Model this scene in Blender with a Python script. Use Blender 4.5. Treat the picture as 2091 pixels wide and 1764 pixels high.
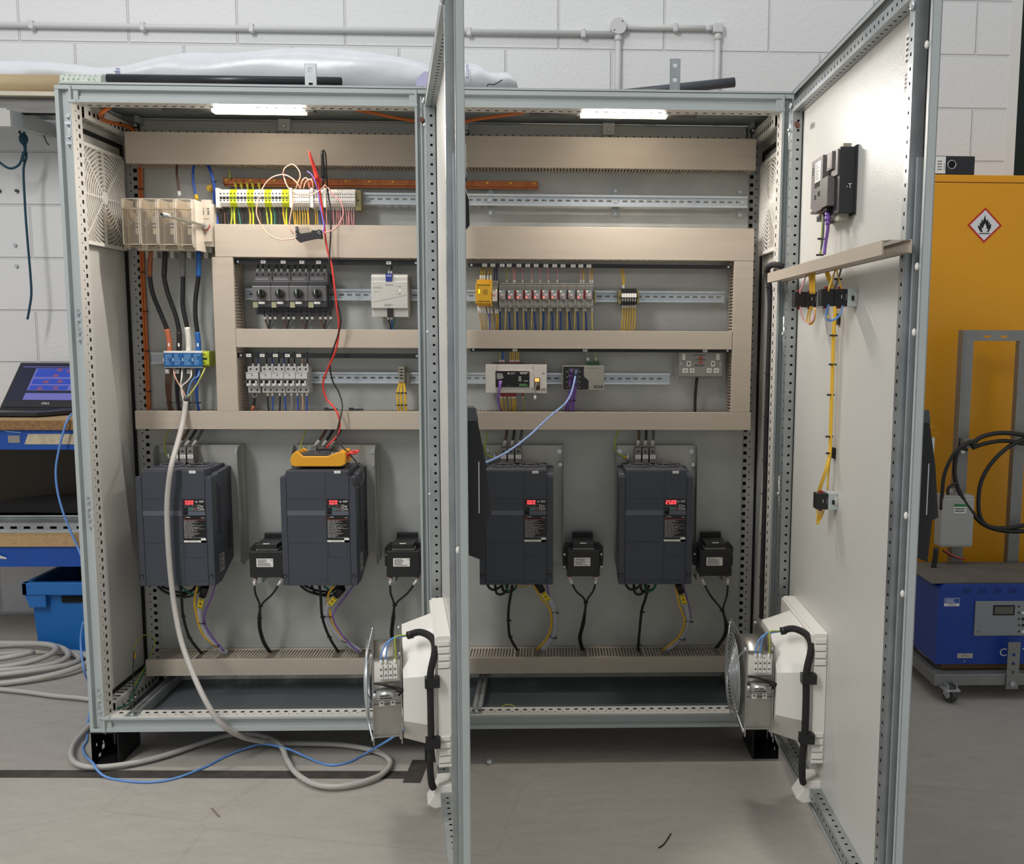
import bpy, math, random
from mathutils import Vector, Matrix
random.seed(7)
for _o in list(bpy.data.objects):
    bpy.data.objects.remove(_o, do_unlink=True)
SC = bpy.context.scene
COL = SC.collection
PI = math.pi

# ------------------------------------------------------------------ camera
FPX, PPX, PPY = 1902.37, 1187.14, 891.48           # focal length and principal point of a 2091 x 1764 frame
YAW, PITCH, ROLL = 0.0326, 0.1115, -0.0051
CAM = Vector((1.3256, -2.6154, 1.2521))
_cy, _sy, _cp, _sp = math.cos(YAW), math.sin(YAW), math.cos(PITCH), math.sin(PITCH)
_f = Vector((_sy * _cp, _cy * _cp, -_sp))
_r0 = Vector((_cy, -_sy, 0))
_d0 = _f.cross(_r0)
AX_R = _r0 * math.cos(ROLL) + _d0 * math.sin(ROLL)
AX_D = _d0 * math.cos(ROLL) - _r0 * math.sin(ROLL)
AX_F = _f
cd = bpy.data.cameras.new('camera')
cam = bpy.data.objects.new('camera', cd)
COL.objects.link(cam)
m3 = Matrix((AX_R, -AX_D, -AX_F)).transposed()
cam.matrix_world = Matrix.Translation(CAM) @ m3.to_4x4()
cd.sensor_fit = 'HORIZONTAL'
cd.sensor_width = 36.0
cd.lens = FPX / 2091 * 36.0
cd.shift_x = (1045.5 - PPX) / 2091
cd.shift_y = (PPY - 882.0) / 2091
cd.clip_start = 0.05
SC.camera = cam

# ------------------------------------------------------------------ world, lights, exposure
SC.view_settings.view_transform = 'Standard'
SC.view_settings.look = 'None'
SC.view_settings.gamma = 1.0
SC.view_settings.exposure = 0.30
SC.view_settings.use_curve_mapping = False
W = bpy.data.worlds.new('hall')
SC.world = W
W.use_nodes = True
W.node_tree.nodes['Background'].inputs[0].default_value = (0.93, 0.97, 1.0, 1)
W.node_tree.nodes['Background'].inputs[1].default_value = 0.36


def area(name, loc, target, sx, sy, power, col):
    l = bpy.data.lights.new(name, 'AREA')
    l.shape = 'RECTANGLE'
    l.size, l.size_y, l.energy, l.color = sx, sy, power, col
    o = bpy.data.objects.new(name, l)
    COL.objects.link(o)
    o.location = loc
    o.rotation_euler = (Vector(target) - Vector(loc)).to_track_quat('-Z', 'Y').to_euler()
    return o


area('hall_lamp', (-1.2, -3.2, 4.3), (0.5, 0.2, 0.7), 0.6, 2.4, 105, (1.0, 0.985, 0.96))
area('hall_lamp', (1.2, 0.1, 4.8), (1.2, 1.2, 1.6), 3.6, 0.4, 14, (0.97, 0.985, 1.0))

# ------------------------------------------------------------------ pixel of the photo -> point on a real plane
def ray(x, y):
    return AX_R * ((x - PPX) / FPX) + AX_D * ((y - PPY) / FPX) + AX_F


def P(x, y, Y):
    d = ray(x, y)
    return CAM + d * ((Y - CAM.y) / d.y)


def PX(x, y, X):
    d = ray(x, y)
    return CAM + d * ((X - CAM.x) / d.x)


def PZ(x, y, Z):
    d = ray(x, y)
    return CAM + d * ((Z - CAM.z) / d.z)


# ------------------------------------------------------------------ materials
MATS = {}


def lin(c):
    return tuple(((v / 255) / 12.92 if v / 255 <= 0.04045 else ((v / 255 + 0.055) / 1.055) ** 2.4) for v in c) + (1.0,)


def mat(name, col=(128, 128, 128), rough=0.5, metal=0.0, var=0.0, scale=30.0, bump=0.0, bscale=200.0, emit=None, es=1.0, spec=0.5, rvar=0.0, stretch=None):
    if name in MATS:
        return MATS[name]
    m = bpy.data.materials.new(name)
    m.use_nodes = True
    nt = m.node_tree
    b = nt.nodes['Principled BSDF']
    c = lin(col)
    b.inputs['Base Color'].default_value = c
    b.inputs['Roughness'].default_value = rough
    b.inputs['Metallic'].default_value = metal
    b.inputs['Specular IOR Level'].default_value = spec
    if var or bump or rvar:
        tc = nt.nodes.new('ShaderNodeTexCoord')
        co = tc.outputs['Object']
        if stretch:
            mp = nt.nodes.new('ShaderNodeMapping')
            mp.inputs['Scale'].default_value = stretch
            nt.links.new(co, mp.inputs[0])
            co = mp.outputs[0]
    if var or rvar:
        n = nt.nodes.new('ShaderNodeTexNoise')
        n.inputs['Scale'].default_value = scale
        n.inputs['Detail'].default_value = 5
        nt.links.new(co, n.inputs['Vector'])
        if var:
            r = nt.nodes.new('ShaderNodeValToRGB')
            r.color_ramp.elements[0].position = 0.3
            r.color_ramp.elements[1].position = 0.7
            r.color_ramp.elements[0].color = tuple(max(0, v * (1 - var)) for v in c[:3]) + (1,)
            r.color_ramp.elements[1].color = tuple(min(1, v * (1 + var)) for v in c[:3]) + (1,)
            nt.links.new(n.outputs['Fac'], r.inputs[0])
            nt.links.new(r.outputs[0], b.inputs['Base Color'])
        if rvar:
            mr = nt.nodes.new('ShaderNodeMapRange')
            mr.inputs[3].default_value = max(0, rough - rvar)
            mr.inputs[4].default_value = min(1, rough + rvar)
            nt.links.new(n.outputs['Fac'], mr.inputs[0])
            nt.links.new(mr.outputs[0], b.inputs['Roughness'])
    if bump:
        n2 = nt.nodes.new('ShaderNodeTexNoise')
        n2.inputs['Scale'].default_value = bscale
        n2.inputs['Detail'].default_value = 3
        nt.links.new(co, n2.inputs['Vector'])
        bp = nt.nodes.new('ShaderNodeBump')
        bp.inputs['Strength'].default_value = bump
        bp.inputs['Distance'].default_value = 0.002
        nt.links.new(n2.outputs['Fac'], bp.inputs['Height'])
        nt.links.new(bp.outputs[0], b.inputs['Normal'])
    if emit:
        b.inputs['Emission Color'].default_value = lin(emit)
        b.inputs['Emission Strength'].default_value = es
    MATS[name] = m
    return m


def clear(name, col, alpha, rough=0.08):
    if name in MATS:
        return MATS[name]
    m = bpy.data.materials.new(name)
    m.use_nodes = True
    nt = m.node_tree
    b = nt.nodes['Principled BSDF']
    b.inputs['Base Color'].default_value = lin(col)
    b.inputs['Roughness'].default_value = rough
    t = nt.nodes.new('ShaderNodeBsdfTransparent')
    t.inputs[0].default_value = lin((245, 240, 232))
    mx = nt.nodes.new('ShaderNodeMixShader')
    lw = nt.nodes.new('ShaderNodeLayerWeight')
    lw.inputs[0].default_value = 0.35
    mr = nt.nodes.new('ShaderNodeMapRange')
    mr.inputs[3].default_value = alpha
    mr.inputs[4].default_value = min(1, alpha + 0.55)
    nt.links.new(lw.outputs['Facing'], mr.inputs[0])
    nt.links.new(mr.outputs[0], mx.inputs[0])
    nt.links.new(t.outputs[0], mx.inputs[1])
    nt.links.new(b.outputs[0], mx.inputs[2])
    nt.links.new(mx.outputs[0], nt.nodes['Material Output'].inputs[0])
    MATS[name] = m
    return m


FRAME = mat('shaded_grey_paint', (178, 185, 184), 0.42, var=0.03, scale=6, bump=0.12, bscale=900)  # enclosure paint toned down, the shade on the frame put into its colour
CREAM = mat('lit_grey_powder_coat', (205, 203, 197), 0.4, bump=0.25, bscale=700, var=0.02, scale=5)  # the same enclosure paint, coloured as the strip lamps light it
DOORP = mat('door_powder_coat', (208, 207, 202), 0.30, bump=0.35, bscale=420, var=0.015, scale=4)
GALV = mat('galvanised_steel', (172, 177, 178), 0.42, 0.75, var=0.14, scale=14, rvar=0.12)
PLATE = mat('galvanised_plate', (176, 178, 174), 0.42, 0.25, var=0.10, scale=9, rvar=0.10, bump=0.03, bscale=60)
ZINC = mat('bright_zinc', (208, 213, 216), 0.28, 0.7, var=0.05, scale=40)
DUCT = mat('beige_grey_pvc', (182, 170, 155), 0.42, var=0.035, scale=5, stretch=(1, 1, 14))
BLACK = mat('black_plastic', (26, 26, 28), 0.45, bump=0.05, bscale=800)
DARK = mat('dark_void', (10, 10, 11), 0.9)
GASKET = mat('black_foam_gasket', (22, 22, 22), 0.9)
WHITE = mat('white_plastic', (232, 229, 222), 0.4)
PAPER = mat('white_label', (236, 234, 228), 0.6)
INK = mat('black_print', (24, 24, 26), 0.7)
GREYINK = mat('grey_print', (120, 120, 122), 0.7)
DRIVE = mat('slate_plastic', (62, 66, 75), 0.5, bump=0.1, bscale=1500)
DRIVEL = mat('slate_plastic_light', (92, 96, 108), 0.45)
LGREY = mat('light_grey_plastic', (186, 184, 178), 0.42)
MGREY = mat('mid_grey_plastic', (140, 138, 133), 0.45)
DGREY = mat('dark_grey_plastic', (72, 72, 74), 0.45)
STEEL = mat('cast_aluminium', (176, 174, 168), 0.34, 0.85, var=0.08, scale=30)
BRASS = mat('brass', (200, 160, 70), 0.3, 1.0)
COPPER = mat('copper', (170, 104, 66), 0.38, 0.9, var=0.15, scale=40)
KHAKI = mat('khaki_plastic', (120, 112, 70), 0.5)
YG = mat('green_yellow_plastic', (206, 222, 40), 0.45)
C_YEL = mat('yellow_wire', (222, 178, 50), 0.45)
C_PNK = mat('pink_wire', (220, 150, 150), 0.45)
C_PCH = mat('peach_wire', (232, 176, 150), 0.45)
C_BLU = mat('blue_wire', (40, 82, 170), 0.45)
C_LBL = mat('light_blue_cable', (104, 150, 214), 0.4)
C_BLK = mat('black_wire', (24, 24, 25), 0.4)
C_BRN = mat('brown_wire', (86, 56, 42), 0.45)
C_GRY = mat('grey_wire', (150, 148, 144), 0.45)
C_WHT = mat('white_wire', (226, 220, 210), 0.45)
C_GRN = mat('green_yellow_wire', (168, 176, 60), 0.45)
C_GN2 = mat('green_wire', (40, 110, 90), 0.45)
C_ORG = mat('orange_cable', (200, 106, 44), 0.45)
C_PUR = mat('purple_cable', (128, 92, 176), 0.42)
C_RED = mat('red_plastic', (206, 56, 46), 0.4)
C_DRD = mat('dark_red_ferrule', (140, 36, 34), 0.5)
C_GRC = mat('grey_cable', (182, 178, 172), 0.45)


# ------------------------------------------------------------------ mesh builder
class M:
    def __init__(s):
        s.v, s.f, s.mi, s.sm, s.mats = [], [], [], [], []

    def m_(s, m):
        if m not in s.mats:
            s.mats.append(m)
        return s.mats.index(m)

    def add(s, vs, fs, m, smooth=False):
        b = len(s.v)
        s.v += [Vector(v) for v in vs]
        k = s.m_(m)
        for f in fs:
            s.f.append(tuple(b + i for i in f))
            s.mi.append(k)
            s.sm.append(smooth)
        return s

    def box(s, x0, x1, y0, y1, z0, z1, m):
        x0, x1 = min(x0, x1), max(x0, x1)
        y0, y1 = min(y0, y1), max(y0, y1)
        z0, z1 = min(z0, z1), max(z0, z1)
        return s.add([(x0, y0, z0), (x1, y0, z0), (x1, y1, z0), (x0, y1, z0), (x0, y0, z1), (x1, y0, z1), (x1, y1, z1), (x0, y1, z1)],
                     [(0, 3, 2, 1), (4, 5, 6, 7), (0, 1, 5, 4), (1, 2, 6, 5), (2, 3, 7, 6), (3, 0, 4, 7)], m)

    def obox(s, c, u, v, w, hu, hv, hw, m):
        c, u, v, w = Vector(c), Vector(u).normalized() * hu, Vector(v).normalized() * hv, Vector(w).normalized() * hw
        vs = [c + a * u + b * v + d * w for d in (-1, 1) for a, b in ((-1, -1), (1, -1), (1, 1), (-1, 1))]
        return s.add(vs, [(0, 3, 2, 1), (4, 5, 6, 7), (0, 1, 5, 4), (1, 2, 6, 5), (2, 3, 7, 6), (3, 0, 4, 7)], m)

    def bar(s, a, b, w, h, m, up=(0, 0, 1)):
        a, b = Vector(a), Vector(b)
        u = (b - a)
        L = u.length
        u.normalize()
        v = Vector(up).cross(u)
        if v.length < 1e-4:
            v = Vector((1, 0, 0)).cross(u)
        v.normalize()
        return s.obox((a + b) / 2, u, v, u.cross(v), L / 2, w / 2, h / 2, m)

    def quad(s, a, b, c, d, m):
        return s.add([a, b, c, d], [(0, 1, 2, 3)], m)

    def prism(s, poly, fn, a0, a1, m, caps=True):
        n = len(poly)
        vs = [fn(p, a0) for p in poly] + [fn(p, a1) for p in poly]
        fs = [(i, (i + 1) % n, n + (i + 1) % n, n + i) for i in range(n)]
        if caps:
            fs += [tuple(range(n - 1, -1, -1)), tuple(range(n, 2 * n))]
        return s.add(vs, fs, m)

    def px(s, poly, x0, x1, m):       # polygon in (y, z)
        return s.prism(poly, lambda p, a: (a, p[0], p[1]), x0, x1, m)

    def py(s, poly, y0, y1, m):       # polygon in (x, z)
        return s.prism(poly, lambda p, a: (p[0], a, p[1]), y0, y1, m)

    def pz(s, poly, z0, z1, m):       # polygon in (x, y)
        return s.prism(poly, lambda p, a: (p[0], p[1], a), z0, z1, m)

    def cyl(s, a, b, r, m, n=14, r2=None):
        a, b = Vector(a), Vector(b)
        r2 = r if r2 is None else r2
        d = (b - a).normalized()
        u = d.orthogonal().normalized()
        w = d.cross(u)
        vs = [a + (u * math.cos(t) + w * math.sin(t)) * r for t in (2 * PI * i / n for i in range(n))]
        vs += [b + (u * math.cos(t) + w * math.sin(t)) * r2 for t in (2 * PI * i / n for i in range(n))]
        s.add(vs, [(i, (i + 1) % n, n + (i + 1) % n, n + i) for i in range(n)], m, True)
        k = len(s.v) - 2 * n
        for f in (tuple(k + i for i in range(n - 1, -1, -1)), tuple(k + n + i for i in range(n))):
            s.f.append(f)
            s.mi.append(s.m_(m))
            s.sm.append(False)
        return s

    def tube(s, pts, r, m, n=8, sub=4, closed=False, rf=None):
        pts = [Vector(p) for p in pts]
        if sub > 1 and len(pts) > 2:
            q = []
            N = len(pts)
            rng = range(N) if closed else range(N - 1)
            for i in rng:
                p0 = pts[(i - 1) % N] if closed or i > 0 else pts[0]
                p1, p2 = pts[i], pts[(i + 1) % N]
                p3 = pts[(i + 2) % N] if closed or i + 2 < N else pts[-1]
                for k in range(sub):
                    t = k / sub
                    q.append(0.5 * ((2 * p1) + (p2 - p0) * t + (2 * p0 - 5 * p1 + 4 * p2 - p3) * t * t + (3 * p1 - p0 - 3 * p2 + p3) * t ** 3))
            if not closed:
                q.append(pts[-1])
            pts = q
        N = len(pts)
        vs = []
        prev = None
        for i, p in enumerate(pts):
            a = pts[(i - 1) % N] if closed or i > 0 else p
            b = pts[(i + 1) % N] if closed or i + 1 < N else p
            d = (b - a)
            d = d.normalized() if d.length > 1e-9 else Vector((0, 0, 1))
            u = (d.orthogonal() if prev is None else prev - d * prev.dot(d))
            u = u.normalized() if u.length > 1e-6 else d.orthogonal().normalized()
            prev = u
            w = d.cross(u)
            rr = r if rf is None else r * rf(i / (N - 1))
            vs += [p + (u * math.cos(2 * PI * k / n) + w * math.sin(2 * PI * k / n)) * rr for k in range(n)]
        fs = []
        for i in range(N if closed else N - 1):
            j = (i + 1) % N
            fs += [(i * n + k, i * n + (k + 1) % n, j * n + (k + 1) % n, j * n + k) for k in range(n)]
        s.add(vs, fs, m, True)
        if not closed:
            k = len(s.v) - N * n
            for f in (tuple(k + i for i in range(n - 1, -1, -1)), tuple(k + (N - 1) * n + i for i in range(n))):
                s.f.append(f)
                s.mi.append(s.m_(m))
                s.sm.append(False)
        return s

    def ring(s, c, ax, R, r, m, n=40, k=6, a0=0, a1=2 * PI):
        c, ax = Vector(c), Vector(ax).normalized()
        u = ax.orthogonal().normalized()
        w = ax.cross(u)
        full = abs(a1 - a0 - 2 * PI) < 1e-6
        pts = [c + (u * math.cos(a0 + (a1 - a0) * i / n) + w * math.sin(a0 + (a1 - a0) * i / n)) * R for i in range(n if full else n + 1)]
        return s.tube(pts, r, m, n=k, sub=1, closed=full)

    def ball(s, c, rx, ry, rz, m, n=12, k=8):
        vs, fs = [], []
        for j in range(k + 1):
            t = PI * j / k
            for i in range(n):
                a = 2 * PI * i / n
                vs.append((c[0] + rx * math.sin(t) * math.cos(a), c[1] + ry * math.sin(t) * math.sin(a), c[2] + rz * math.cos(t)))
        for j in range(k):
            for i in range(n):
                fs.append((j * n + i, (j + 1) * n + i, (j + 1) * n + (i + 1) % n, j * n + (i + 1) % n))
        return s.add(vs, fs, m, True)

    def perf(s, o, u, v, L, Wd, holes, m):
        """flat strip o + a*u + b*v with real rectangular holes [(a0, a1, b0, b1)]"""
        o, u, v = Vector(o), Vector(u), Vector(v)
        us = sorted({0.0, L} | {round(h[0], 5) for h in holes} | {round(h[1], 5) for h in holes})
        us = [a for a in us if 0 <= a <= L]
        cuts = {}
        for h in holes:
            cuts.setdefault((round(h[0], 5), round(h[1], 5)), []).append((h[2], h[3]))
        for a, b in zip(us[:-1], us[1:]):
            if b - a < 1e-6:
                continue
            mid = (a + b) / 2
            gaps = sorted(g for k, gs in cuts.items() if k[0] < mid < k[1] for g in gs)
            z = 0.0
            for g0, g1 in gaps:
                if g0 > z + 1e-6:
                    s.quad(o + u * a + v * z, o + u * b + v * z, o + u * b + v * g0, o + u * a + v * g0, m)
                z = g1
            if Wd > z + 1e-6:
                s.quad(o + u * a + v * z, o + u * b + v * z, o + u * b + v * Wd, o + u * a + v * Wd, m)
        return s

    def text(s, body, pos, right, up, h, m, align='CENTER', off=0.0003):
        right, up = Vector(right).normalized(), Vector(up).normalized()
        nrm = right.cross(up)
        cu = bpy.data.curves.new('t', 'FONT')
        cu.body = body
        cu.size = h * 1.38
        cu.align_x = align
        cu.align_y = 'CENTER'
        cu.resolution_u = 2
        ob = bpy.data.objects.new('t', cu)
        COL.objects.link(ob)
        bpy.context.view_layer.update()
        me = ob.evaluated_get(bpy.context.evaluated_depsgraph_get()).to_mesh()
        pos = Vector(pos)
        s.add([pos + right * v.co.x + up * v.co.y + nrm * off for v in me.vertices], [tuple(p.vertices) for p in me.polygons], m)
        ob.to_mesh_clear()
        bpy.data.objects.remove(ob)
        bpy.data.curves.remove(cu)
        return s

    def lines(s, o, u, v, wd, ht, n, m, seed=1, off=0.0003, lo=0.4):
        """rows of small print, too small to read"""
        o, u, v = Vector(o), Vector(u).normalized(), Vector(v).normalized()
        nn = u.cross(v) * off
        r = random.Random(seed)
        for i in range(n):
            y0 = ht * (i + 0.25) / n
            y1 = ht * (i + 0.72) / n
            x, end = 0.0, wd * r.uniform(lo, 1)
            while x < end - 1e-4:
                x1 = min(end, x + wd * r.uniform(0.08, 0.22))
                s.quad(o + u * x - v * y1 + nn, o + u * x1 - v * y1 + nn, o + u * x1 - v * y0 + nn, o + u * x - v * y0 + nn, m)
                x = x1 + wd * 0.025
        return s

    def build(s, name, parent=None, org=None, bev=0.0, label=None, seg=2):
        if org is None:
            org = parent.get('_org', (0, 0, 0)) if parent else (0, 0, 0)
        org = Vector(org)
        me = bpy.data.meshes.new(name)
        me.from_pydata([tuple(v - org) for v in s.v], [], s.f)
        for m in s.mats:
            me.materials.append(m)
        me.polygons.foreach_set('material_index', s.mi)
        me.polygons.foreach_set('use_smooth', s.sm)
        me.update()
        o = bpy.data.objects.new(name, me)
        COL.objects.link(o)
        if parent:
            o.parent = parent
        else:
            o.location = org
        o['_org'] = tuple(org)
        if label:
            o['label'] = label
        if bev:
            b = o.modifiers.new('bevel', 'BEVEL')
            b.width, b.segments, b.limit_method, b.angle_limit = bev, seg, 'ANGLE', math.radians(40)
        return o


def tag(o, label, cat, group=None):
    o['label'], o['category'] = label, cat
    if group:
        o['group'] = group
    return o


def T(name, label, cat, loc=(0, 0, 0), rz=0.0, group=None, local=False):
    o = bpy.data.objects.new(name, None)
    COL.objects.link(o)
    o.empty_display_size = 0.05
    o.location = loc
    o.rotation_euler = (0, 0, rz)
    o['_org'] = (0, 0, 0) if local else tuple(loc)
    return tag(o, label, cat, group)


def struct(o):
    o['kind'] = 'structure'
    return o


def copy_tree(root, loc, label, group=None):
    r = root.copy()
    COL.objects.link(r)
    r.location = loc
    r['label'] = label
    if group:
        r['group'] = group
    for ch in list(root.children):
        c = ch.copy()
        COL.objects.link(c)
        c.parent = r
        for g in list(ch.children):
            d = g.copy()
            COL.objects.link(d)
            d.parent = c
    return r


def pr(x0, y0, x1, y1, Y):
    """pixel rectangle on the plane Y -> x0, x1, z0, z1"""
    a, b, c, d = P(x0, y0, Y), P(x1, y0, Y), P(x0, y1, Y), P(x1, y1, Y)
    return (a.x + c.x) / 2, (b.x + d.x) / 2, (c.z + d.z) / 2, (a.z + b.z) / 2


def fbox(m, x0, y0, x1, y1, Y, Yb, ma):
    a, b, c, d = pr(x0, y0, x1, y1, Y)
    m.box(a, b, Y, Yb, c, d, ma)
    return a, b, c, d


def spts(pts):
    return [P(*p) for p in pts]


def wire(name, label, cat, pts, r, m, group=None, n=6, sub=4, sleeve=None, sl_m=None, ties=()):
    """a cable through points (pixel x, pixel y, depth Y); sleeves and ties are its parts"""
    w = spts(pts)
    org = w[0]
    o = M().tube(w, r, m, n=n, sub=sub).build(name, org=org)
    tag(o, label, cat, group)
    if sleeve:
        for a, b in sleeve:
            M().tube([w[a] if isinstance(a, int) else P(*a), w[b] if isinstance(b, int) else P(*b)], r * 1.5, sl_m or PAPER, n=6, sub=1).build('marker_sleeve', o)
    for t in ties:
        c = P(*t[:3])
        k = M()
        k.ring(c, t[3] if len(t) > 3 else (0, 0.2, 1), r * 1.25 if len(t) < 5 else t[4], 0.0011, C_BLK, n=14, k=5)
        k.box(c.x + r * 1.1, c.x + r * 1.1 + 0.005, c.y - r - 0.003, c.y - r + 0.002, c.z - 0.002, c.z + 0.002, C_BLK)
        k.build('cable_tie', o)
    return o

# ================================================================== the setting
WY = 1.48


def wall_mat():
    m = bpy.data.materials.new('white_painted_blocks')
    m.use_nodes = True
    nt = m.node_tree
    L = nt.links.new
    b = nt.nodes['Principled BSDF']
    b.inputs['Roughness'].default_value = 0.55
    tc = nt.nodes.new('ShaderNodeTexCoord')
    sx = nt.nodes.new('ShaderNodeSeparateXYZ')
    cx = nt.nodes.new('ShaderNodeCombineXYZ')
    L(tc.outputs['Object'], sx.inputs[0])
    z0 = P(60, 85, WY).z - 0.2215 * 40
    x0 = P(261, 30, WY).x - 0.447 * 40 + 0.2235
    for k, src, off in ((0, 0, -x0), (1, 2, -z0)):
        a = nt.nodes.new('ShaderNodeMath')
        a.operation = 'ADD'
        a.inputs[1].default_value = off
        L(sx.outputs[src], a.inputs[0])
        L(a.outputs[0], cx.inputs[k])
    br = nt.nodes.new('ShaderNodeTexBrick')
    br.offset = 0.5
    for k, v in (('Scale', 1.0), ('Mortar Size', 0.006), ('Mortar Smooth', 0.6), ('Bias', 0.0), ('Brick Width', 0.447), ('Row Height', 0.2215)):
        br.inputs[k].default_value = v
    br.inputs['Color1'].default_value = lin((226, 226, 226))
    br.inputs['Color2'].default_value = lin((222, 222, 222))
    br.inputs['Mortar'].default_value = lin((212, 212, 211))  # joints of the white paint darkened slightly, their shading put into the colour
    L(cx.outputs[0], br.inputs['Vector'])
    L(br.outputs['Color'], b.inputs['Base Color'])
    n = nt.nodes.new('ShaderNodeTexNoise')
    n.inputs['Scale'].default_value = 62
    n.inputs['Detail'].default_value = 4
    L(tc.outputs['Object'], n.inputs['Vector'])
    inv = nt.nodes.new('ShaderNodeMath')
    inv.operation = 'MULTIPLY'
    inv.inputs[1].default_value = -1.0
    L(br.outputs['Fac'], inv.inputs[0])
    ad = nt.nodes.new('ShaderNodeMath')
    ad.operation = 'MULTIPLY_ADD'
    ad.inputs[1].default_value = 0.42
    L(n.outputs['Fac'], ad.inputs[0])
    L(inv.outputs[0], ad.inputs[2])
    bp = nt.nodes.new('ShaderNodeBump')
    bp.inputs['Strength'].default_value = 0.75
    bp.inputs['Distance'].default_value = 0.006
    L(ad.outputs[0], bp.inputs['Height'])
    L(bp.outputs[0], b.inputs['Normal'])
    return m


def floor_mat():
    m = bpy.data.materials.new('painted_concrete_floor')
    m.use_nodes = True
    nt = m.node_tree
    L = nt.links.new
    b = nt.nodes['Principled BSDF']
    b.inputs['Roughness'].default_value = 0.62
    tc = nt.nodes.new('ShaderNodeTexCoord')
    col = None
    for sc, lo, hi, st in ((1.6, (163, 157, 148), (180, 174, 165), (1, 1, 1)), (9, (150, 144, 135), (184, 178, 170), (1, 3, 1)), (60, (160, 154, 146), (176, 171, 163), (1, 1, 1))):
        mp = nt.nodes.new('ShaderNodeMapping')
        mp.inputs['Scale'].default_value = st
        L(tc.outputs['Object'], mp.inputs[0])
        n = nt.nodes.new('ShaderNodeTexNoise')
        n.inputs['Scale'].default_value = sc
        n.inputs['Detail'].default_value = 6
        L(mp.outputs[0], n.inputs['Vector'])
        r = nt.nodes.new('ShaderNodeValToRGB')
        r.color_ramp.elements[0].position, r.color_ramp.elements[1].position = 0.3, 0.7
        r.color_ramp.elements[0].color, r.color_ramp.elements[1].color = lin(lo), lin(hi)
        L(n.outputs['Fac'], r.inputs[0])
        if col is None:
            col = r.outputs[0]
        else:
            mx = nt.nodes.new('ShaderNodeMix')
            mx.data_type = 'RGBA'
            mx.inputs[0].default_value = 0.4
            L(col, mx.inputs[6])
            L(r.outputs[0], mx.inputs[7])
            col = mx.outputs[2]
    # thin drag scratches
    w = nt.nodes.new('ShaderNodeTexVoronoi')
    w.feature = 'DISTANCE_TO_EDGE'
    w.inputs['Scale'].default_value = 1.3
    L(tc.outputs['Object'], w.inputs['Vector'])
    rr = nt.nodes.new('ShaderNodeValToRGB')
    rr.color_ramp.elements[0].position, rr.color_ramp.elements[1].position = 0.0, 0.006
    rr.color_ramp.elements[0].color, rr.color_ramp.elements[1].color = (0.82, 0.82, 0.82, 1), (1, 1, 1, 1)
    L(w.outputs['Distance'], rr.inputs[0])
    mx = nt.nodes.new('ShaderNodeMix')
    mx.data_type = 'RGBA'
    mx.blend_type = 'MULTIPLY'
    mx.inputs[0].default_value = 0.55
    L(col, mx.inputs[6])
    L(rr.outputs[0], mx.inputs[7])
    L(mx.outputs[2], b.inputs['Base Color'])
    n = nt.nodes.new('ShaderNodeTexNoise')
    n.inputs['Scale'].default_value = 25
    n.inputs['Detail'].default_value = 6
    L(tc.outputs['Object'], n.inputs['Vector'])
    bp = nt.nodes.new('ShaderNodeBump')
    bp.inputs['Strength'].default_value = 0.15
    bp.inputs['Distance'].default_value = 0.004
    L(n.outputs['Fac'], bp.inputs['Height'])
    L(bp.outputs[0], b.inputs['Normal'])
    return m


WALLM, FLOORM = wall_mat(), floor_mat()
struct(M().box(-4, 6.5, -6, 4, -0.1, 0, FLOORM).build('floor'))
WEND = P(2056, 200, WY).x
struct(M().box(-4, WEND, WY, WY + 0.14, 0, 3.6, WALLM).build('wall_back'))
struct(M().box(WEND, WEND + 0.045, WY - 0.006, WY + 0.2, 0, 3.6, mat('white_gloss_trim', (222, 221, 217), 0.5)).build('trim_1'))
struct(M().box(WEND + 0.05, WEND + 1.6, WY + 0.10, WY + 0.16, 0, 3.6, mat('dark_green_sheet', (14, 38, 30), 0.6, var=0.15, scale=4)).build('door_1'))

TAPE = mat('worn_black_floor_tape', (66, 61, 56), 0.7, var=0.3, scale=25)
m = M()
a, b = PZ(-60, 1580, 0), PZ(852, 1588, 0)
c1, c2 = PZ(852, 1588, 0), PZ(868, 1552, 0)
m.bar((a.x, a.y, 0.0006), (b.x, a.y - 0.035, 0.0006), 0.045, 0.0008, TAPE)
m.bar((c1.x - 0.012, c1.y - 0.03, 0.0007), (c2.x - 0.012, c2.y, 0.0007), 0.05, 0.0009, TAPE)
tag(m.build('floor_tape', org=(0.4, a.y, 0)), 'worn black tape line with a corner on the floor before the enclosure', 'tape')

# small litter on the floor
m = M()
for (x0, y0, x1, y1, w) in ((432, 1650, 448, 1668, 0.006),):
    m.bar(PZ(x0, y0, 0.0006), PZ(x1, y1, 0.0006), w, 0.0006, mat('stain_brown', (128, 118, 104), 0.8))
tag(m.build('tape_scrap', org=PZ(440, 1660, 0)), 'thin brown scrap of tape stuck on the bare floor', 'scrap')
m = M()
m.tube([PZ(1345, 1731, 0.002), PZ(1357, 1722, 0.002), PZ(1370, 1702, 0.002)], 0.0016, C_BLK, sub=4)
tag(m.build('wire_offcut', org=PZ(1357, 1722, 0)), 'short dark curved wire offcut lying on the floor', 'wire offcut')
m = M()
c = PZ(999, 1560, 0)
m.cyl(c, c + Vector((0, 0, 0.014)), 0.009, ZINC, n=10)
tag(m.build('cage_nut', org=c), 'small bright metal nut on the floor under the enclosure edge', 'nut')

# ================================================================== the enclosure
EL = (1.0, 0.2, 0.0)
ENC = T('electrical_enclosure', 'large open two-bay grey electrical enclosure on black plinth corners', 'electrical enclosure', EL)
Z0, Z1 = 0.10, 1.90
PROF = [(0.044, 0.052), (0, 0.052), (0, 0), (0.010, 0), (0.013, 0.012), (0.024, 0.012), (0.026, 0.007), (0.036, 0.007), (0.038, -0.004), (0.044, -0.004)]


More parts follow.
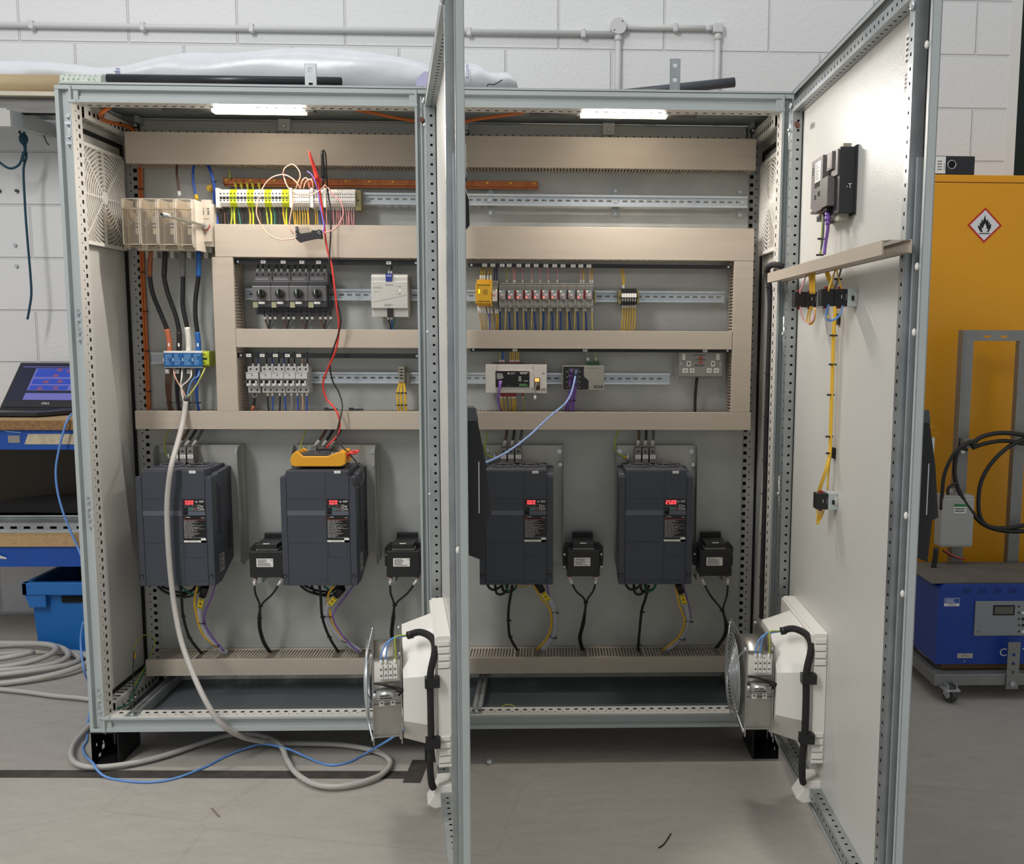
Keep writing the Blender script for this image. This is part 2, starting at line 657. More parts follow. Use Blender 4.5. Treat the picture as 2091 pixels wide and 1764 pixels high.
def frame_rail(m, fn, t0, t1, hole0=0.05, sq=(0.034, 0.010), dot=0.018):
    """hollow front section: fn(a, b, t) -> point; the inner face is really perforated"""
    for (p, q) in zip(PROF[:-1], PROF[1:]):
        m.quad(fn(*p, t0), fn(*q, t0), fn(*q, t1), fn(*p, t1), FRAME)
    for t in (t0, t1):
        m.add([fn(*p, t) for p in PROF], [tuple(range(len(PROF)))], FRAME)
    L = t1 - t0
    holes = []
    k = hole0
    while k < L - 0.03:
        holes.append((k - 0.0055, k + 0.0055, sq[0] - sq[1] / 2 + 0.004, sq[0] + sq[1] / 2 + 0.004))
        holes.append((k + 0.0105, k + 0.0145, dot - 0.002 + 0.004, dot + 0.002 + 0.004))
        k += 0.025
    o = Vector(fn(0.044, -0.004, t0))
    u = (Vector(fn(0.044, -0.004, t1)) - o).normalized()
    v = (Vector(fn(0.044, 0.052, t0)) - o).normalized()
    m.perf(o, u, v, L, 0.056, holes, CREAM)


for xo, sg, nm in ((0, 1, 'front_post'), (1.0, -1, 'front_post'), (1.0, 1, 'front_post'), (2.0, -1, 'front_post')):
    m = M()
    frame_rail(m, lambda a, b, t, xo=xo, sg=sg: (xo + sg * a, b, t), Z0, Z1)
    m.build('front_post', ENC)
for k in (0, 1):
    for zo, sg, nm in ((Z1, -1, 'top_rail'), (Z0, 1, 'bottom_rail')):
        m = M()
        frame_rail(m, lambda a, b, t, zo=zo, sg=sg: (t, b, zo + sg * a), k + 0.0415, k + 0.9585, hole0=0.0335)
        m.build(nm, ENC)
    # cast corner pieces over the mitred ends
    for xo, sx in ((k, 1), (k + 1, -1)):
        for zo, sz in ((Z1, -1), (Z0, 1)):
            m = M()
            m.box(xo + sx * 0.0, xo + sx * 0.0415, -0.0015, 0.004, zo, zo + sz * 0.0105, FRAME)
            m.box(xo + sx * 0.036, xo + sx * 0.060, 0.0035, 0.0135, zo + sz * 0.004, zo + sz * 0.040, FRAME)
            m.box(xo + sx * 0.036, xo + sx * 0.058, -0.006, 0.0115, zo + sz * 0.0375, zo + sz * 0.046, FRAME)
            m.build('corner_piece', ENC, bev=0.0012)

# rear posts, rear rails, side rails, all perforated
for xo, sg in ((0.005, 1), (1.998, -1)):
    m = M()
    holes = []
    k = 0.06
    while k < 1.74:
        holes.append((k - 0.0055, k + 0.0055, 0.0335, 0.0445))
        holes.append((k + 0.0105, k + 0.0147, 0.022, 0.0262))
        k += 0.025
    x0 = xo + sg * (0.0 if sg > 0 else 0.004)
    m.perf((x0, 0.368, Z0 + 0.03), (0, 0, 1), (sg, 0, 0), 1.77, 0.056, holes, CREAM)
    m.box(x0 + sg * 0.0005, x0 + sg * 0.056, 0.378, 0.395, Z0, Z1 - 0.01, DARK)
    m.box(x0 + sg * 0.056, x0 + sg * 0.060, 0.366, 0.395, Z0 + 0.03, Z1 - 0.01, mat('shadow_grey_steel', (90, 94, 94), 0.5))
    m.build('rear_post', ENC)
for zo, nm in ((1.835, 'rear_top_rail'), (0.118, 'rear_bottom_rail')):
    m = M()
    holes = []
    k = 0.0335
    while k < 1.86:
        holes.append((k - 0.0055, k + 0.0055, 0.010, 0.0205))
        holes.append((k - 0.0145, k - 0.0105, 0.021, 0.025))
        k += 0.025
    m.perf((0.061, 0.366, zo), (1, 0, 0), (0, 0, 1), 1.88, 0.055, holes, CREAM)
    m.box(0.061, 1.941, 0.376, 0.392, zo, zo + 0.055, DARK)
    m.build(nm, ENC)
for xo, sg in ((0.0, 1), (2.0, -1)):
    for za, zb, nm in ((1.828, 1.872, 'side_top_rail'), (0.118, 0.166, 'side_bottom_rail')):
        m = M()
        h1, h2 = [], []
        k = 0.03
        while k < 0.29:
            h1.append((k - 0.0055, k + 0.0055, 0.012, 0.0235))
            h1.append((k + 0.0105, k + 0.0145, 0.028, 0.032))
            h2.append((k - 0.004, k + 0.004, 0.012, 0.034))
            k += 0.025
        x = xo + sg * 0.05
        m.perf((x, 0.053, za), (0, 1, 0), (0, 0, 1), 0.30, zb - za, h1, CREAM)
        zf = za if nm == 'side_top_rail' else zb
        m.perf((xo + sg * 0.006, 0.053, zf), (0, 1, 0), (sg, 0, 0), 0.30, 0.044, h2, CREAM)
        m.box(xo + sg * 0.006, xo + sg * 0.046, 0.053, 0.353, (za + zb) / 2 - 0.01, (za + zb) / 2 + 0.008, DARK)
        m.build(nm, ENC)
    # side panel with its foam gasket
    m = M()
    m.box(xo + sg * 0.003, xo + sg * 0.010, 0.0525, 0.392, Z0, Z1, CREAM)
    sp = m.build('side_panel', ENC)
    g = M()
    for (y0, y1, z0, z1) in ((0.345, 0.357, 0.17, 1.812), (0.055, 0.345, 1.80, 1.812), (0.055, 0.345, 0.168, 0.178)):
        g.box(xo + sg * 0.010, xo + sg * 0.016, y0, y1, z0, z1, GASKET)
    g.build('gasket', sp)
# round louvred filter grilles on both side panels
for xo, sg in ((0.010, 1), (1.990, -1)):
    y0, y1, z0, z1 = 0.070, 0.330, 1.492, 1.772
    cy, cz = (y0 + y1) / 2, (z0 + z1) / 2
    m = M()
    xa, xb = xo, xo + sg * 0.018
    m.box(xa, xb, y0, y1, z1 - 0.010, z1, WHITE)
    m.box(xa, xb, y0, y1, z0, z0 + 0.010, WHITE)
    m.box(xa, xb, y0, y0 + 0.006, z0, z1, WHITE)
    m.box(xa, xb, y1 - 0.006, y1, z0, z1, WHITE)
    m.box(xa, xo + sg * 0.006, y0, y1, z0, z1, mat('filter_mat', (206, 203, 196), 0.9))
    for i in range(15):
        R = 0.018 + i * 0.0115
        n = 64
        pts = []
        for j in range(n + 1):
            t = 2 * PI * j / n
            p = (xo + sg * 0.016, cy + R * math.sin(t), cz + R * math.cos(t))
            ok = abs(p[1] - cy) < 0.128 and abs(p[2] - cz) < 0.138
            if ok:
                pts.append(p)
            if (not ok or j == n) and len(pts) > 1:
                m.tube(pts, 0.0021, WHITE, n=5, sub=1)
                pts = []
            elif not ok:
                pts = []
    m.cyl((xo + sg * 0.008, cy, cz), (xo + sg * 0.019, cy, cz), 0.016, WHITE, n=20)
    for t in range(8):
        a = t * PI / 4
        ry, rz = math.sin(a), math.cos(a)
        L = min(0.128 / max(abs(ry), 1e-6), 0.138 / max(abs(rz), 1e-6))
        m.bar((xo + sg * 0.014, cy, cz), (xo + sg * 0.014, cy + ry * L, cz + rz * L), 0.004, 0.007, WHITE, up=(1, 0, 0))
    m.build('filter_grille', ENC)

m = M()
m.box(0.008, 1.992, 0.006, 0.396, 1.901, 1.903, FRAME)
m.box(0.010, 1.990, 0.004, 0.396, 1.9045, 1.910, FRAME)
m.box(0.012, 1.988, 0.0065, 0.394, 1.9028, 1.9048, GASKET)
m.build('roof_panel', ENC)
M().box(0.012, 1.988, 0.396, 0.400, Z0, Z1, CREAM).build('rear_panel', ENC)
GLAND = mat('dull_gland_plate', (112, 120, 124), 0.38, 0.5, var=0.08, scale=7)
for k in (0, 1):
    M().box(k + 0.046, k + 0.954 + (0.09 if k == 0 else 0), 0.053, 0.364, 0.112, 0.116, GLAND).build('gland_plate', ENC)
for x in (0.115, 1.108, 1.905):
    m = M()
    holes = []
    k = 0.03
    while k < 0.31:
        holes.append((k - 0.003, k + 0.003, 0.009, 0.015))
        k += 0.0125
    m.perf((x - 0.012, 0.02, 0.150), (0, 1, 0), (1, 0, 0), 0.33, 0.024, holes, GALV)
    m.box(x - 0.0135, x - 0.012, 0.02, 0.35, 0.120, 0.150, GALV)
    m.box(x + 0.012, x + 0.0135, 0.02, 0.35, 0.120, 0.150, GALV)
    m.box(x - 0.018, x + 0.018, 0.004, 0.024, 0.144, 0.1462, GALV)
    m.cyl((x, 0.014, 0.146), (x, 0.014, 0.150), 0.006, ZINC, n=8)
    m.build('cross_channel', ENC)
YP = 0.345
M().box(0.069, 1.941, YP + 0.0006, YP + 0.0036, 0.185, 1.825, PLATE).build('mounting_plate', ENC)

# plinth corners
for x0, sg in ((0.0, 1), (2.0, -1), (0.96, 1)):
    m = M()
    w = 0.078
    PB = mat('black_painted_plinth', (20, 20, 21), 0.5)
    if x0 == 0.96:
        m.box(0.958, 1.042, 0.0, 0.11, 0.0, 0.099, PB)
        m.box(0.975, 1.025, -0.001, 0.004, 0.02, 0.08, BLACK)
    else:
        holes = [(0.028, 0.034, 0.045, 0.053), (0.068, 0.074, 0.036, 0.044), (0.062, 0.077, 0.020, 0.034), (0.040, 0.052, 0.006, 0.016), (0.085, 0.09, 0.055, 0.06), (0.085, 0.09, 0.066, 0.071)]
        m.perf((x0 + sg * 0.001, 0, 0), (0, 1, 0), (0, 0, 1), 0.14, 0.099, holes, PB)
        m.box(x0 + sg * w, x0 + sg * (w - 0.003), 0, 0.14, 0, 0.099, PB)
        m.box(x0, x0 + sg * w, 0.0, 0.14, 0.096, 0.099, PB)
        m.box(x0, x0 + sg * w, 0.0, 0.14, 0, 0.002, PB)
        m.box(x0 + sg * 0.003, x0 + sg * w, 0.137, 0.14, 0, 0.099, PB)
        m.cyl((x0 + sg * 0.05, 0.06, 0.088), (x0 + sg * 0.05, 0.057, 0.088), 0.006, ZINC, n=8)
    m.build('plinth_corner', ENC)
for x0 in (0.0, 1.922):
    M().box(x0, x0 + 0.078, 0.3, 0.40, 0.0, 0.099, PB).build('plinth_corner', ENC)

# lifting brackets standing on the roof
for xa, xb, yb, yt, Y in ((622, 646, 176, 130, 0.20), (1368, 1389, 186, 120, 0.20)):
    a, b, z0, z1 = pr(xa, yt, xb, yb, Y)
    z0 = 1.910
    m = M()
    c = (a + b) / 2
    w = b - a
    hh = [(z1 - z0 - 0.024, z1 - z0 - 0.012, w / 2 - 0.006, w / 2 + 0.006), (z1 - z0 - 0.065, z1 - z0 - 0.053, w / 2 - 0.006, w / 2 + 0.006)]
    hh = [h for h in hh if h[0] > 0.01]
    for yy in (Y, Y + 0.004):
        m.perf((a, yy, z0), (0, 0, 1), (1, 0, 0), z1 - z0, w, hh, GALV)
    m.box(a, a + 0.0005, Y, Y + 0.004, z0, z1, GALV)
    m.box(b - 0.0005, b, Y, Y + 0.004, z0, z1, GALV)
    m.box(a, b, Y, Y + 0.004, z1 - 0.0005, z1, GALV)
    m.box(a - 0.004, b + 0.004, Y - 0.03, Y + 0.004, z0, z0 + 0.004, GALV)
    for dx in (-0.016, 0.016):
        m.cyl((c + dx, Y - 0.015, z0 + 0.004), (c + dx, Y - 0.015, z0 + 0.016), 0.007, ZINC, n=8)
    m.build('lifting_bracket', ENC)

# hinge leaves on the left front post (the door that hangs there is off)
for zc in (P(137, 265, 0).z, P(158, 665, 0).z, P(181, 1048, 0).z, P(204, 1440, 0).z):
    m = M()
    for dz in (0.032, -0.020):
        m.box(0.026, 0.040, -0.004, 0.008, zc + dz, zc + dz + 0.003, ZINC)
        m.box(0.025, 0.041, -0.005, 0.008, zc + dz - 0.019, zc + dz - 0.011, ZINC)
    m.cyl((0.035, 0.006, zc), (0.035, 0.002, zc), 0.006, ZINC, n=10)
    m.box(0.024, 0.040, 0.0065, 0.008, zc - 0.045, zc + 0.045, GALV)
    m.build('hinge_bracket', ENC)

# inner lamp brackets and nuts on the rear top rail
for px_, py_ in ((581, 255), (1243, 263)):
    a, b, c, d = pr(px_ - 12, py_ - 12, px_ + 12, py_ + 13, 0.36)
    m = M()
    m.box(a, b, 0.355, 0.3655, c, d, WHITE)
    m.cyl(((a + b) / 2, 0.355, (c + d) / 2 - 0.003), ((a + b) / 2, 0.351, (c + d) / 2 - 0.003), 0.006, ZINC, n=8)
    m.build('roof_clip', ENC, bev=0.001)
for px_, py_ in ((280, 257), (1536, 268), (953, 272)):
    c = P(px_, py_, 0.33)
    m = M()
    m.cyl(c, c + Vector((0, -0.012, 0)), 0.0085, BLACK, n=14)
    m.cyl(c + Vector((0, -0.012, 0)), c + Vector((0, -0.014, 0)), 0.0055, ZINC, n=10)
    m.box(c.x - 0.006, c.x + 0.006, c.y - 0.004, c.y + 0.03, c.z + 0.008, c.z + 0.03, ZINC)
    m.build('corner_bolt', ENC)

# ------------------------------------------------------------------ doors
class DoorFrame:
    def __init__(s, hx, hy, ux, uy):
        l = math.hypot(ux, uy)
        s.h = Vector((hx, hy, 0))
        s.u = Vector((ux / l, uy / l, 0))
        s.w = Vector((-s.u.y, s.u.x, 0))          # outward
        s.rz = math.atan2(s.u.y, s.u.x)

    def hit(s, x, y, t):
        """pixel -> (s, z) on the plane t metres inside the outer skin"""
        d = ray(x, y)
        p0 = s.h - s.w * t
        k = (p0 - CAM).dot(s.w) / d.dot(s.w)
        p = CAM + d * k
        return (p - p0).dot(s.u), p.z

    def L(s, x, y, t):
        a, z = s.hit(x, y, t)
        return Vector((a, -t, z))

    def world(s, v):
        return s.h + s.u * v[0] + s.w * v[1] + Vector((0, 0, v[2]))


DR = DoorFrame(2.0, 0.0, -0.014, -1.0)
DM = DoorFrame(1.012, -0.004, 0.167, -0.9745)


def door(D, Wd, label):
    z0, z1 = 0.066, 1.910
    e = bpy.data.objects.new('door', None)
    COL.objects.link(e)
    e.parent = ENC
    e.location = D.h - Vector(EL)
    e.rotation_euler = (0, 0, D.rz)
    e['label'] = label
    e['_org'] = (0, 0, 0)
    m = M()
    m.box(0, Wd, -0.002, 0, z0, z1, DOORP)
    for (a, b, c, d) in ((0, 0.0025, z0, z1), (Wd - 0.0025, Wd, z0, z1), (0, Wd, z0, z0 + 0.0025), (0, Wd, z1 - 0.0025, z1)):
        m.box(a, b, -0.016, 0, c, d, FRAME)
    # return lips
    for (a, b, c, d) in ((0, 0.012, z0, z1), (Wd - 0.012, Wd, z0, z1), (0, Wd, z0, z0 + 0.012), (0, Wd, z1 - 0.012, z1)):
        m.box(a, b, -0.016, -0.0145, c, d, FRAME)
    m.build('door_leaf', e)
    i = 0.045
    w, t0, t1 = 0.026, -0.002, -0.030

    def rail(p, u, v, L):
        k = M()
        holes = []
        x = 0.03
        while x < L - 0.02:
            holes.append((x - 0.003, x + 0.003, 0.010, 0.0165))
            x += 0.025
        p, u, v = Vector(p), Vector(u), Vector(v)
        n = Vector((0, -1, 0))
        H = t0 - t1
        k.perf(p + n * H, u, v, L, w, holes, GALV)
        k.perf(p + v * w, u, n, L, H, holes, GALV)
        k.quad(p, p + u * L, p + u * L + n * H, p + n * H, GALV)
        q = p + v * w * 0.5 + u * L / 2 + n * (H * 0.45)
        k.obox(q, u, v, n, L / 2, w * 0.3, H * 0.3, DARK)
        for s in (0, L):
            k.quad(p + u * s, p + u * s + v * w, p + u * s + v * w + n * H, p + u * s + n * H, GALV)
        k.build('stiffener_rail', e)

    rail((i, t0, z0 + i), (0, 0, 1), (1, 0, 0), z1 - z0 - 2 * i)
    rail((Wd - i, t0, z0 + i), (0, 0, 1), (-1, 0, 0), z1 - z0 - 2 * i)
    rail((i, t0, z0 + i), (1, 0, 0), (0, 0, 1), Wd - 2 * i)
    rail((i, t0, z1 - i), (1, 0, 0), (0, 0, -1), Wd - 2 * i)
    g = M()
    q = 0.024
    for (a, b, c, d) in ((q, q + 0.012, z0 + q, z1 - q), (Wd - q - 0.012, Wd - q, z0 + q, z1 - q), (q, Wd - q, z0 + q, z0 + q + 0.012), (q, Wd - q, z1 - q - 0.012, z1 - q)):
        g.box(a, b, -0.010, -0.002, c, d, GASKET)
    q2 = i + w
    for (a, b, c, d) in ((q2, q2 + 0.003, z0 + q2, z1 - q2), ):
        g.box(a, b, -0.004, -0.002, c, d, GASKET)
    g.build('gasket', e)
    for s, z in ((i + 0.01, z1 - i - 0.008), (Wd - i - 0.012, z1 - i - 0.01), (Wd - i - 0.006, z1 - i - 0.045)):
        M().ball((s, t1 - 0.003, z), 0.009, 0.005, 0.009, ZINC).build('frame_screw', e)
    for zc in (1.80, 1.25, 0.80, 0.22):
        hh = M()
        hh.cyl((0.012, -0.022, zc - 0.05), (0.012, -0.022, zc + 0.05), 0.006, ZINC, n=10)
        hh.box(0.012, 0.040, -0.026, -0.016, zc - 0.05, zc - 0.02, ZINC)
        hh.box(0.012, 0.040, -0.026, -0.016, zc + 0.02, zc + 0.05, ZINC)
        hh.ball((0.03, -0.030, zc), 0.006, 0.005, 0.006, ZINC)
        hh.build('hinge', e)
    for zc in ((1.745, 1.37, 1.255, 0.925, 0.78) if D is DR else (0.86,)):
        M().ball((Wd - 0.016, -0.018, zc), 0.004, 0.004, 0.007, WHITE).build('edge_clip', e)
    # lock rod along the free edge
    M().box(Wd - 0.036, Wd - 0.030, -0.020, -0.010, z0 + 0.1, z1 - 0.35, ZINC).build('lock_rod', e)
    # black swing handle on the outer face
    hb = M()
    zc = 0.965
    poly = [(0.0, 0.150), (0.016, 0.150), (0.034, 0.052), (0.044, -0.045), (0.033, -0.050), (0.028, -0.128), (0.0, -0.116)]
    hb.px([(p[0], zc + p[1]) for p in poly], Wd - 0.062, Wd - 0.022, BLACK)
    hb.px([(p[0], zc + p[1]) for p in [(0.0, 0.152), (0.017, 0.152), (0.021, 0.128), (0.0, 0.128)]], Wd - 0.064, Wd - 0.020, mat('dark_chrome', (90, 92, 94), 0.25, 0.9))
    hb.box(Wd - 0.0225, Wd - 0.0205, 0.020, 0.0225, zc - 0.04, zc + 0.055, ZINC)
    hb.build('door_handle', e, bev=0.003, label='black swing handle on the outer face')
    return e


DRE = door(DR, 0.990, 'right-hand door swung fully open towards the viewer')
DME = door(DM, 0.983, 'middle door swung open and seen nearly edge-on')
# rotary isolator handle on the outer face of the middle door
m = M()
NAVY = mat('dark_blue_plastic', (30, 44, 66), 0.35)
s0 = DM.hit(955, 405, 0)[0]
zt, zb = DM.hit(955, 330, 0)[1], DM.hit(955, 485, 0)[1]
s0 = 0.80
k = (DM.world((s0, 0, 1.5)) - CAM).dot(AX_F) / FPX
zc = (DM.world((s0, 0, 0)) - CAM)
def _dz(y):
    d = ray(955, y)
    return (CAM + d * ((DM.world((s0, 0, 0)) - CAM).dot(AX_F))).z
zt, zb = _dz(330), _dz(485)
H = zt - zb
m.px([(0, zt), (0.011, zt - 0.004), (0.016, zt - H * 0.45), (0, zt - H * 0.52)], s0 - 0.032, s0 + 0.032, NAVY)
m.px([(0.0, zt - H * 0.42), (0.012, zt - H * 0.5), (0.020, zt - H * 0.65), (0.021, zb + 0.006), (0.016, zb), (0.003, zb + 0.002)], s0 - 0.014, s0 + 0.014, BLACK)
m.box(s0 - 0.033, s0 + 0.033, 0.011, 0.0135, zt - H * 0.42, zt - 0.004, LGREY)
m.build('rotary_handle', DME, bev=0.002, label='dark blue and black rotary isolator handle')
# stickers and small items on the right door
m = M()
a, z = DR.hit(1866, 95, 0.002)
a0, zb_ = DR.hit(1849, 112, 0.002)
x0, x1 = a0, a0 + 0.062
zt = DR.hit(1868, 44, 0.002)[1]
m.box(x0, x1, -0.0026, -0.002, zt - 0.115, zt - 0.012, PAPER)
m.text('E', (x1 - 0.016, -0.0026, zt - 0.03), (1, 0, 0), (0, 0, 1), 0.018, INK)
m.lines((x0 + 0.005, -0.0026, zt - 0.016), (1, 0, 0), (0, 0, 1), 0.036, 0.05, 5, INK, 3)
m.lines((x0 + 0.005, -0.0026, zt - 0.082), (1, 0, 0), (0, 0, 1), 0.05, 0.03, 4, GREYINK, 4)
m.build('maker_label', DRE)
c = DR.L(1630, 258, 0.030)
m = M().cyl(c, c + Vector((0.030, -0.012, 0)), 0.0065, mat('brown_rubber', (104, 58, 46), 0.6), n=10)
m.build('earth_stud_cap', DRE, label='brown rubber cap on an earth stud')
c = DM.L(866, 249, 0.030)
M().cyl(c, c + Vector((0.030, -0.008, 0)), 0.0065, MATS['brown_rubber'], n=10).build('earth_stud_cap', DME, label='brown rubber cap on an earth stud')
# white door stay shoes on the bottom rails
for D, e, px_, py_ in ((DR, DRE, 1655, 1605), (DM, DME, 893, 1607)):
    s = D.hit(px_, py_, 0.034)[0]
    s = {1655: 0.42, 893: 0.42}[px_]
    m = M()
    m.px([(-0.002, 0.155), (-0.034, 0.155), (-0.050, 0.128), (-0.062, 0.110), (-0.044, 0.098), (-0.030, 0.100), (-0.002, 0.100)], s - 0.028, s + 0.028, WHITE)
    m.box(s - 0.03, s - 0.022, -0.036, -0.002, 0.098, 0.160, WHITE)
    m.build('door_stay', e, bev=0.002, label='white plastic door stay')
# keys hanging at the right door handle
m = M()
c = Vector((0.955, 0.030, 1.075))
m.ring(c, (1, 0, 0), 0.010, 0.001, BRASS, n=14, k=4)
m.box(c.x - 0.001, c.x + 0.001, c.y - 0.005, c.y + 0.005, c.z - 0.05, c.z - 0.010, ZINC)
o = T('key_ring', 'small keys on a ring hanging from the right door handle', 'keys', DR.world(c), DR.rz, local=True)
o['_org'] = tuple(c)
m.build('keys', o)

# ================================================================== things mounted on the doors
def DT(name, label, cat, D, base, group=None):
    o = T(name, label, cat, D.world(base), D.rz, group, local=True)
    o['_org'] = tuple(base)
    return o


def fan(D, label):
    """filter fan in door coordinates: x along the door, -y inwards"""
    sc, zc = 0.300, 0.372
    base = (sc, -0.002, zc)
    f = DT('filter_fan', label, 'fan', D, base, 'filter fans on the open doors')
    m = M()
    h = 0.163
    m.box(sc - h, sc + h, -0.034, -0.0026, zc - h, zc + h, WHITE)
    m.box(sc - h + 0.004, sc + h - 0.004, -0.040, -0.034, zc - h + 0.004, zc + h - 0.004, WHITE)
    o8 = []
    for k in range(8):
        a = PI / 8 + k * PI / 4
        o8.append((math.cos(a), math.sin(a)))
    A, B = 0.158, 0.140
    vs = [(sc + A * 1.04 * c, -0.040, zc + A * 1.04 * s) for c, s in o8] + [(sc + B * c, -0.115, zc + B * s) for c, s in o8]
    m.add(vs, [(i, (i + 1) % 8, 8 + (i + 1) % 8, 8 + i) for i in range(8)] + [tuple(range(8, 16))], WHITE)
    for dz in list(x * 0.018 - 0.145 for x in range(4)) + list(0.145 - x * 0.018 for x in range(4)):
        m.box(sc + h - 0.002, sc + h + 0.003, -0.032, -0.006, zc + dz - 0.006, zc + dz + 0.006, WHITE)
        m.box(sc + h - 0.001, sc + h + 0.0007, -0.033, -0.005, zc + dz - 0.0085, zc + dz - 0.0068, mat('shadow_gap', (120, 119, 116), 0.7))
    m.build('housing', f, bev=0.0012)
    b = M()
    q = 0.116
    y0, y1 = -0.118, -0.188
    b.box(sc - q, sc + q, y0 - 0.003, y0, zc - q, zc + q, STEEL)
    b.cyl((sc, y0, zc), (sc, y1, zc), 0.104, STEEL, n=40)
    b.box(sc - q, sc + q, y1, y1 + 0.003, zc - q, zc + q, STEEL)
    # flat sides of the casting towards the viewer, with ribs
    b.box(sc + 0.098, sc + 0.108, y1, y0, zc - 0.096, zc + 0.096, STEEL)
    for dz in (-0.096, -0.018, 0.034, 0.096):
        b.box(sc + 0.098, sc + 0.114, y1, y0, zc + dz - 0.002, zc + dz + 0.002, STEEL)
    for t in (y1 + 0.022, y1 + 0.048):
        b.box(sc + 0.108, sc + 0.115, t - 0.006, t + 0.006, zc - 0.018, zc - 0.005, WHITE)
        b.cyl((sc + 0.115, t, zc - 0.011), (sc + 0.1153, t, zc - 0.011), 0.0022, INK, n=8)
    for dy in (y0 - 0.004, y1 - 0.001):
        for dz in (-0.104, 0.104):
            for dx in (-0.104, 0.104):
                b.ball((sc + dx, dy, zc + dz), 0.006, 0.004, 0.006, ZINC)
    b.build('fan_body', f)
    g = M()
    for i in range(11):
        R = 0.014 + i * 0.0092
        g.ring((sc, y1 - 0.012 - 0.010 * (1 - (R / 0.108) ** 2), zc), (0, 1, 0), R, 0.0014, ZINC, n=44, k=5)
    for k in range(4):
        a = PI / 4 + k * PI / 2
        pts = []
        for j in range(6):
            R = 0.150 * j / 5
            pts.append((sc + R * math.cos(a), y1 - 0.012 - 0.010 * max(-1.1, 1 - (R / 0.108) ** 2) + 0.002, zc + R * math.sin(a)))
        g.tube(pts, 0.0022, ZINC, sub=2)
    g.build('finger_guard', f)
    r = M()
    for k in range(7):
        a = 2 * PI * k / 7
        c, s = math.cos(a), math.sin(a)
        c2, s2 = math.cos(a + 0.55), math.sin(a + 0.55)
        r.add([(sc + 0.036 * c, y1 + 0.012, zc + 0.036 * s), (sc + 0.100 * c, y1 + 0.006, zc + 0.100 * s), (sc + 0.100 * c2, y1 + 0.034, zc + 0.100 * s2), (sc + 0.036 * c2, y1 + 0.034, zc + 0.036 * s2)], [(0, 1, 2, 3)], BLACK)
    r.cyl((sc, y1 + 0.034, zc), (sc, y1 - 0.004, zc), 0.040, DGREY, n=24)
    r.build('rotor', f)
    t = M()
    xs = sc + 0.108
    t.box(xs, xs + 0.005, y1 + 0.004, y0 - 0.004, zc + 0.042, zc + 0.094, WHITE)
    for k in range(4):
        yy = y1 + 0.022 + k * 0.011
        t.box(xs + 0.005, xs + 0.016, yy - 0.0048, yy + 0.0048, zc + 0.052, zc + 0.086, WHITE)
        t.cyl((xs + 0.016, yy, zc + 0.076), (xs + 0.0165, yy, zc + 0.076), 0.003, GREYINK, n=8)
        t.cyl((xs + 0.016, yy, zc + 0.061), (xs + 0.0165, yy, zc + 0.061), 0.003, GREYINK, n=8)
        t.cyl((xs + 0.010, yy, zc + 0.086), (xs + 0.010, yy, zc + 0.0865), 0.003, INK, n=8)
    t.build('terminal_block', f, bev=0.0006)
    c = M()
    c.cyl((xs + 0.014, y1 + 0.010, zc + 0.012), (xs + 0.014, y0 - 0.010, zc + 0.012), 0.0135, mat('brushed_can', (196, 196, 192), 0.3, 0.9), n=20)
    c.lines((xs + 0.0278, y1 + 0.018, zc + 0.018), (0, 1, 0), (0, 0, 1), 0.03, 0.012, 2, INK, 5)
    c.cyl((xs + 0.014, y1 + 0.002, zc + 0.012), (xs + 0.014, y1 + 0.010, zc + 0.012), 0.007, ZINC, n=8)
    c.build('capacitor', f)
    w = M()
    w.tube([(xs + 0.010, y1 + 0.008, zc + 0.040), (xs + 0.022, y1 + 0.025, zc + 0.042), (xs + 0.024, y1 + 0.045, zc + 0.036), (xs + 0.022, y0 + 0.002, zc + 0.026), (xs + 0.012, y0 - 0.006, zc + 0.010)], 0.0022, C_BLK)
    w.tube([(xs + 0.010, y1 + 0.012, zc + 0.039), (xs + 0.023, y1 + 0.030, zc + 0.039), (xs + 0.022, y0 - 0.004, zc + 0.020), (xs + 0.012, y0 - 0.008, zc + 0.008)], 0.002, C_BLK)
    w.build('capacitor_lead', f)
    top = Vector((xs - 0.004, y0 + 0.016, zc + 0.150))
    for k, (mm, j) in enumerate(((C_LBL, 0), (C_LBL, 1), (C_GRN, 3))):
        w = M()
        yy = y1 + 0.022 + j * 0.011
        w.tube([(xs + 0.010, yy, zc + 0.086), (xs + 0.008, yy + 0.002, zc + 0.115), (xs + 0.002, yy + 0.02 - 0.006 * j, zc + 0.142 + 0.004 * k), top], 0.002, mm)
        w.tube([(xs + 0.010, yy, zc + 0.085), (xs + 0.0095, yy, zc + 0.098)], 0.003, WHITE, sub=1)
        w.build('fan_wire', f)
    s = M()
    pts = [top, (xs + 0.006, y0 + 0.045, zc + 0.160), (xs + 0.028, -0.045, zc + 0.150), (xs + 0.050, -0.040, zc + 0.125), (sc + h + 0.004, -0.052, zc + 0.07), (sc + h + 0.008, -0.052, zc + 0.0), (sc + h + 0.006, -0.052, zc - 0.09), (sc + h + 0.003, -0.055, zc - 0.15), (sc + h - 0.004, -0.052, zc - 0.200), (sc + h - 0.012, -0.047, zc - 0.218)]
    s.tube(pts, 0.0088, mat('black_braided_sleeve', (30, 29, 29), 0.75, bump=0.6, bscale=900), n=8)
    s.tube([top, top + Vector((0.004, 0.012, 0.004))], 0.010, BLACK, sub=1)
    sl = s.build('cable_sleeve', f)
    for z in (zc + 0.055, zc - 0.095):
        M().box(sc + h - 0.004, sc + h + 0.018, -0.065, -0.030, z - 0.012, z + 0.012, BLACK).build('sleeve_clip', sl)
    return f


fan(DR, 'filter fan with round wire guard on the right-hand door')
fan(DM, 'filter fan seen side-on, on the edge-on middle door')

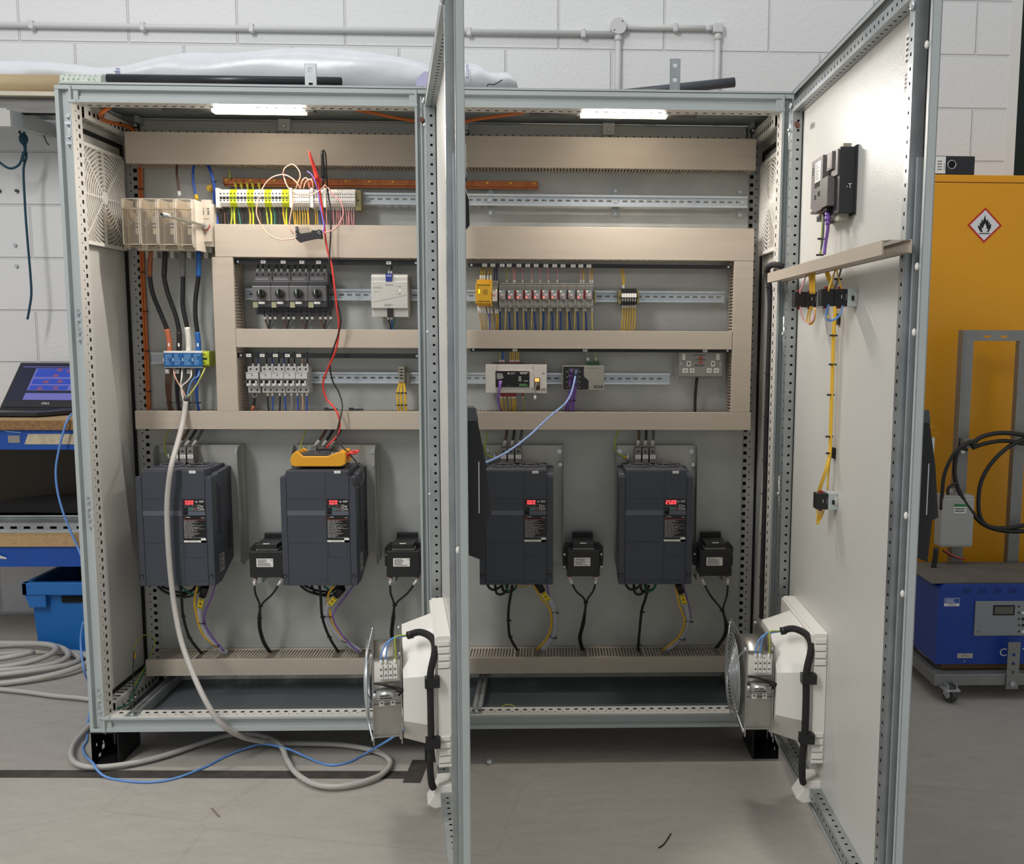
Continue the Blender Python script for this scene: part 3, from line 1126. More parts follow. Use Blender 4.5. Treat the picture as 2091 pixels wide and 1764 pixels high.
# door trunking on the right door
s1 = DR.hit(1803, 506, 0.072)[0]
z1, z0 = DR.hit(1803, 491.5, 0.072)[1], DR.hit(1803, 519, 0.072)[1]
s0 = 0.012
o = DT('door_trunking', 'short beige trunking running across the right-hand door, cut end towards viewer', 'trunking', DR, (s0, -0.03, z0))
m = M()
m.box(s0, s1, -0.074, -0.071, z0 - 0.001, z1 + 0.001, DUCT)
m.box(s0, s1, -0.071, -0.062, z1 - 0.001, z1 + 0.001, DUCT)
m.box(s0, s1, -0.071, -0.062, z0 - 0.001, z0 + 0.001, DUCT)
m.build('duct_cover', o)
m = M()
N = int((s1 + 0.03 - s0) / 0.0095)
hol = [(0.006 + i * 0.0095, 0.006 + i * 0.0095 + 0.0042, 0.006, 0.032) for i in range(N)]
for zz in (z0 + 0.0012, z1 - 0.0012):
    m.perf((s0, -0.071, zz), (1, 0, 0), (0, 1, 0), s1 + 0.03 - s0, 0.040, hol, DUCT)
m.box(s0, s1 + 0.03, -0.0335, -0.031, z0, z1, DUCT)
m.build('duct_body', o)

# operator panel seen from behind
HM = mat('warm_grey_plastic', (112, 106, 104), 0.45)
HK = mat('panel_black', (36, 38, 42), 0.42)
s1 = DR.hit(1750, 360, 0.002)[0]
s0 = DR.hit(1666, 380, 0.044)[0]
z1, z0 = DR.hit(1751, 300, 0.002)[1], DR.hit(1747, 434, 0.002)[1]
o = DT('operator_panel', 'rear of a black touch panel set into the right-hand door', 'operator panel', DR, (s0, -0.002, z0))
w, h = s1 - s0, z1 - z0
m = M()
m.box(s0, s1, -0.040, -0.002, z0, z1, HK)
m.box(s0 - 0.004, s1 + 0.004, -0.006, -0.002, z0 - 0.004, z1 + 0.004, HK)
m.build('panel_case', o, bev=0.001)
m = M()
m.box(s0 + w * 0.02, s0 + w * 0.55, -0.056, -0.040, z0 + h * 0.12, z1 - h * 0.02, HM)
m.box(s0 + w * 0.55, s0 + w * 0.80, -0.056, -0.040, z0 + h * 0.14, z0 + h * 0.60, HM)
m.box(s0 + w * 0.62, s0 + w * 0.84, -0.050, -0.040, z1 - h * 0.30, z1 - h * 0.03, HM)
m.box(s0 + w * 0.64, s0 + w * 0.80, -0.0506, -0.050, z1 - h * 0.27, z1 - h * 0.06, mat('taupe_cover', (140, 128, 122), 0.5))
m.box(s0 + w * 0.70, s0 + w * 0.97, -0.044, -0.040, z1 - h * 0.42, z1 - h * 0.03, HM)
m.build('rear_cover', o, bev=0.001)
m = M()
yb = -0.0563
m.box(s0 + w * 0.20, s0 + w * 0.46, yb, -0.056, z1 - h * 0.40, z1 - h * 0.08, PAPER)
m.lines((s0 + w * 0.23, yb, z1 - h * 0.10), (1, 0, 0), (0, 0, 1), w * 0.20, h * 0.28, 9, GREYINK, 8)
for a, b, c, d in ((0.20, 0.44, 0.41, 0.49), (0.20, 0.28, 0.60, 0.68), (0.36, 0.46, 0.57, 0.65)):
    m.box(s0 + w * a, s0 + w * b, yb, -0.056, z1 - h * d, z1 - h * c, DARK)
for k in range(4):
    m.box(s0 + w * 0.06, s0 + w * 0.13, yb, -0.056, z1 - h * (0.15 + k * 0.035), z1 - h * (0.135 + k * 0.035), DARK)
for k in range(9):
    m.box(s0 + w * 0.145, s0 + w * 0.165, yb, -0.056, z1 - h * (0.12 + k * 0.05), z1 - h * (0.108 + k * 0.05), DARK)
m.text('T-', (s1 + 0.0045, -0.020, z0 + h * 0.40), (0, -1, 0), (0, 0, 1), 0.010, PAPER)
m.build('rating_label', o)
m = M()
m.box(s0 + w * 0.80, s0 + w * 0.92, -0.030, -0.012, z1 + 0.000, z1 + 0.010, mat('olive_grey_clip', (160, 156, 140), 0.5))
m.box(s0 + w * 0.72, s0 + w * 0.90, -0.034, -0.012, z0 - 0.014, z0 + 0.002, MATS['olive_grey_clip'])
m.ball((s0 + w * 0.76, -0.036, z0 + 0.008), 0.004, 0.004, 0.004, WHITE)
m.ball((s0 + w * 0.12, -0.058, z0 + h * 0.16), 0.004, 0.004, 0.004, WHITE)
m.ball((s0 + w * 0.30, -0.050, z0 + h * 0.06), 0.004, 0.004, 0.004, WHITE)
m.box(s0 + w * 0.45, s0 + w * 0.72, -0.052, -0.040, z0 + h * 0.07, z0 + h * 0.12, DARK)
m.build('mounting_clip', o)


def dwire(name, label, cat, pts, r, ma, group=None, n=6, ties=()):
    w = [DR.world(DR.L(*p)) for p in pts]
    o = M().tube(w, r, ma, n=n).build(name, org=w[0])
    tag(o, label, cat, group)
    for t in ties:
        c = DR.world(DR.L(*t[:3]))
        k = M().ring(c, (0, 0, 1), t[3] if len(t) > 3 else r * 1.4, 0.0014, C_BLK, n=12, k=5)
        k.box(c.x - r * 1.4 - 0.008, c.x + r * 1.4 + 0.004, c.y - r - 0.003, c.y - r, c.z - 0.002, c.z + 0.002, C_BLK)
        k.build('cable_tie', o)
    return o


e = dwire('network_cable', 'purple network cable plugged into the touch panel on the right door', 'cable', [(1691, 432, 0.045), (1691, 452, 0.045), (1690, 470, 0.044), (1686, 495, 0.044), (1683, 520, 0.046)], 0.0038, C_PUR)
k = M()
for j, (y, r) in enumerate(((434, 0.0065), (442, 0.007), (450, 0.0055))):
    a, b = DR.world(DR.L(1690.5, y, 0.045)), DR.world(DR.L(1690.5, y + 9, 0.045))
    k.cyl(a, b, r, C_PUR, n=10)
k.build('plug_boot', e)
e = dwire('panel_supply_wire', 'grey and yellow supply wires dropping from the touch panel', 'wire', [(1679, 430, 0.045), (1680, 450, 0.045), (1678, 480, 0.045), (1676, 522, 0.046)], 0.0020, C_GRN, ties=((1678, 488, 0.045, 0.005), (1675, 521, 0.046, 0.006)))
M().tube([DR.world(DR.L(1681, 430, 0.045)), DR.world(DR.L(1682, 455, 0.045)), DR.world(DR.L(1680, 490, 0.045)), DR.world(DR.L(1674, 522, 0.046))], 0.0022, mat('slate_wire', (92, 96, 110), 0.5)).build('second_core', e)
a = DR.world(DR.L(1679, 432, 0.045))
M().box(a.x - 0.004, a.x + 0.004, a.y - 0.008, a.y + 0.008, a.z - 0.006, a.z + 0.008, C_DRD).build('plug', e)


def contact_block(px0, px1, pyc, L, label):
    """px0 tip, px1 door side"""
    s, z = DR.hit(px1, pyc, 0.003)
    o = DT('contact_block', label, 'contact block', DR, (s, -0.002, z - 0.02), 'push-button contact blocks on the right-hand door')
    sw, hz = 0.016, 0.0185
    m = M()
    m.box(s - sw, s + sw, -0.024, -0.0026, z - hz * 1.05, z + hz * 1.05, mat('pale_grey_collar', (176, 184, 184), 0.4))
    m.cyl((s, -0.010, z), (s, -0.002, z), 0.020, LGREY, n=20)
    m.box(s + sw, s + sw + 0.003, -0.016, -0.008, z - 0.006, z + 0.004, INK)
    m.build('collar', o, bev=0.001)
    m = M()
    n = 2 if L > 0.06 else 1
    seg = (L - 0.024) / n
    for k in range(n):
        y1, y0 = -0.024 - k * seg, -0.024 - (k + 1) * seg + 0.0006
        m.box(s - sw * 0.95, s + sw * 0.95, y0, y1, z - hz, z + hz, BLACK)
    m.build('contact', o, bev=0.0012)
    m = M()
    yy = -0.024 - seg * 0.45
    m.text('1', (s + sw * 0.96, yy, z + 0.001), (0, 1, 0), (0, 0, 1), 0.008, PAPER)
    m.lines((s + sw * 0.96, yy + 0.008, z + 0.008), (0, 1, 0), (0, 0, 1), 0.012, 0.014, 4, GREYINK, 9)
    m.build('print', o)
    m = M()
    for k in range(n):
        yy = -0.024 - seg * (k + 0.5)
        for dz in (hz, -hz - 0.005):
            m.box(s - 0.004, s + 0.006, yy - 0.004, yy + 0.004, z + dz, z + dz + 0.005, C_DRD)
    m.build('ferrule', o)
    return s, z


A1 = contact_block(1629, 1682, 612, 0.078, 'black double contact block nearest the hinge, pink wire above')
A2 = contact_block(1685, 1746, 608, 0.082, 'black double contact block with a looped blue wire below')
A3 = contact_block(1661, 1706, 1022, 0.052, 'single black contact block low on the right-hand door')
G = 'wires between the trunking and the contact blocks'
dwire('pink_wire', 'thin pink wire from the trunking to the first contact block', 'wire', [(1648, 556, 0.055), (1640, 580, 0.06), (1634, 592, 0.066), (1634, 600, 0.066)], 0.0016, C_PNK)
dwire('pink_wire', 'thin pink wire looping under the first contact block', 'wire', [(1634, 626, 0.066), (1636, 640, 0.064), (1644, 656, 0.056), (1653, 660, 0.05), (1662, 650, 0.045), (1664, 628, 0.04)], 0.0016, C_PNK)
for k in range(6):
    x = 1652 + k * 2.4
    dwire('yellow_wire', 'yellow wire running down to the first contact block', 'wire', [(x, 548 - k * 1.0, 0.052), (x + 1 - k * 0.3, 575, 0.052), (x + 2.5 - k * 0.5, 600, 0.048)], 0.0017, C_YEL if k % 3 else mat('amber_wire', (206, 150, 60), 0.5), group='bunch of yellow wires above the first contact block')
for k in range(2):
    dwire('yellow_wire', 'yellow wire looping below the first contact block', 'wire', [(1655 + 4 * k, 626, 0.05), (1650 + 4 * k, 640, 0.05), (1648 + 5 * k, 655, 0.05), (1655 + 2 * k, 662, 0.046), (1663 + k, 650, 0.042), (1664 + k, 628, 0.04)], 0.0017, C_YEL, group='yellow loops under the first contact block')
for k in range(4):
    dwire('yellow_wire', 'yellow wire slanting from the trunking behind the second contact block', 'wire', [(1684 + k * 2.2, 549 - k, 0.03), (1688 + k * 2.2, 565, 0.03), (1695 + k * 1.6, 580, 0.024), (1700 + k * 1.2, 594, 0.018)], 0.0018, C_YEL, group='bunch of yellow wires slanting behind the second contact block')
dwire('yellow_wire', 'yellow wire with red ferrule into the tip of the second contact block', 'wire', [(1707, 548, 0.04), (1700, 568, 0.055), (1693, 588, 0.07), (1692, 594, 0.07)], 0.0017, C_YEL)
dwire('yellow_wire', 'yellow wire with red ferrule into the door side of the second contact block', 'wire', [(1708, 548, 0.03), (1712, 568, 0.034), (1719, 590, 0.036)], 0.0017, C_YEL)
dwire('grey_wire', 'dark grey wire slanting down between the yellow ones by the second contact block', 'wire', [(1719, 545, 0.02), (1712, 568, 0.02), (1704, 592, 0.018)], 0.0022, MATS['slate_wire'], ties=((1712, 570, 0.02, 0.005),))
for k in range(2):
    dwire('blue_wire', 'blue wire looping under the second contact block', 'wire', [(1690 + k * 2, 622, 0.066), (1687 + k * 2, 640, 0.066), (1690 + k, 654 - k, 0.062), (1704, 653 - k * 2, 0.052), (1716, 642 - k * 2, 0.042), (1721, 624, 0.036)], 0.0018, C_LBL, group='blue loops under the second contact block')
dwire('yellow_wire', 'short yellow wire end hanging from the second contact block', 'wire', [(1692, 622, 0.064), (1690, 640, 0.064), (1691, 650, 0.064)], 0.002, C_YEL)
pts = [(1705, 624, 0.016), (1705, 640, 0.016), (1702, 690, 0.016), (1700, 760, 0.016), (1697, 850, 0.016), (1695, 920, 0.016)]
TI = ((1703, 685, 0.016), (1701, 744, 0.016), (1697, 806, 0.016), (1694, 891, 0.016), (1695, 925, 0.016))
for k in range(3):
    end = (((1686, 955, 0.03), (1676, 985, 0.036), (1670, 1005, 0.038)), ((1690, 955, 0.03), (1680, 985, 0.036), (1674, 1005, 0.038)), ((1694, 945, 0.018), (1691, 975, 0.02), (1690, 1000, 0.02)))[k]
    dwire('yellow_wire', 'long yellow wire of the loom taped down the right-hand door', 'wire', [(x + (k - 1) * 2.0, y, t) for x, y, t in pts] + list(end), 0.0021, C_YEL, group='yellow loom down the right-hand door', ties=[(a, b, c, 0.007) for a, b, c in TI] if k == 1 else ())
for k, (px_, py_) in enumerate(((1712, 652), (1703, 925))):
    s, z = DR.hit(px_, py_, 0.004)
    o = DT('tie_base', ('black adhesive cable base behind the blue loop on the right door', 'black adhesive cable base half-way down the yellow loom')[k], 'cable base', DR, (s, -0.002, z))
    M().box(s - 0.010, s + 0.010, -0.007, -0.002, z - 0.013, z + 0.013, BLACK).build('base', o, bev=0.001)
for k in range(4):
    dwire('yellow_wire', 'yellow wire drooping in a point under the low contact block', 'wire', [(1668 + k * 5, 1040, 0.04 - k * 0.006), (1669 + k * 3, 1055, 0.04 - k * 0.004), (1668 + k * 0.6, 1070, 0.038)], 0.0018, C_YEL, group='yellow wires under the low contact block')
# black loom that crosses from the enclosure to the door and runs down the front post
BR = MATS['black_braided_sleeve']
pts = [(1600, 545, -0.02), (1588, 541, -0.012), (1574, 542, 0.02), (1567, 552, 0.064), (1570, 580, 0.064), (1573, 620, 0.064), (1571, 700, 0.064), (1568, 800, 0.064), (1565, 900, 0.064), (1563, 1000, 0.064), (1560, 1100, 0.064), (1557, 1200, 0.064), (1556, 1262, 0.064)]
wire('cable_loom', 'black braided cable loom running down the right front post', 'cable', pts, 0.0085, BR, n=10, ties=[(1572, 586, 0.064, (0, 0, 1), 0.0115), (1574, 672, 0.064, (0, 0, 1), 0.0115), (1569, 762, 0.064, (0, 0, 1), 0.0115), (1566, 850, 0.064, (0, 0, 1), 0.0115), (1564, 940, 0.064, (0, 0, 1), 0.0115), (1562, 1008, 0.064, (0, 0, 1), 0.0115), (1560, 1090, 0.064, (0, 0, 1), 0.0115), (1558, 1178, 0.064, (0, 0, 1), 0.0115), (1557, 1258, 0.064, (0, 0, 1), 0.0115)])

# ================================================================== inside the enclosure: lamps, trunking, rails
LED = mat('lit_led_diffuser', (255, 250, 240), 0.5, emit=(255, 236, 208), es=11.0)
for (xa, xb, ya, yb), (da, db), lab in (((432, 621, 219.5, 229), (330, 640), 'lit LED strip lamp under the roof of the left bay'), ((1186, 1362, 228.5, 237), (1080, 1425), 'lit LED strip lamp under the roof of the right bay')):
    Y = 0.095
    a, b, z0, z1 = pr(xa, ya, xb, yb, Y)
    o = T('strip_lamp', lab, 'lamp', ((a + b) / 2, Y, z1), group='lit strip lamps inside the enclosure')
    m = M()
    for p, q in (((Y, z1), (Y, z0 + 0.002)), ((Y, z0 + 0.002), (Y + 0.004, z0)), ((Y + 0.004, z0), (Y + 0.030, z0))):
        m.quad((a, *p), (b, *p), (b, *q), (a, *q), LED)
    m.box(a, b, Y + 0.0305, Y + 0.034, z0, z1, WHITE)
    m.build('diffuser', o)
    # the strip's own light, an added area light tilted out to spare the trunking
    li = bpy.data.lights.new('strip_light', 'AREA')
    li.shape, li.size, li.size_y, li.energy, li.color = 'RECTANGLE', b - a - 0.01, 0.016, 11.5, (1.0, 0.93, 0.86)
    lo = bpy.data.objects.new('strip_light', li)
    COL.objects.link(lo)
    lo.parent = o
    lo.location = (0, 0.010, z0 + 0.0005 - z1)
    lo.rotation_euler = Vector((0, -0.64, -0.77)).to_track_quat('-Z', 'Y').to_euler()
    c, d = P(da, 228, Y).x, P(db, 232, Y).x
    m = M()
    m.box(c, a - 0.001, Y + 0.002, Y + 0.034, z0 + 0.004, z1 + 0.003, DGREY)
    m.box(b + 0.001, d, Y + 0.002, Y + 0.034, z0 + 0.004, z1 + 0.003, DGREY)
    m.box(c, d, Y + 0.004, Y + 0.034, z1 + 0.0005, z1 + 0.014, DGREY)
    m.box(c + 0.02, c + 0.06, Y, Y + 0.003, z0 + 0.008, z1 - 0.002, BLACK)
    m.build('lamp_body', o)


def trunking(label, x0, x1, z0, z1, Yf, vertical=False, pitch=0.0095, slot=0.0044, gaps=(), mould=0.0):
    Yb = YP - 0.0005
    o = T('trunking', label, 'trunking', ((x0 + x1) / 2, Yb, z0), group='slotted trunking on the mounting plate')
    m = M()
    t = 0.0022
    m.box(x0, x1, Yf, Yf + t, z0, z1, DUCT)
    if vertical:
        for xx in (x0, x1 - t):
            m.box(xx, xx + t, Yf + t, Yf + 0.011, z0, z1, DUCT)
    else:
        for zz in (z0, z1 - t):
            m.box(x0, x1, Yf + t, Yf + 0.011, zz, zz + t, DUCT)
    m.build('duct_cover', o, bev=0.0010)
    m = M()
    L = (z1 - z0) if vertical else (x1 - x0)
    n = int((L - 0.01) / pitch)
    D = Yb - Yf - 0.006
    hol = []
    for i in range(n):
        a = 0.006 + i * pitch
        hol.append((a, a + slot, 0.007, D - 0.020))
    for g0, g1 in gaps:
        hol = [h for h in hol if h[1] < g0 or h[0] > g1] + [(g0, g1, 0.007, D - 0.020)]
    q = 0.0025
    for s in (0, 1):
        if vertical:
            xx = x0 + q if s == 0 else x1 - q
            m.perf((xx, Yf + 0.006, z0), (0, 0, 1), (0, 1, 0), L, D, hol, DUCT)
        else:
            zz = z0 + q if s == 0 else z1 - q
            m.perf((x0, Yf + 0.006, zz), (1, 0, 0), (0, 1, 0), L, D, hol, DUCT)
    if vertical:
        m.box(x0 + q, x1 - q, Yb - 0.002, Yb, z0, z1, DUCT)
    else:
        m.box(x0, x1, Yb - 0.002, Yb, z0 + q, z1 - q, DUCT)
    m.build('duct_body', o)
    return o


YT = 0.245                                              # front of the trunking covers
x0, _, z0, z1 = pr(252, 266, 300, 344.5, YT)
x1 = P(1546, 320, YT).x
zt = (P(600, 268, YT).z + P(1400, 282, YT).z) / 2
zb = (P(600, 345, YT).z + P(1400, 353, YT).z) / 2


def hspan(xa, xb, ta, tb, ya, yb, Y=YT):
    """(ta, tb): top edge pixel y at xa and xb, (ya, yb): bottom edge"""
    return P(xa, (ta + ya) / 2, Y).x, P(xb, (tb + yb) / 2, Y).x, (P(xa, ya, Y).z + P(xb, yb, Y).z) / 2, (P(xa, ta, Y).z + P(xb, tb, Y).z) / 2


TR1 = hspan(255, 1544, 265.5, 286, 333.5, 346.5)
TR2 = hspan(438, 1540, 458, 466, 523, 534)
TR3x = (P(438, 680, YT).x, P(481, 680, YT).x)
TR4 = hspan(482, 1495, 677, 671, 716, 707)
TR5x = (P(1496, 690, YT).x, P(1535, 690, YT).x)
TR6 = hspan(276, 1533, 840, 841, 877, 877.5)
TR7 = hspan(302, 1510, 1341, 1340, 1377, 1369)
TR6 = (TR6[0], TR6[1], TR6[2], TR6[3])
trunking('wide topmost beige trunking right under the strip lamps', *TR1, YT, pitch=0.0098)
trunking('wide beige trunking below the terminal strip, second from the top', *TR2, YT)
trunking('narrow beige trunking between the motor breakers and the miniature breakers', *TR4, YT)
trunking('long beige trunking above the four drives', *TR6, YT)
trunking('bottom beige trunking below the four drives, slotted top in view', *TR7, YT - 0.015, gaps=tuple((P(a, 1330, 0.28).x - TR7[0], P(b, 1330, 0.28).x - TR7[0]) for a, b in ((404, 417), (447, 469), (548, 562), (683, 697), (733, 752), (1053, 1061), (1090, 1105), (1184, 1198), (1304, 1312), (1351, 1364), (1459, 1470))))
trunking('upright beige trunking left of the breakers', TR3x[0], TR3x[1], TR6[3] + 0.0005, TR2[2] - 0.0008, YT + 0.0002, vertical=True, pitch=0.0095, slot=0.0046)
trunking('upright beige trunking at the right end of the relays', TR5x[0], TR5x[1], TR6[3] + 0.0005, TR2[2] - 0.0008, YT + 0.0002, vertical=True, pitch=0.0095, slot=0.0046)


def din(label, xa, xb, pya, pyb, Y=0.318, slots=True, feet=()):
    x0, x1 = P(xa, (pya + pyb) / 2, Y).x, P(xb, (pya + pyb) / 2, Y).x
    z = (P(xa, pya, Y).z + P(xb, pyb, Y).z) / 2
    o = T('mounting_rail', label, 'rail', ((x0 + x1) / 2, Y, z), group='galvanised mounting rails')
    m = M()
    h = 0.0175
    for s in (-1, 1):
        m.box(x0, x1, Y, Y + 0.001, z + s * h, z + s * (h - 0.0048), ZINC)
        m.box(x0, x1, Y, Y + 0.0075, z + s * (h - 0.0058), z + s * (h - 0.0048), ZINC)
    hol = []
    k = 0.012
    while slots and k < x1 - x0 - 0.02:
        hol.append((k, k + 0.015, 0.0097, 0.0155))
        k += 0.025
    m.perf((x0, Y + 0.0065, z - 0.0126), (1, 0, 0), (0, 0, 1), x1 - x0, 0.0252, hol, mat('rail_zinc', (188, 196, 202), 0.35, 0.45, var=0.05, scale=20))
    m.build('rail', o)
    for xf in feet:
        c = P(xf, (pya + pyb) / 2, Y)
        m = M()
        m.box(c.x - 0.012, c.x + 0.012, Y + 0.008, YP, z - 0.012, z + 0.012, GALV)
        for s in (-1, 1):
            m.box(c.x - 0.010, c.x + 0.010, YP - 0.003, YP, z + s * 0.018, z + s * 0.044, GALV)
            m.cyl((c.x, YP - 0.003, z + s * 0.035), (c.x, YP - 0.007, z + s * 0.035), 0.005, ZINC, n=8)
        m.cyl((c.x, Y + 0.0065, z), (c.x, Y + 0.003, z), 0.006, ZINC, n=10)
        m.build('rail_foot', o)
    return z


Z_TS = din('rail carrying the terminal strip, running on empty to the right', 440, 1527, 403, 412, 0.305, feet=(1000, 1258, 1516))
Z_MB = din('rail behind the motor breakers, power supply and relays', 500, 1480, 602, 605, 0.318)
Z_CB = din('rail behind the miniature breakers and the controller', 500, 1368, 772, 772, 0.318)
Z_DB = din('short rail behind the blue distribution blocks', 308, 440, 731, 732, 0.318, slots=False)

# copper earth bar
Y = 0.315
x0, x1, z0, z1 = hspan(455, 1099, 362, 371, 375, 383, Y)
o = T('earth_bar', 'long drilled copper earth bar above the terminal strip', 'earth bar', ((x0 + x1) / 2, YP, z0))
m = M()
m.box(x0, x1, Y, Y + 0.006, z0, z1, COPPER)
m.box(x0, x1, Y + 0.006, Y + 0.010, z0 - 0.006, z0 + 0.004, COPPER)
m.build('bar', o, bev=0.0008)
m = M()
n = 40
for i in range(n):
    x = x0 + 0.012 + (x1 - x0 - 0.024) * i / (n - 1)
    m.cyl((x, Y, z1 - 0.007), (x, Y - 0.0025, z1 - 0.007), 0.0038, BRASS if i % 3 == 0 else COPPER, n=10)
m.build('screw', o)
for x in (x0 + 0.03, x1 - 0.012, (x0 + x1) / 2):
    M().cyl((x, Y + 0.006, (z0 + z1) / 2), (x, YP, (z0 + z1) / 2), 0.008, BRASS, n=12).build('standoff', o)
c = P(428, 384, 0.30)
o = M().cyl(c, (c.x, YP, c.z), 0.010, BRASS, n=16).cyl((c.x, c.y - 0.004, c.z), c, 0.006, BRASS, n=12).build('earth_stud', org=c)
tag(o, 'round brass stud left of the terminal strip', 'stud')

# ------------------------------------------------------------------ terminal strip
def term(name, label, xa, xb, ma, group, wide, Y=0.262):
    a, b, z0, z1 = pr(xa, 385.5, xb, 421, Y)
    g = 0.0003
    a, b = a + g, b - g
    c = (a + b) / 2
    m = M()
    m.px([(Y + 0.012, z1), (Y, z1 - 0.010), (Y, z0 + 0.010), (Y + 0.010, z0), (0.304, z0), (0.304, z1)], a, b, ma)
    r = min((b - a) * 0.28, 0.0024)
    for zz in ((z1 - 0.014, z0 + 0.0165) if wide else (z1 - 0.016, z0 + 0.026, z0 + 0.014)):
        m.cyl((c, Y + 0.0002, zz), (c, Y - 0.0003, zz), r, INK, n=8)
    zc = (z0 + z1) / 2
    if wide:
        m.box(a + 0.0006, b - 0.0006, Y - 0.0004, Y, zc - 0.005, zc + 0.003, INK if ma is WHITE else mat('olive_slot', (90, 100, 24), 0.5))
    o = m.build(name, org=(c, 0.304, z0))
    tag(o, label, 'terminal block', group)
    return c, z0, z1


XT0, XT1 = 447, 589.3
kinds = [0, 0, 0, 1, 1, 0, 0, 0, 1, 1, 0, 0, 0, 1, 1, 0, 0, 0, 1, 1]
TW = []
for i, k in enumerate(kinds):
    xa = XT0 + (XT1 - XT0) * i / 20
    lab = ('wide white terminal in the left run of the strip', 'wide green-yellow earth terminal in the left run of the strip')[k]
    TW.append((xa + 3.5, term('terminal_block', lab, xa, xa + 7.1, (WHITE, YG)[k], ('wide white terminals on the strip', 'green-yellow earth terminals on the strip')[k], True), k))
TN = []
for (xa, xb, n, lab) in ((596, 632, 8, 'narrow white terminal right of the earth terminals'), (639, 659, 4, 'narrow white terminal in the small run of four'), (665.5, 725, 13, 'narrow white terminal in the long right-hand run of the strip')):
    for i in range(n):
        w = (xb - xa) / n
        TN.append((xa + w * (i + 0.5), term('terminal_block', lab, xa + w * i, xa + w * (i + 1), WHITE, lab.replace('terminal', 'terminals', 1), False)))
for (xa, xb, lab) in ((439, 446.8, 'white end plate at the left end of the terminal strip'), (589.5, 595.8, 'tall white marker plate right of the last green-yellow terminal'), (632.3, 638.8, 'tall white marker plate before the small run of four terminals'), (659.3, 665.2, 'tall white marker plate before the long run of narrow terminals')):
    a, b, z0, z1 = pr(xa, 383, xb, 423, 0.252)
    o = M().box(a + 0.0003, b - 0.0003, 0.256, 0.304, z0, z1, WHITE).text('1', ((a + b) / 2, 0.256, (z0 + z1) / 2), (1, 0, 0), (0, 0, 1), 0.005, GREYINK).build('end_plate', org=((a + b) / 2, 0.3, z0), bev=0.0006)
    tag(o, lab, 'end plate')
a, b, z0, z1 = pr(725.5, 388, 737, 430, 0.27)
o = M().box(a, b, 0.27, 0.304, z0, z1, KHAKI).cyl(((a + b) / 2, 0.27, (z0 + z1) / 2), ((a + b) / 2, 0.2695, (z0 + z1) / 2), 0.003, INK, n=8).build('end_clamp', org=(a, 0.3, z0), bev=0.001)
tag(o, 'khaki end clamp at the right end of the terminal strip', 'end clamp')

# ------------------------------------------------------------------ fuse switch
CLEAR = clear('clear_polycarbonate', (232, 226, 214), 0.07)
EDGE_HL = clear('edge_highlight', (236, 230, 220), 0.5)  # pale strips that paint the highlights along the cover edges
IV = mat('ivory_plastic', (208, 199, 184), 0.42)
Y0 = 0.170
a, b, z0, z1 = pr(249, 405, 393.5, 507, Y0)
FS = T('fuse_switch', 'four-pole fuse switch with clear covers and long steel shaft', 'fuse switch', ((a + b) / 2, YP, z0))
m = M()
m.box(a + 0.008, b, Y0 + 0.075, YP, z0, z1, IV)
m.box(b - 0.002, b + 0.004, Y0 + 0.014, YP, z0 - 0.004, z1, IV)
m.build('base', FS, bev=0.001)
w = (b - a) / 4
for i in range(4):
    xa, xb = a + w * i + 0.0012, a + w * (i + 1) - 0.0012
    m = M()
    t = 0.0018
    zm = z1 - 0.030
    m.box(xa, xb, Y0, Y0 + t, z0 + 0.012, zm, CLEAR)
    m.box(xa, xa + t, Y0 + t, Y0 + 0.072, z0 + 0.004, z1, CLEAR)
    m.box(xb - t, xb, Y0 + t, Y0 + 0.072, z0 + 0.004, z1, CLEAR)
    m.box(xa, xb, Y0 + t, Y0 + 0.072, z0 + 0.004, z0 + 0.004 + t, CLEAR)
    m.box(xa, xb, Y0 - 0.002, Y0 + 0.030, zm, zm + 0.003, CLEAR)
    m.box(xa + 0.003, xb - 0.010, Y0 + 0.014, Y0 + 0.016, zm + 0.003, z1, CLEAR)
    m.ring((xa + w * 0.36, Y0 - 0.0005, (z0 + z1) / 2 - 0.002), (0, 1, 0), 0.006, 0.001, CLEAR, n=18, k=5)
    m.box(xa + 0.004, xa + 0.016, Y0 - 0.001, Y0 + 0.01, z0 - 0.004, z0 + 0.014, CLEAR)
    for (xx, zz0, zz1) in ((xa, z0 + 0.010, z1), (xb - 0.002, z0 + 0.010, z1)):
        m.box(xx, xx + 0.002, Y0 - 0.0006, Y0 + 0.0016, zz0, zz1, EDGE_HL)
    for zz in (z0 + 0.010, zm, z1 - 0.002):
        m.box(xa, xb, Y0 - 0.0006, Y0 + 0.0016, zz, zz + 0.002, EDGE_HL)
    m.build('clear_cover', FS)
    f = M()
    xm = xa + w * 0.66
    zc = (z0 + z1) / 2 - 0.002
    f.box(xm - 0.010, xm + 0.010, Y0 + 0.030, Y0 + 0.070, zc - 0.026, zc + 0.026, WHITE)
    f.box(xm - 0.004, xm + 0.006, Y0 + 0.036, Y0 + 0.044, zc - 0.044, zc + 0.040, ZINC)
    for dz in (0.004, -0.006):
        f.box(xm - 0.0104, xm + 0.0104, Y0 + 0.0294, Y0 + 0.0704, zc + dz - 0.002, zc + dz + 0.002, mat('violet_band', (66, 62, 120), 0.5))
    f.build('fuse_link', FS)
    p = M()
    p.box(xa + 0.004, xa + 0.008, Y0 + 0.024, Y0 + 0.074, z0 + 0.008, z1 - 0.034, IV)
    p.build('barrier', FS)
a2, b2, c2, d2 = pr(406.5, 415, 434.5, 503, 0.245)
m = M()
m.box(a2, b2, 0.252, YP, c2, d2, IV)
m.box(a2 + 0.004, b2 - 0.004, 0.246, 0.252, c2 + 0.014, d2 - 0.010, IV)
m.box(a2 + 0.005, b2 - 0.007, 0.256, YP, d2, d2 + 0.012, IV)
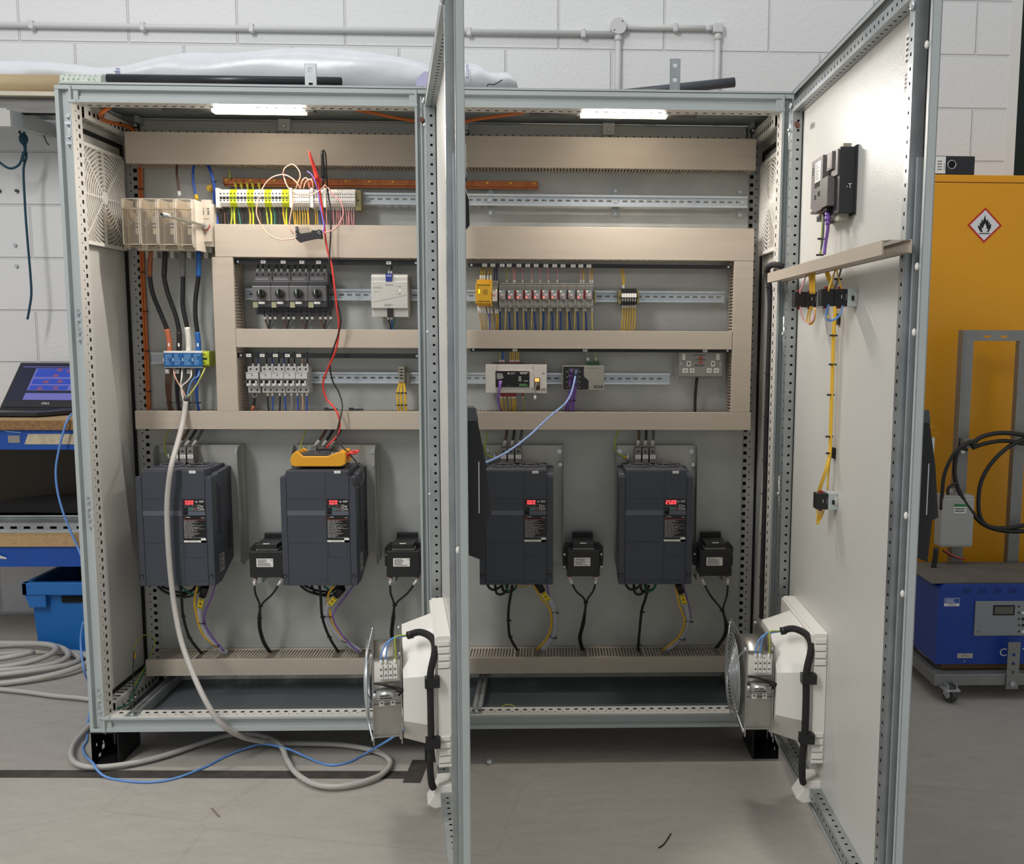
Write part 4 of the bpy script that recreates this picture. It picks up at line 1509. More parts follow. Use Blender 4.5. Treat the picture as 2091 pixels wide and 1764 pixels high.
for dx in (0.010, 0.0135, 0.026, 0.0295):
    m.box(a2 + dx, a2 + dx + 0.0016, 0.2454, 0.246, d2 - 0.034, d2 - 0.020, INK)
for dx in (0.009, 0.025):
    m.box(a2 + dx, a2 + dx + 0.006, 0.2454, 0.246, d2 - 0.017, d2 - 0.014, INK)
m.box(a2 + 0.008, b2 - 0.010, 0.2452, 0.246, d2 - 0.046, d2 - 0.043, mat('taupe_line', (170, 160, 146), 0.5))
sh = P(420, 461.5, 0.245)
m.text('0', (sh.x - 0.001, 0.246, sh.z - 0.023), (1, 0, 0), (0, 0, 1), 0.006, INK)
m.text('I', (sh.x + 0.012, 0.246, sh.z), (1, 0, 0), (0, 0, 1), 0.006, INK)
m.build('mechanism', FS, bev=0.001)
m = M()
m.cyl(sh, sh - Vector((0, 0.012, 0)), 0.011, LGREY, n=18)
m.ring(sh - Vector((0, 0.003, 0)), (0, 1, 0), 0.012, 0.0012, C_RED, n=20, k=5, a0=0.4, a1=3.4)
m.build('shaft_socket', FS)
tip = P(330, 437.5, -0.085)
m = M()
m.bar(sh, tip, 0.0065, 0.0065, STEEL)
m.build('shaft', FS, bev=0.0006)
m = M()
d = (tip - sh).normalized()
m.cyl(tip - d * 0.050, tip - d * 0.012, 0.0062, ZINC, n=14)
m.cyl(tip - d * 0.012, tip - d * 0.002, 0.0062, ZINC, n=14, r2=0.004)
m.cyl(tip - d * 0.003, tip + d * 0.001, 0.0036, INK, n=10)
m.cyl(tip - Vector((0.010, 0, 0)) - d * 0.004, tip + Vector((0.002, 0, 0)) - d * 0.004, 0.0012, ZINC, n=8)
m.build('coupling', FS)
m = M()
for i in range(4):
    for dx in (0.3, 0.72):
        x = a + w * (i + dx)
        m.box(x + 0.012 - 0.006, x + 0.012 + 0.006, 0.27, 0.30, z0 - 0.020, z0, mat('clear_shroud', (176, 172, 164), 0.3))
m.box(a2 + 0.012, a2 + 0.026, 0.27, 0.30, c2 - 0.016, c2, MATS['clear_shroud'])
m.build('terminal_shroud', FS)

# ------------------------------------------------------------------ blue distribution blocks
DBL = mat('blue_tinted_cover', (36, 92, 150), 0.25)
for i in range(4):
    xa = 334 + 19.7 * i
    Y = 0.255
    a, b, z0, z1 = pr(xa, 720.5, xa + 19.5, 749, Y)
    o = T('distribution_block', ('leftmost blue distribution block, brown-sleeved cable above', 'blue distribution block with the black-sleeved cable', 'blue distribution block with the white-sleeved cable', 'rightmost blue distribution block, blue-sleeved cable above')[i], 'distribution block', ((a + b) / 2, YP, z0), group='blue distribution blocks')
    m = M()
    m.box(a, b, Y, YP - 0.03, z0, z1, DBL)
    m.box(a + 0.002, b - 0.002, Y + 0.01, YP, z0 + 0.004, z1 - 0.004, DGREY)
    m.build('cover', o, bev=0.001)
    m = M()
    m.box(a, b, Y + 0.002, YP - 0.02, z1 + 0.0005, z1 + 0.006, WHITE)
    m.box(a - 0.001, a + 0.001, Y - 0.002, Y + 0.002, (z0 + z1) / 2 - 0.004, (z0 + z1) / 2 + 0.005, WHITE)
    m.box(a, b, Y + 0.002, YP - 0.02, z0 - 0.003, z0 - 0.0005, LGREY)
    m.build('rim', o)
    m = M()
    m.lines((a + 0.004, Y, z1 - 0.004), (1, 0, 0), (0, 0, 1), b - a - 0.008, z1 - z0 - 0.010, 6, mat('pale_blue_print', (120, 168, 210), 0.5), 20 + i)
    m.build('print', o)
a, b, z0, z1 = pr(412.5, 717, 427, 748, 0.262)
o = M().px([(0.262, z0 + 0.006), (0.268, z0), (YP - 0.03, z0), (YP - 0.03, z1), (0.268, z1), (0.262, z1 - 0.006)], a, b, mat('dirty_green_yellow', (178, 190, 44), 0.45)).box(a + 0.003, b - 0.006, 0.2615, 0.262, (z0 + z1) / 2 - 0.003, (z0 + z1) / 2 + 0.003, INK).cyl((a + 0.007, 0.262, z1 - 0.010), (a + 0.007, 0.2615, z1 - 0.010), 0.0022, INK, n=8).cyl((a + 0.007, 0.262, z0 + 0.011), (a + 0.007, 0.2615, z0 + 0.011), 0.0022, INK, n=8).build('earth_terminal', org=(a, YP, z0), bev=0.001)
tag(o, 'green-yellow earth terminal right of the blue distribution blocks', 'terminal block')

# ------------------------------------------------------------------ motor breakers
MB = mat('graphite_plastic', (84, 80, 82), 0.42)
for i in range(4):
    xs = 518.4 + 37.75 * i
    Yu, Yp_, Yl = 0.268, 0.256, 0.284
    a, b, z0, z1 = pr(xs + 0.4, 554.7, xs + 37.4, 582, Yu)
    o = T('motor_breaker', ('leftmost black motor breaker with rotary knob', 'second motor breaker from the left', 'third motor breaker from the left', 'rightmost motor breaker, next to the hanging red lead')[i], 'motor breaker', ((a + b) / 2, YP, z0 - 0.1), group='motor breakers with rotary knobs')
    la, lb, l0, l1 = pr(xs + 3.6, 629.5, xs + 40.8, 642.5, Yl)
    m = M()
    m.box(a, b, Yu, YP - 0.03, z0, z1, MB)
    m.box(la, lb, Yl, YP - 0.03, l0, l1, mat('charcoal_plastic', (50, 51, 54), 0.45))
    m.box(a + 0.002, b, Yu + 0.014, YP - 0.012, l1 - 0.002, z1 - 0.004, MATS['charcoal_plastic'])
    m.build('body', o, bev=0.001)
    m = M()
    for k in range(3):
        p = P(xs + 6.4 + 12 * k, 560.5, Yu)
        m.cyl((p.x, Yu + 0.001, p.z), (p.x, Yu - 0.0004, p.z), 0.0036, INK, n=12)
        p = P(xs + 9.8 + 12 * k, 636.7, Yl)
        m.cyl((p.x, Yl + 0.001, p.z), (p.x, Yl - 0.0004, p.z), 0.0036, INK, n=12)
    p = P(xs + 3, 566, Yu)
    m.lines((p.x, Yu, p.z), (1, 0, 0), (0, 0, 1), 0.045, 0.008, 2, mat('pale_print', (160, 156, 156), 0.6), 40 + i, lo=0.8)
    p = P(xs + 2.0, 575, Yu)
    m.lines((p.x, Yu, p.z), (1, 0, 0), (0, 0, 1), 0.048, 0.005, 1, INK, 44 + i, lo=0.9)
    m.build('screw_holes', o)
    pa, pb, p0, p1 = pr(xs - 3.0, 584, xs + 34.2, 614.6, Yp_)
    m = M()
    m.box(pa, pb, Yp_, Yp_ + 0.003, p0, p1, mat('smoked_cover', (104, 102, 102), 0.2))
    m.box(pa, pb, Yp_ + 0.003, YP - 0.05, p0 - 0.018, p1 + 0.013, MATS['charcoal_plastic'])
    m.build('front_cover', o, bev=0.001)
    kc = P(xs + 15.9, 599.3, Yp_)
    k = M()
    k.cyl(kc, kc - Vector((0, 0.006, 0)), 0.0145, DGREY, n=24)
    k.cyl(kc - Vector((0, 0.006, 0)), kc - Vector((0, 0.014, 0)), 0.0125, BLACK, n=24, r2=0.011)
    k.box(kc.x - 0.0032, kc.x + 0.0032, kc.y - 0.022, kc.y - 0.013, kc.z - 0.0125, kc.z + 0.0125, BLACK)
    k.box(kc.x - 0.0033, kc.x - 0.0012, kc.y - 0.0224, kc.y - 0.020, kc.z - 0.002, kc.z + 0.011, mat('green_white_pointer', (180, 220, 200), 0.5))
    k.build('rotary_knob', o, bev=0.0008)
    q = M()
    la2, lb2, c, d = pr(xs + 9.2, 616, xs + 22.2, 620.6, Yp_)
    q.box(la2, lb2, Yp_ + 0.0015, Yp_ + 0.003, c, d, PAPER)
    q.build('marker_label', o)
    q = M()
    la2, lb2, c, d = pr(xs - 2.0, 616.5, xs + 8.0, 628, Yp_)
    q.box(la2, lb2, Yp_ + 0.001, Yp_ + 0.003, c, d, mat('smoky_yellow', (150, 150, 118), 0.4))
    q.build('test_cover', o)

# ------------------------------------------------------------------ power supply
Y = 0.252
a, b, z0, z1 = pr(758, 559, 832, 647, Y)
o = T('power_supply', 'light grey rail power supply with blue plug on top', 'power supply', ((a + b) / 2, YP, z0))
zA, zB, zC = P(795, 565.5, Y).z, P(795, 629, Y).z, P(795, 575, Y).z
m = M()
m.px([(Y + 0.010, z0), (Y + 0.010, zB - 0.002), (Y, zB), (Y, zC), (Y + 0.004, zC + 0.001), (Y + 0.004, zA), (Y + 0.014, z1), (YP - 0.028, z1), (YP - 0.028, z0)], a, b, LGREY)
m.px([(Y + 0.02, z0 + 0.002), (Y + 0.02, z1 - 0.004), (YP - 0.028, z1 - 0.010), (YP - 0.028, z0 + 0.002)], b, b + 0.0015, mat('vented_side', (128, 122, 112), 0.5))
m.build('case', o, bev=0.0012)
m = M()
pc = (a + b) / 2
m.box(pc - 0.010, pc + 0.008, Y - 0.001, Y + 0.02, zC + 0.001, z1 + 0.001, mat('deep_blue_plug', (32, 48, 130), 0.4))
for k in range(3):
    m.box(pc - 0.006 + k * 0.005, pc - 0.004 + k * 0.005, Y - 0.0014, Y - 0.001, z1 - 0.008, z1 - 0.004, PAPER)
m.build('output_plug', o)
M().box(pc - 0.008, pc + 0.009, Y + 0.004, Y + 0.02, z0 - 0.001, zB - 0.001, BLACK).build('input_plug', o)
m = M()
t = P(771, 587.5, Y)
m.text('WAGO', (t.x, Y, t.z), (1, 0, 0), (0, 0, 1), 0.0058, mat('olive_print', (112, 124, 52), 0.6))
t = P(769.5, 596, Y)
m.text('787-732', (t.x, Y, t.z), (1, 0, 0), (0, 0, 1), 0.0035, GREYINK)
t = P(787, 580, Y)
m.lines((t.x, Y, t.z), (1, 0, 0), (0, 0, 1), 0.026, 0.005, 2, GREYINK, 3, lo=0.8)
t = P(785, 620, Y)
m.lines((t.x, Y, t.z), (1, 0, 0), (0, 0, 1), 0.03, 0.008, 3, GREYINK, 4, lo=0.6)
for k, (yy, mm) in enumerate(((585, INK), (592.5, mat('lit_green_lamp', (220, 240, 150), 0.4, emit=(210, 240, 130), es=1.6)), (600, INK))):
    t = P(816.5, yy, Y)
    m.cyl((t.x, Y, t.z), (t.x, Y - 0.0006, t.z), 0.0016, mm, n=10)
    m.lines((t.x - 0.012, Y, t.z + 0.001), (1, 0, 0), (0, 0, 1), 0.008, 0.002, 1, GREYINK, 60 + k, lo=0.8)
p, q = P(760, 617, Y), P(832, 602, Y)
m.bar((p.x + 0.002, Y - 0.0001, p.z), (q.x - 0.002, Y - 0.0001, q.z), 0.0004, 0.0016, mat('pale_stripe', (156, 152, 144), 0.5))
m.build('print', o)

# ------------------------------------------------------------------ miniature breakers
MC = mat('breaker_grey', (186, 184, 180), 0.42)
for i, xs in enumerate((502.2, 530.6, 554.6, 579.0, 603.4)):
    Y = 0.262
    W_ = 25.5 if i == 0 else 24.2
    a, b, z0, z1 = pr(xs, 760, xs + W_, 789, Y)
    o = T('miniature_breaker', ('miniature breaker standing apart at the left end', 'miniature breaker second from left, first of the close row', 'middle miniature breaker of the five', 'miniature breaker second from the right', 'miniature breaker at the right end of the row')[i], 'miniature breaker', ((a + b) / 2, YP, z0), group='two-pole miniature breakers')
    m = M()
    ta, tb, t0, t1 = pr(xs + 3.4, 748, xs + W_ + 3.2, 802, Y + 0.014)
    a, b = a + 0.0004, b - 0.0004
    ta, tb = ta + 0.0004, tb - 0.0004
    m.box(a, b, Y, Y + 0.03, z0, z1, MC)
    m.box(ta, tb, Y + 0.016, YP - 0.022, t0, t1, MC)
    m.build('body', o, bev=0.0012)
    m = M()
    zs = P(xs, 779, Y).z
    m.box(a + 0.001, b - 0.001, Y - 0.0006, Y, zs - 0.006, zs + 0.005, DARK)
    m.box(a + 0.001, b - 0.001, Y - 0.0036, Y + 0.001, zs + 0.003, zs + 0.0085, DGREY)
    w = (b - a) / 2
    for k in range(2):
        xm = a + w * (k + 0.5)
        m.box(xm + 0.001, xm + 0.0065, Y - 0.007, Y, zs - 0.011, zs + 0.003, MC)
        m.box(xm - 0.007, xm + 0.0005, Y - 0.001, Y, zs - 0.012, zs - 0.0055, WHITE)
    m.build('toggle', o, bev=0.0005)
    m = M()
    for k in range(2):
        xm = ta + (tb - ta) * (k + 0.5) / 2
        for zz in (t1 - 0.0085, t0 + 0.0085):
            m.cyl((xm, Y + 0.0165, zz), (xm, Y + 0.0156, zz), 0.0030, INK, n=12)
    m.lines((a + 0.003, Y, z1 - 0.002), (1, 0, 0), (0, 0, 1), (b - a) * 0.5, 0.003, 1, GREYINK, 70 + i, lo=0.9)
    m.box((a + b) / 2 - 0.0025, (a + b) / 2 + 0.0025, Y - 0.0003, Y, z1 - 0.012, z1 - 0.007, GREYINK)
    m.build('screw_holes', o)
a, b, z0, z1 = pr(814, 749, 825.5, 781, 0.27)
o = M().box(a, b, 0.27, YP - 0.02, z0, z1, mat('stone_plastic', (146, 140, 124), 0.5)).box(a + 0.014, b + 0.010, 0.285, YP - 0.02, z0 - 0.005, z1 - 0.018, MATS['stone_plastic'])
for k in range(4):
    o.box(a + 0.003, b - 0.003, 0.2696, 0.27, z1 - 0.010 - k * 0.009, z1 - 0.006 - k * 0.009, INK)
o = o.build('terminal_block', org=(a, YP, z0), bev=0.0008)
tag(o, 'lone grey terminal with a fan of yellow wires, near the middle post', 'terminal block')

# ------------------------------------------------------------------ black label carriers with white tags
def carrier(label, xa, xb, t0, t1, b0, b1, tags, Y=0.262, tw=9.8):
    x0, x1, z0, z1 = hspan(xa, xb, t0, t1, b0, b1, Y)
    o = T('label_carrier', label, 'label carrier', ((x0 + x1) / 2, YP, z0), group='black label carriers')
    m = M()
    m.box(x0, x1, Y, Y + 0.004, z0, z1, BLACK)
    for x in (x0 + 0.01, x1 - 0.01):
        m.box(x - 0.006, x + 0.006, Y + 0.004, YP, z1 - 0.004, z1 - 0.001, BLACK)
        m.cyl((x, Y, (z0 + z1) / 2), (x, Y - 0.002, (z0 + z1) / 2), 0.0035, ZINC, n=10)
    m.build('strip', o)
    for i, tx in enumerate(tags):
        c = P(tx, (t0 + b0) / 2, Y).x
        zc = (z0 + z1) / 2
        k = M()
        hw = tw / 2 / 690
        k.box(c - hw, c + hw, Y - 0.0012, Y - 0.0002, zc - 0.0046, zc + 0.0046, PAPER)
        k.lines((c - hw * 0.5, Y - 0.0012, zc + 0.0018), (1, 0, 0), (0, 0, 1), hw * 1.0, 0.0036, 1, INK, 80 + i, lo=0.8)
        k.build('name_tag', o)


carrier('black label carrier with four tags over the motor breakers', 479, 856, 527.5, 533, 538, 544, (537.5, 578.3, 616.4, 650.5, 793.7))
carrier('black label carrier with thirteen tags over the relays', 956, 1494, 537.5, 541, 546.5, 548, [930 + v / 3.319 for v in (198, 254, 317, 364, 431, 490, 547, 613, 673, 729, 798, 850, 905)])
carrier('black label carrier with five tags over the miniature breakers', 485, 858, 719.5, 723, 729.5, 733, (508, 535.5, 562.5, 587, 610))
carrier('black label carrier with three tags over the controller', 960, 1492, 711.5, 711, 718.5, 719, (1051.5, 1195, 1440))

# ------------------------------------------------------------------ safety relay and plug-in relays
YEL = mat('safety_yellow_plastic', (226, 172, 40), 0.42)
Y = 0.248
a, b, z0, z1 = pr(971, 578, 1003, 619.5, Y)
o = T('safety_relay', 'yellow safety relay at the left end of the relay row', 'safety relay', ((a + b) / 2, YP, z0))
zt, zb = P(985, 570.5, Y).z, P(985, 624, Y).z
m = M()
m.box(a, b, Y, YP - 0.025, z0, z1, YEL)
m.box(a + 0.003, b - 0.001, Y + 0.012, YP - 0.025, zb, zt, YEL)
m.box(b, b + 0.002, Y + 0.002, YP - 0.025, zb - 0.003, zt, mat('pale_yellow_edge', (236, 200, 80), 0.45))
m.build('case', o, bev=0.001)
m = M()
for k in range(6):
    x = a + (b - a) * (0.16 + 0.135 * k + (0.03 if k > 2 else 0))
    m.cyl((x, Y, z1 - 0.006), (x, Y - 0.0004, z1 - 0.006), 0.0020, INK, n=10)
    m.cyl((x, Y, z0 + 0.006), (x, Y - 0.0004, z0 + 0.006), 0.0020, INK, n=10)
m.text('pilz', (a + 0.009, Y, z1 - 0.0145), (1, 0, 0), (0, 0, 1), 0.004, INK)
for k in range(5):
    m.box(a + 0.024, a + 0.036, Y - 0.0003, Y, z1 - 0.020 - k * 0.0035, z1 - 0.0195 - k * 0.0035, INK)
for x in (0.024, 0.030, 0.0355):
    m.box(a + x, a + x + 0.0005, Y - 0.0003, Y, z1 - 0.034, z1 - 0.0195, INK)
m.build('print', o)
m = M()
for k in range(3):
    m.box(a + 0.009, a + 0.0125, Y - 0.0005, Y, z1 - 0.022 - k * 0.0045, z1 - 0.0185 - k * 0.0045, mat('lit_yellow_lamp', (240, 230, 60), 0.4, emit=(235, 225, 40), es=1.4))
m.build('indicator_lamp', o)
a, b, z0, z1 = pr(1005.2, 573, 1016.6, 630.5, Y + 0.008)
o = T('relay_module', 'slim grey and cream relay between the safety relay and the red relays', 'relay', ((a + b) / 2, YP, z0))
m = M()
m.box(a, b, Y + 0.008, YP - 0.025, z0, z1, mat('relay_socket_grey', (128, 125, 118), 0.48))
for k in range(2):
    for zz in (z1 - 0.006, z1 - 0.013, z0 + 0.006, z0 + 0.013):
        m.cyl((a + 0.005 + k * 0.0065, Y + 0.008, zz), (a + 0.005 + k * 0.0065, Y + 0.0076, zz), 0.0018, INK, n=8)
m.build('socket', o, bev=0.0008)
zc = (z0 + z1) / 2
m = M()
m.box(a + 0.0005, b - 0.001, Y, Y + 0.0078, zc - 0.020, zc + 0.012, IV)
m.text('B', ((a + b) / 2 - 0.003, Y, zc - 0.002), (0, 0, 1), (-1, 0, 0), 0.010, mat('red_print', (190, 70, 50), 0.6))
m.cyl((b - 0.004, Y + 0.002, zc + 0.014), (b - 0.004, Y - 0.0005, zc + 0.014), 0.0014, mat('lit_green_lamp', (220, 240, 150)), n=8)
m.build('front', o)
RS = MATS['relay_socket_grey']
RC = mat('smoke_relay_cover', (150, 136, 136), 0.25)
RL = mat('lit_red_lamp', (255, 90, 80), 0.4, emit=(255, 70, 60), es=2.6)
TEAL = mat('teal_tab', (110, 170, 168), 0.45)
LIT = {1, 2, 3, 4, 5, 6, 9}
ORD = ('first', 'second', 'third', 'fourth', 'fifth', 'sixth', 'seventh', 'eighth', 'ninth', 'tenth', 'eleventh')
for i in range(11):
    xs = 1018.2 + 17.66 * i
    a, b, z0, z1 = pr(xs + 0.2, 577.5, xs + 17.4, 628, Y)
    lab = 'plug-in relay %s, %s from the slim cream relay' % ('with lit red lamp' if i in LIT else 'with unlit window', ORD[i])
    o = T('relay_module', lab, 'relay', ((a + b) / 2, YP, z0), group='plug-in relays in the right bay')
    w = b - a
    H = z1 - z0
    m = M()
    zw0, zw1 = z0 + H * 0.33, z0 + H * 0.70
    m.box(a, b, Y + 0.016, YP - 0.025, zw0, z1, RS)
    m.box(a, b, Y, YP - 0.025, z0, zw0, RS)
    m.box(a, b, Y + 0.006, Y + 0.016, zw1, z1 - H * 0.12, RS)
    m.build('socket', o, bev=0.0008)
    m = M()
    m.box(a + w * 0.04, a + w * 0.80, Y - 0.002, Y + 0.0155, zw0 + 0.0005, zw1 - 0.0005, RC)
    m.box(a + w * 0.08, a + w * 0.30, Y - 0.0025, Y - 0.002, zw1 - 0.006, zw1 - 0.001, PAPER)
    m.box(a + w * 0.34, a + w * 0.74, Y - 0.0025, Y - 0.002, zw1 - 0.005, zw1 - 0.001, TEAL)
    m.lines((a + w * 0.30, Y - 0.002, zw1 - 0.009), (1, 0, 0), (0, 0, 1), w * 0.45, 0.008, 3, PAPER, 100 + i)
    m.build('relay', o)
    m = M()
    m.box(a + w * 0.82, a + w * 0.99, Y + 0.003, Y + 0.0158, zw0, zw1, C_DRD if i in LIT else DGREY)
    m.build('ejector', o)
    m = M()
    m.ball((a + w * 0.22, Y - 0.002, zw0 + 0.006), 0.0026, 0.0014, 0.0026, RL if i in LIT else DGREY, n=8, k=6)
    m.build('indicator_lamp', o)
    m = M()
    for k in range(4):
        x = a + w * (0.14 + 0.24 * k)
        for zz, yy in ((z1 - 0.004, Y + 0.016), (z1 - H * 0.12 - 0.003, Y + 0.006), (z1 - H * 0.24, Y + 0.006), (z0 + 0.005, Y)):
            if zz == z0 + 0.005 and k == 1:
                continue
            m.cyl((x, yy, zz), (x, yy - 0.0004, zz), 0.0016, INK, n=8)
    m.add([(a + w * 0.36, Y - 0.0003, z0 + H * 0.26), (a + w * 0.46, Y - 0.0003, z0 + H * 0.18), (a + w * 0.52, Y - 0.0003, z0 + H * 0.28), (a + w * 0.44, Y - 0.0003, z0 + H * 0.27)], [(0, 1, 2, 3)], INK)
    m.add([(a + w * 0.56, Y - 0.0003, z0 + H * 0.14), (a + w * 0.64, Y - 0.0003, z0 + H * 0.16), (a + w * 0.76, Y - 0.0003, z0 + H * 0.28), (a + w * 0.68, Y - 0.0003, z0 + H * 0.27)], [(0, 1, 2, 3)], INK)
    m.build('print', o)
a, b, z0, z1 = pr(1213, 594, 1216.5, 621, 0.27)
tag(M().box(a, b, 0.27, 0.318, z0, z1, KHAKI).build('end_clamp', org=(a, 0.318, z0), bev=0.0008), 'khaki end clamp at the right end of the relay row', 'end clamp')
for i in range(6):
    xs = 1269.4 + 5.1 * i
    a, b, z0, z1 = pr(xs, 589, xs + 4.95, 622.5, 0.258)
    m = M()
    m.box(a, b, 0.264, 0.318, z0, z1, BLACK)
    m.box(a, b, 0.258, 0.264, z0 + 0.012, z1 - 0.010, BLACK)
    zc = (z0 + z1) / 2
    m.box(a + 0.0003, b - 0.0003, 0.2576, 0.258, zc - 0.002, zc + 0.010, PAPER)
    for dz in (-0.009, -0.014):
        m.box(a + 0.002, b - 0.002, 0.2577, 0.258, zc + dz, zc + dz + 0.003, LGREY)
    tag(m.build('terminal_block', org=(a, 0.318, z0), bev=0.0004), 'black terminal with white band in the lone group of six', 'terminal block', 'six black terminals right of the relays')
for xa, xb, lab in ((1262.5, 1268.6, 'khaki end clamp left of the six black terminals'), (1300.6, 1305, 'khaki end clamp right of the six black terminals')):
    a, b, z0, z1 = pr(xa, 592, xb, 620, 0.272)
    tag(M().box(a, b, 0.272, 0.318, z0, z1, KHAKI).box(a + 0.002, b - 0.002, 0.2716, 0.272, z0 + 0.015, z0 + 0.021, INK).build('end_clamp', org=(a, 0.318, z0), bev=0.0008), lab, 'end clamp')

# ------------------------------------------------------------------ controller
PW = mat('controller_white', (214, 208, 200), 0.4)
Y = 0.250
a, b, z0, z1 = pr(991.5, 744, 1116.3, 802.5, Y)
o = T('programmable_controller', 'white programmable controller with black front panel', 'controller', ((a + b) / 2, YP, z0))
xm = P(1089.3, 770, Y).x
xl = P(1014.5, 770, Y).x
m = M()
m.box(a, xl - 0.0003, Y, YP - 0.025, z0, z1, PW)
m.box(xl, xm - 0.0003, Y + 0.004, YP - 0.025, z0, z1, PW)
m.box(xl, xm - 0.0003, Y, Y + 0.004, P(1000, 792, Y).z, P(1000, 757, Y).z, PW)
m.box(a + 0.02, xm - 0.03, Y + 0.012, YP - 0.025, z1, z1 + 0.004, DGREY)
m.build('case', o, bev=0.001)
m = M()
m.box(xm, b, Y + 0.001, YP - 0.025, z0, z1, PW)
pa, pb, p0, p1 = pr(1091, 771, 1103, 797, Y)
m.box(pa, pb, Y - 0.0003, Y + 0.0012, p0, p1, mat('port_recess', (120, 96, 80), 0.4))
m.box(pa + 0.002, pb - 0.002, Y - 0.0006, Y, p0 + 0.002, p0 + 0.014, mat('dark_brown_recess', (46, 22, 20), 0.5))
m.box(pa + 0.002, pb - 0.003, Y - 0.0008, Y, p1 - 0.012, p1 - 0.002, mat('amber_lit_port', (255, 190, 110), 0.4, emit=(255, 170, 90), es=0.9))
m.lines((P(1107, 760, Y).x, Y + 0.001, P(1107, 760, Y).z), (1, 0, 0), (0, 0, 1), 0.009, 0.008, 2, GREYINK, 31, lo=0.8)
pa, pb, p0, p1 = pr(1105, 792, 1115, 798, Y)
m.box(pa, pb, Y, Y + 0.0012, p0, p1, mat('vent_grey', (160, 152, 142), 0.5))
m.build('adapter_module', o, bev=0.0008)
pa, pb, p0, p1 = pr(1012, 757.3, 1081.3, 790.5, Y)
m = M()
m.box(pa, pb, Y - 0.0008, Y, p0, p1, mat('gloss_black_panel', (18, 18, 20), 0.25))
m.build('front_panel', o)
m = M()
yy = Y - 0.0009
lc = P(1038.3, 762.3, Y)
q = 0.0046


def rhomb(cx, cz, ang):
    c, s = math.cos(ang), math.sin(ang)
    w_, l_ = q * 0.42, q * 0.75
    pts = [(0, 0), (l_ * 0.5, w_), (l_, 0), (l_ * 0.5, -w_)]
    return [(cx + x * c - y * s, yy, cz + x * s + y * c) for x, y in pts]


for ang in (PI / 2, PI / 2 + 2 * PI / 3, PI / 2 - 2 * PI / 3):
    m.add(rhomb(lc.x, lc.z, ang), [(0, 1, 2, 3)], PAPER)
t = P(1041.8, 761.2, Y)
m.text('MITSUBISHI', (t.x, yy, t.z), (1, 0, 0), (0, 0, 1), 0.0022, PAPER, align='LEFT')
t = P(1041.8, 763.8, Y)
m.text('ELECTRIC', (t.x, yy, t.z), (1, 0, 0), (0, 0, 1), 0.0022, PAPER, align='LEFT')
for (xa, ya, wd, ht, n, mm, sd) in ((1014.5, 762, 0.022, 0.018, 5, PAPER, 1), (1062, 759, 0.026, 0.008, 2, PAPER, 2), (1059, 768, 0.010, 0.016, 4, PAPER, 3), (1060, 783, 0.030, 0.009, 2, mat('green_print', (120, 190, 110), 0.5), 4), (1070, 776.5, 0.013, 0.004, 1, PAPER, 6), (1036, 786, 0.010, 0.004, 1, GREYINK, 5)):
    t = P(xa, ya, Y)
    m.lines((t.x, yy, t.z), (1, 0, 0), (0, 0, 1), wd, ht, n, mm, sd, lo=0.7)
m.build('print', o)
m = M()
for xa, xb, up in ((1019, 1029, 1), (1037, 1064, 1), (1021, 1054, 0), (1065, 1069, 0)):
    c, d = P(xa, 770, Y).x, P(xb, 770, Y).x
    if up:
        m.box(c, d, Y + 0.016, Y + 0.03, z1 + 0.0005, z1 + 0.007, C_DRD)
    else:
        m.box(c, d, Y + 0.016, Y + 0.03, z0 - 0.012, z0 - 0.0005, C_DRD)
m.build('ferrules', o)

# ------------------------------------------------------------------ network switch
Y = 0.250
a, b, z0, z1 = pr(1148.3, 746.5, 1233.5, 796.5, Y)
o = T('network_switch', 'grey network switch with black front and green plug', 'network switch', ((a + b) / 2, YP, z0))
SWG = mat('switch_grey', (150, 147, 138), 0.42)
m = M()
m.box(a, b, Y, YP - 0.025, z0, z1, SWG)
m.build('case', o, bev=0.001)
m = M()
xs = [P(x, 770, Y).x for x in (1150, 1192, 1202)]
zs = [P(1170, y, Y).z for y in (748.5, 768, 777, 795)]
m.py([(xs[0], zs[0]), (xs[1], zs[0]), (xs[1], zs[1]), (xs[2], zs[2]), (xs[2], zs[3]), (xs[0], zs[3])], Y - 0.0008, Y, BLACK)
for k in range(4):
    for x in (1158, 1184):
        t = P(x, 759 + 10.5 * k, Y)
        m.cyl((t.x, Y - 0.0008, t.z), (t.x, Y - 0.0014, t.z), 0.0013, PAPER, n=8)
m.build('front_panel', o)
m = M()
for k in range(4):
    pa, pb, p0, p1 = pr(1161, 752 + 10.5 * k, 1182, 761.5 + 10.5 * k, Y)
    m.box(pa, pb, Y - 0.0012, Y - 0.0008, p0, p1, DGREY)
m.build('ports', o)
m = M()
pa, pb, p0, p1 = pr(1213, 787, 1230.5, 791.5, Y)
m.box(pa, pb, Y - 0.0005, Y, p0, p1, INK)
m.text('PHOENIX', ((pa + pb) / 2, Y - 0.0005, (p0 + p1) / 2), (1, 0, 0), (0, 0, 1), 0.0032, PAPER)
t = P(1206, 751, Y)
m.lines((t.x, Y, t.z), (1, 0, 0), (0, 0, 1), 0.022, 0.003, 1, GREYINK, 6, lo=0.9)
t = P(1198.3, 756, Y)
m.cyl((t.x, Y, t.z), (t.x, Y - 0.0005, t.z), 0.0016, PAPER, n=8)
m.build('print', o)
pa, pb, p0, p1 = pr(1198, 737, 1224, 745.5, Y + 0.02)
m = M()
m.box(pa, pb, Y + 0.015, Y + 0.035, z1, p1, mat('green_plug', (62, 104, 66), 0.45))
for k in range(5):
    m.box(pa + 0.003 + k * 0.0075, pa + 0.007 + k * 0.0075, Y + 0.0145, Y + 0.015, z1 + 0.004, p1 - 0.003, mat('dark_green', (30, 56, 36), 0.5))
m.build('supply_plug', o)

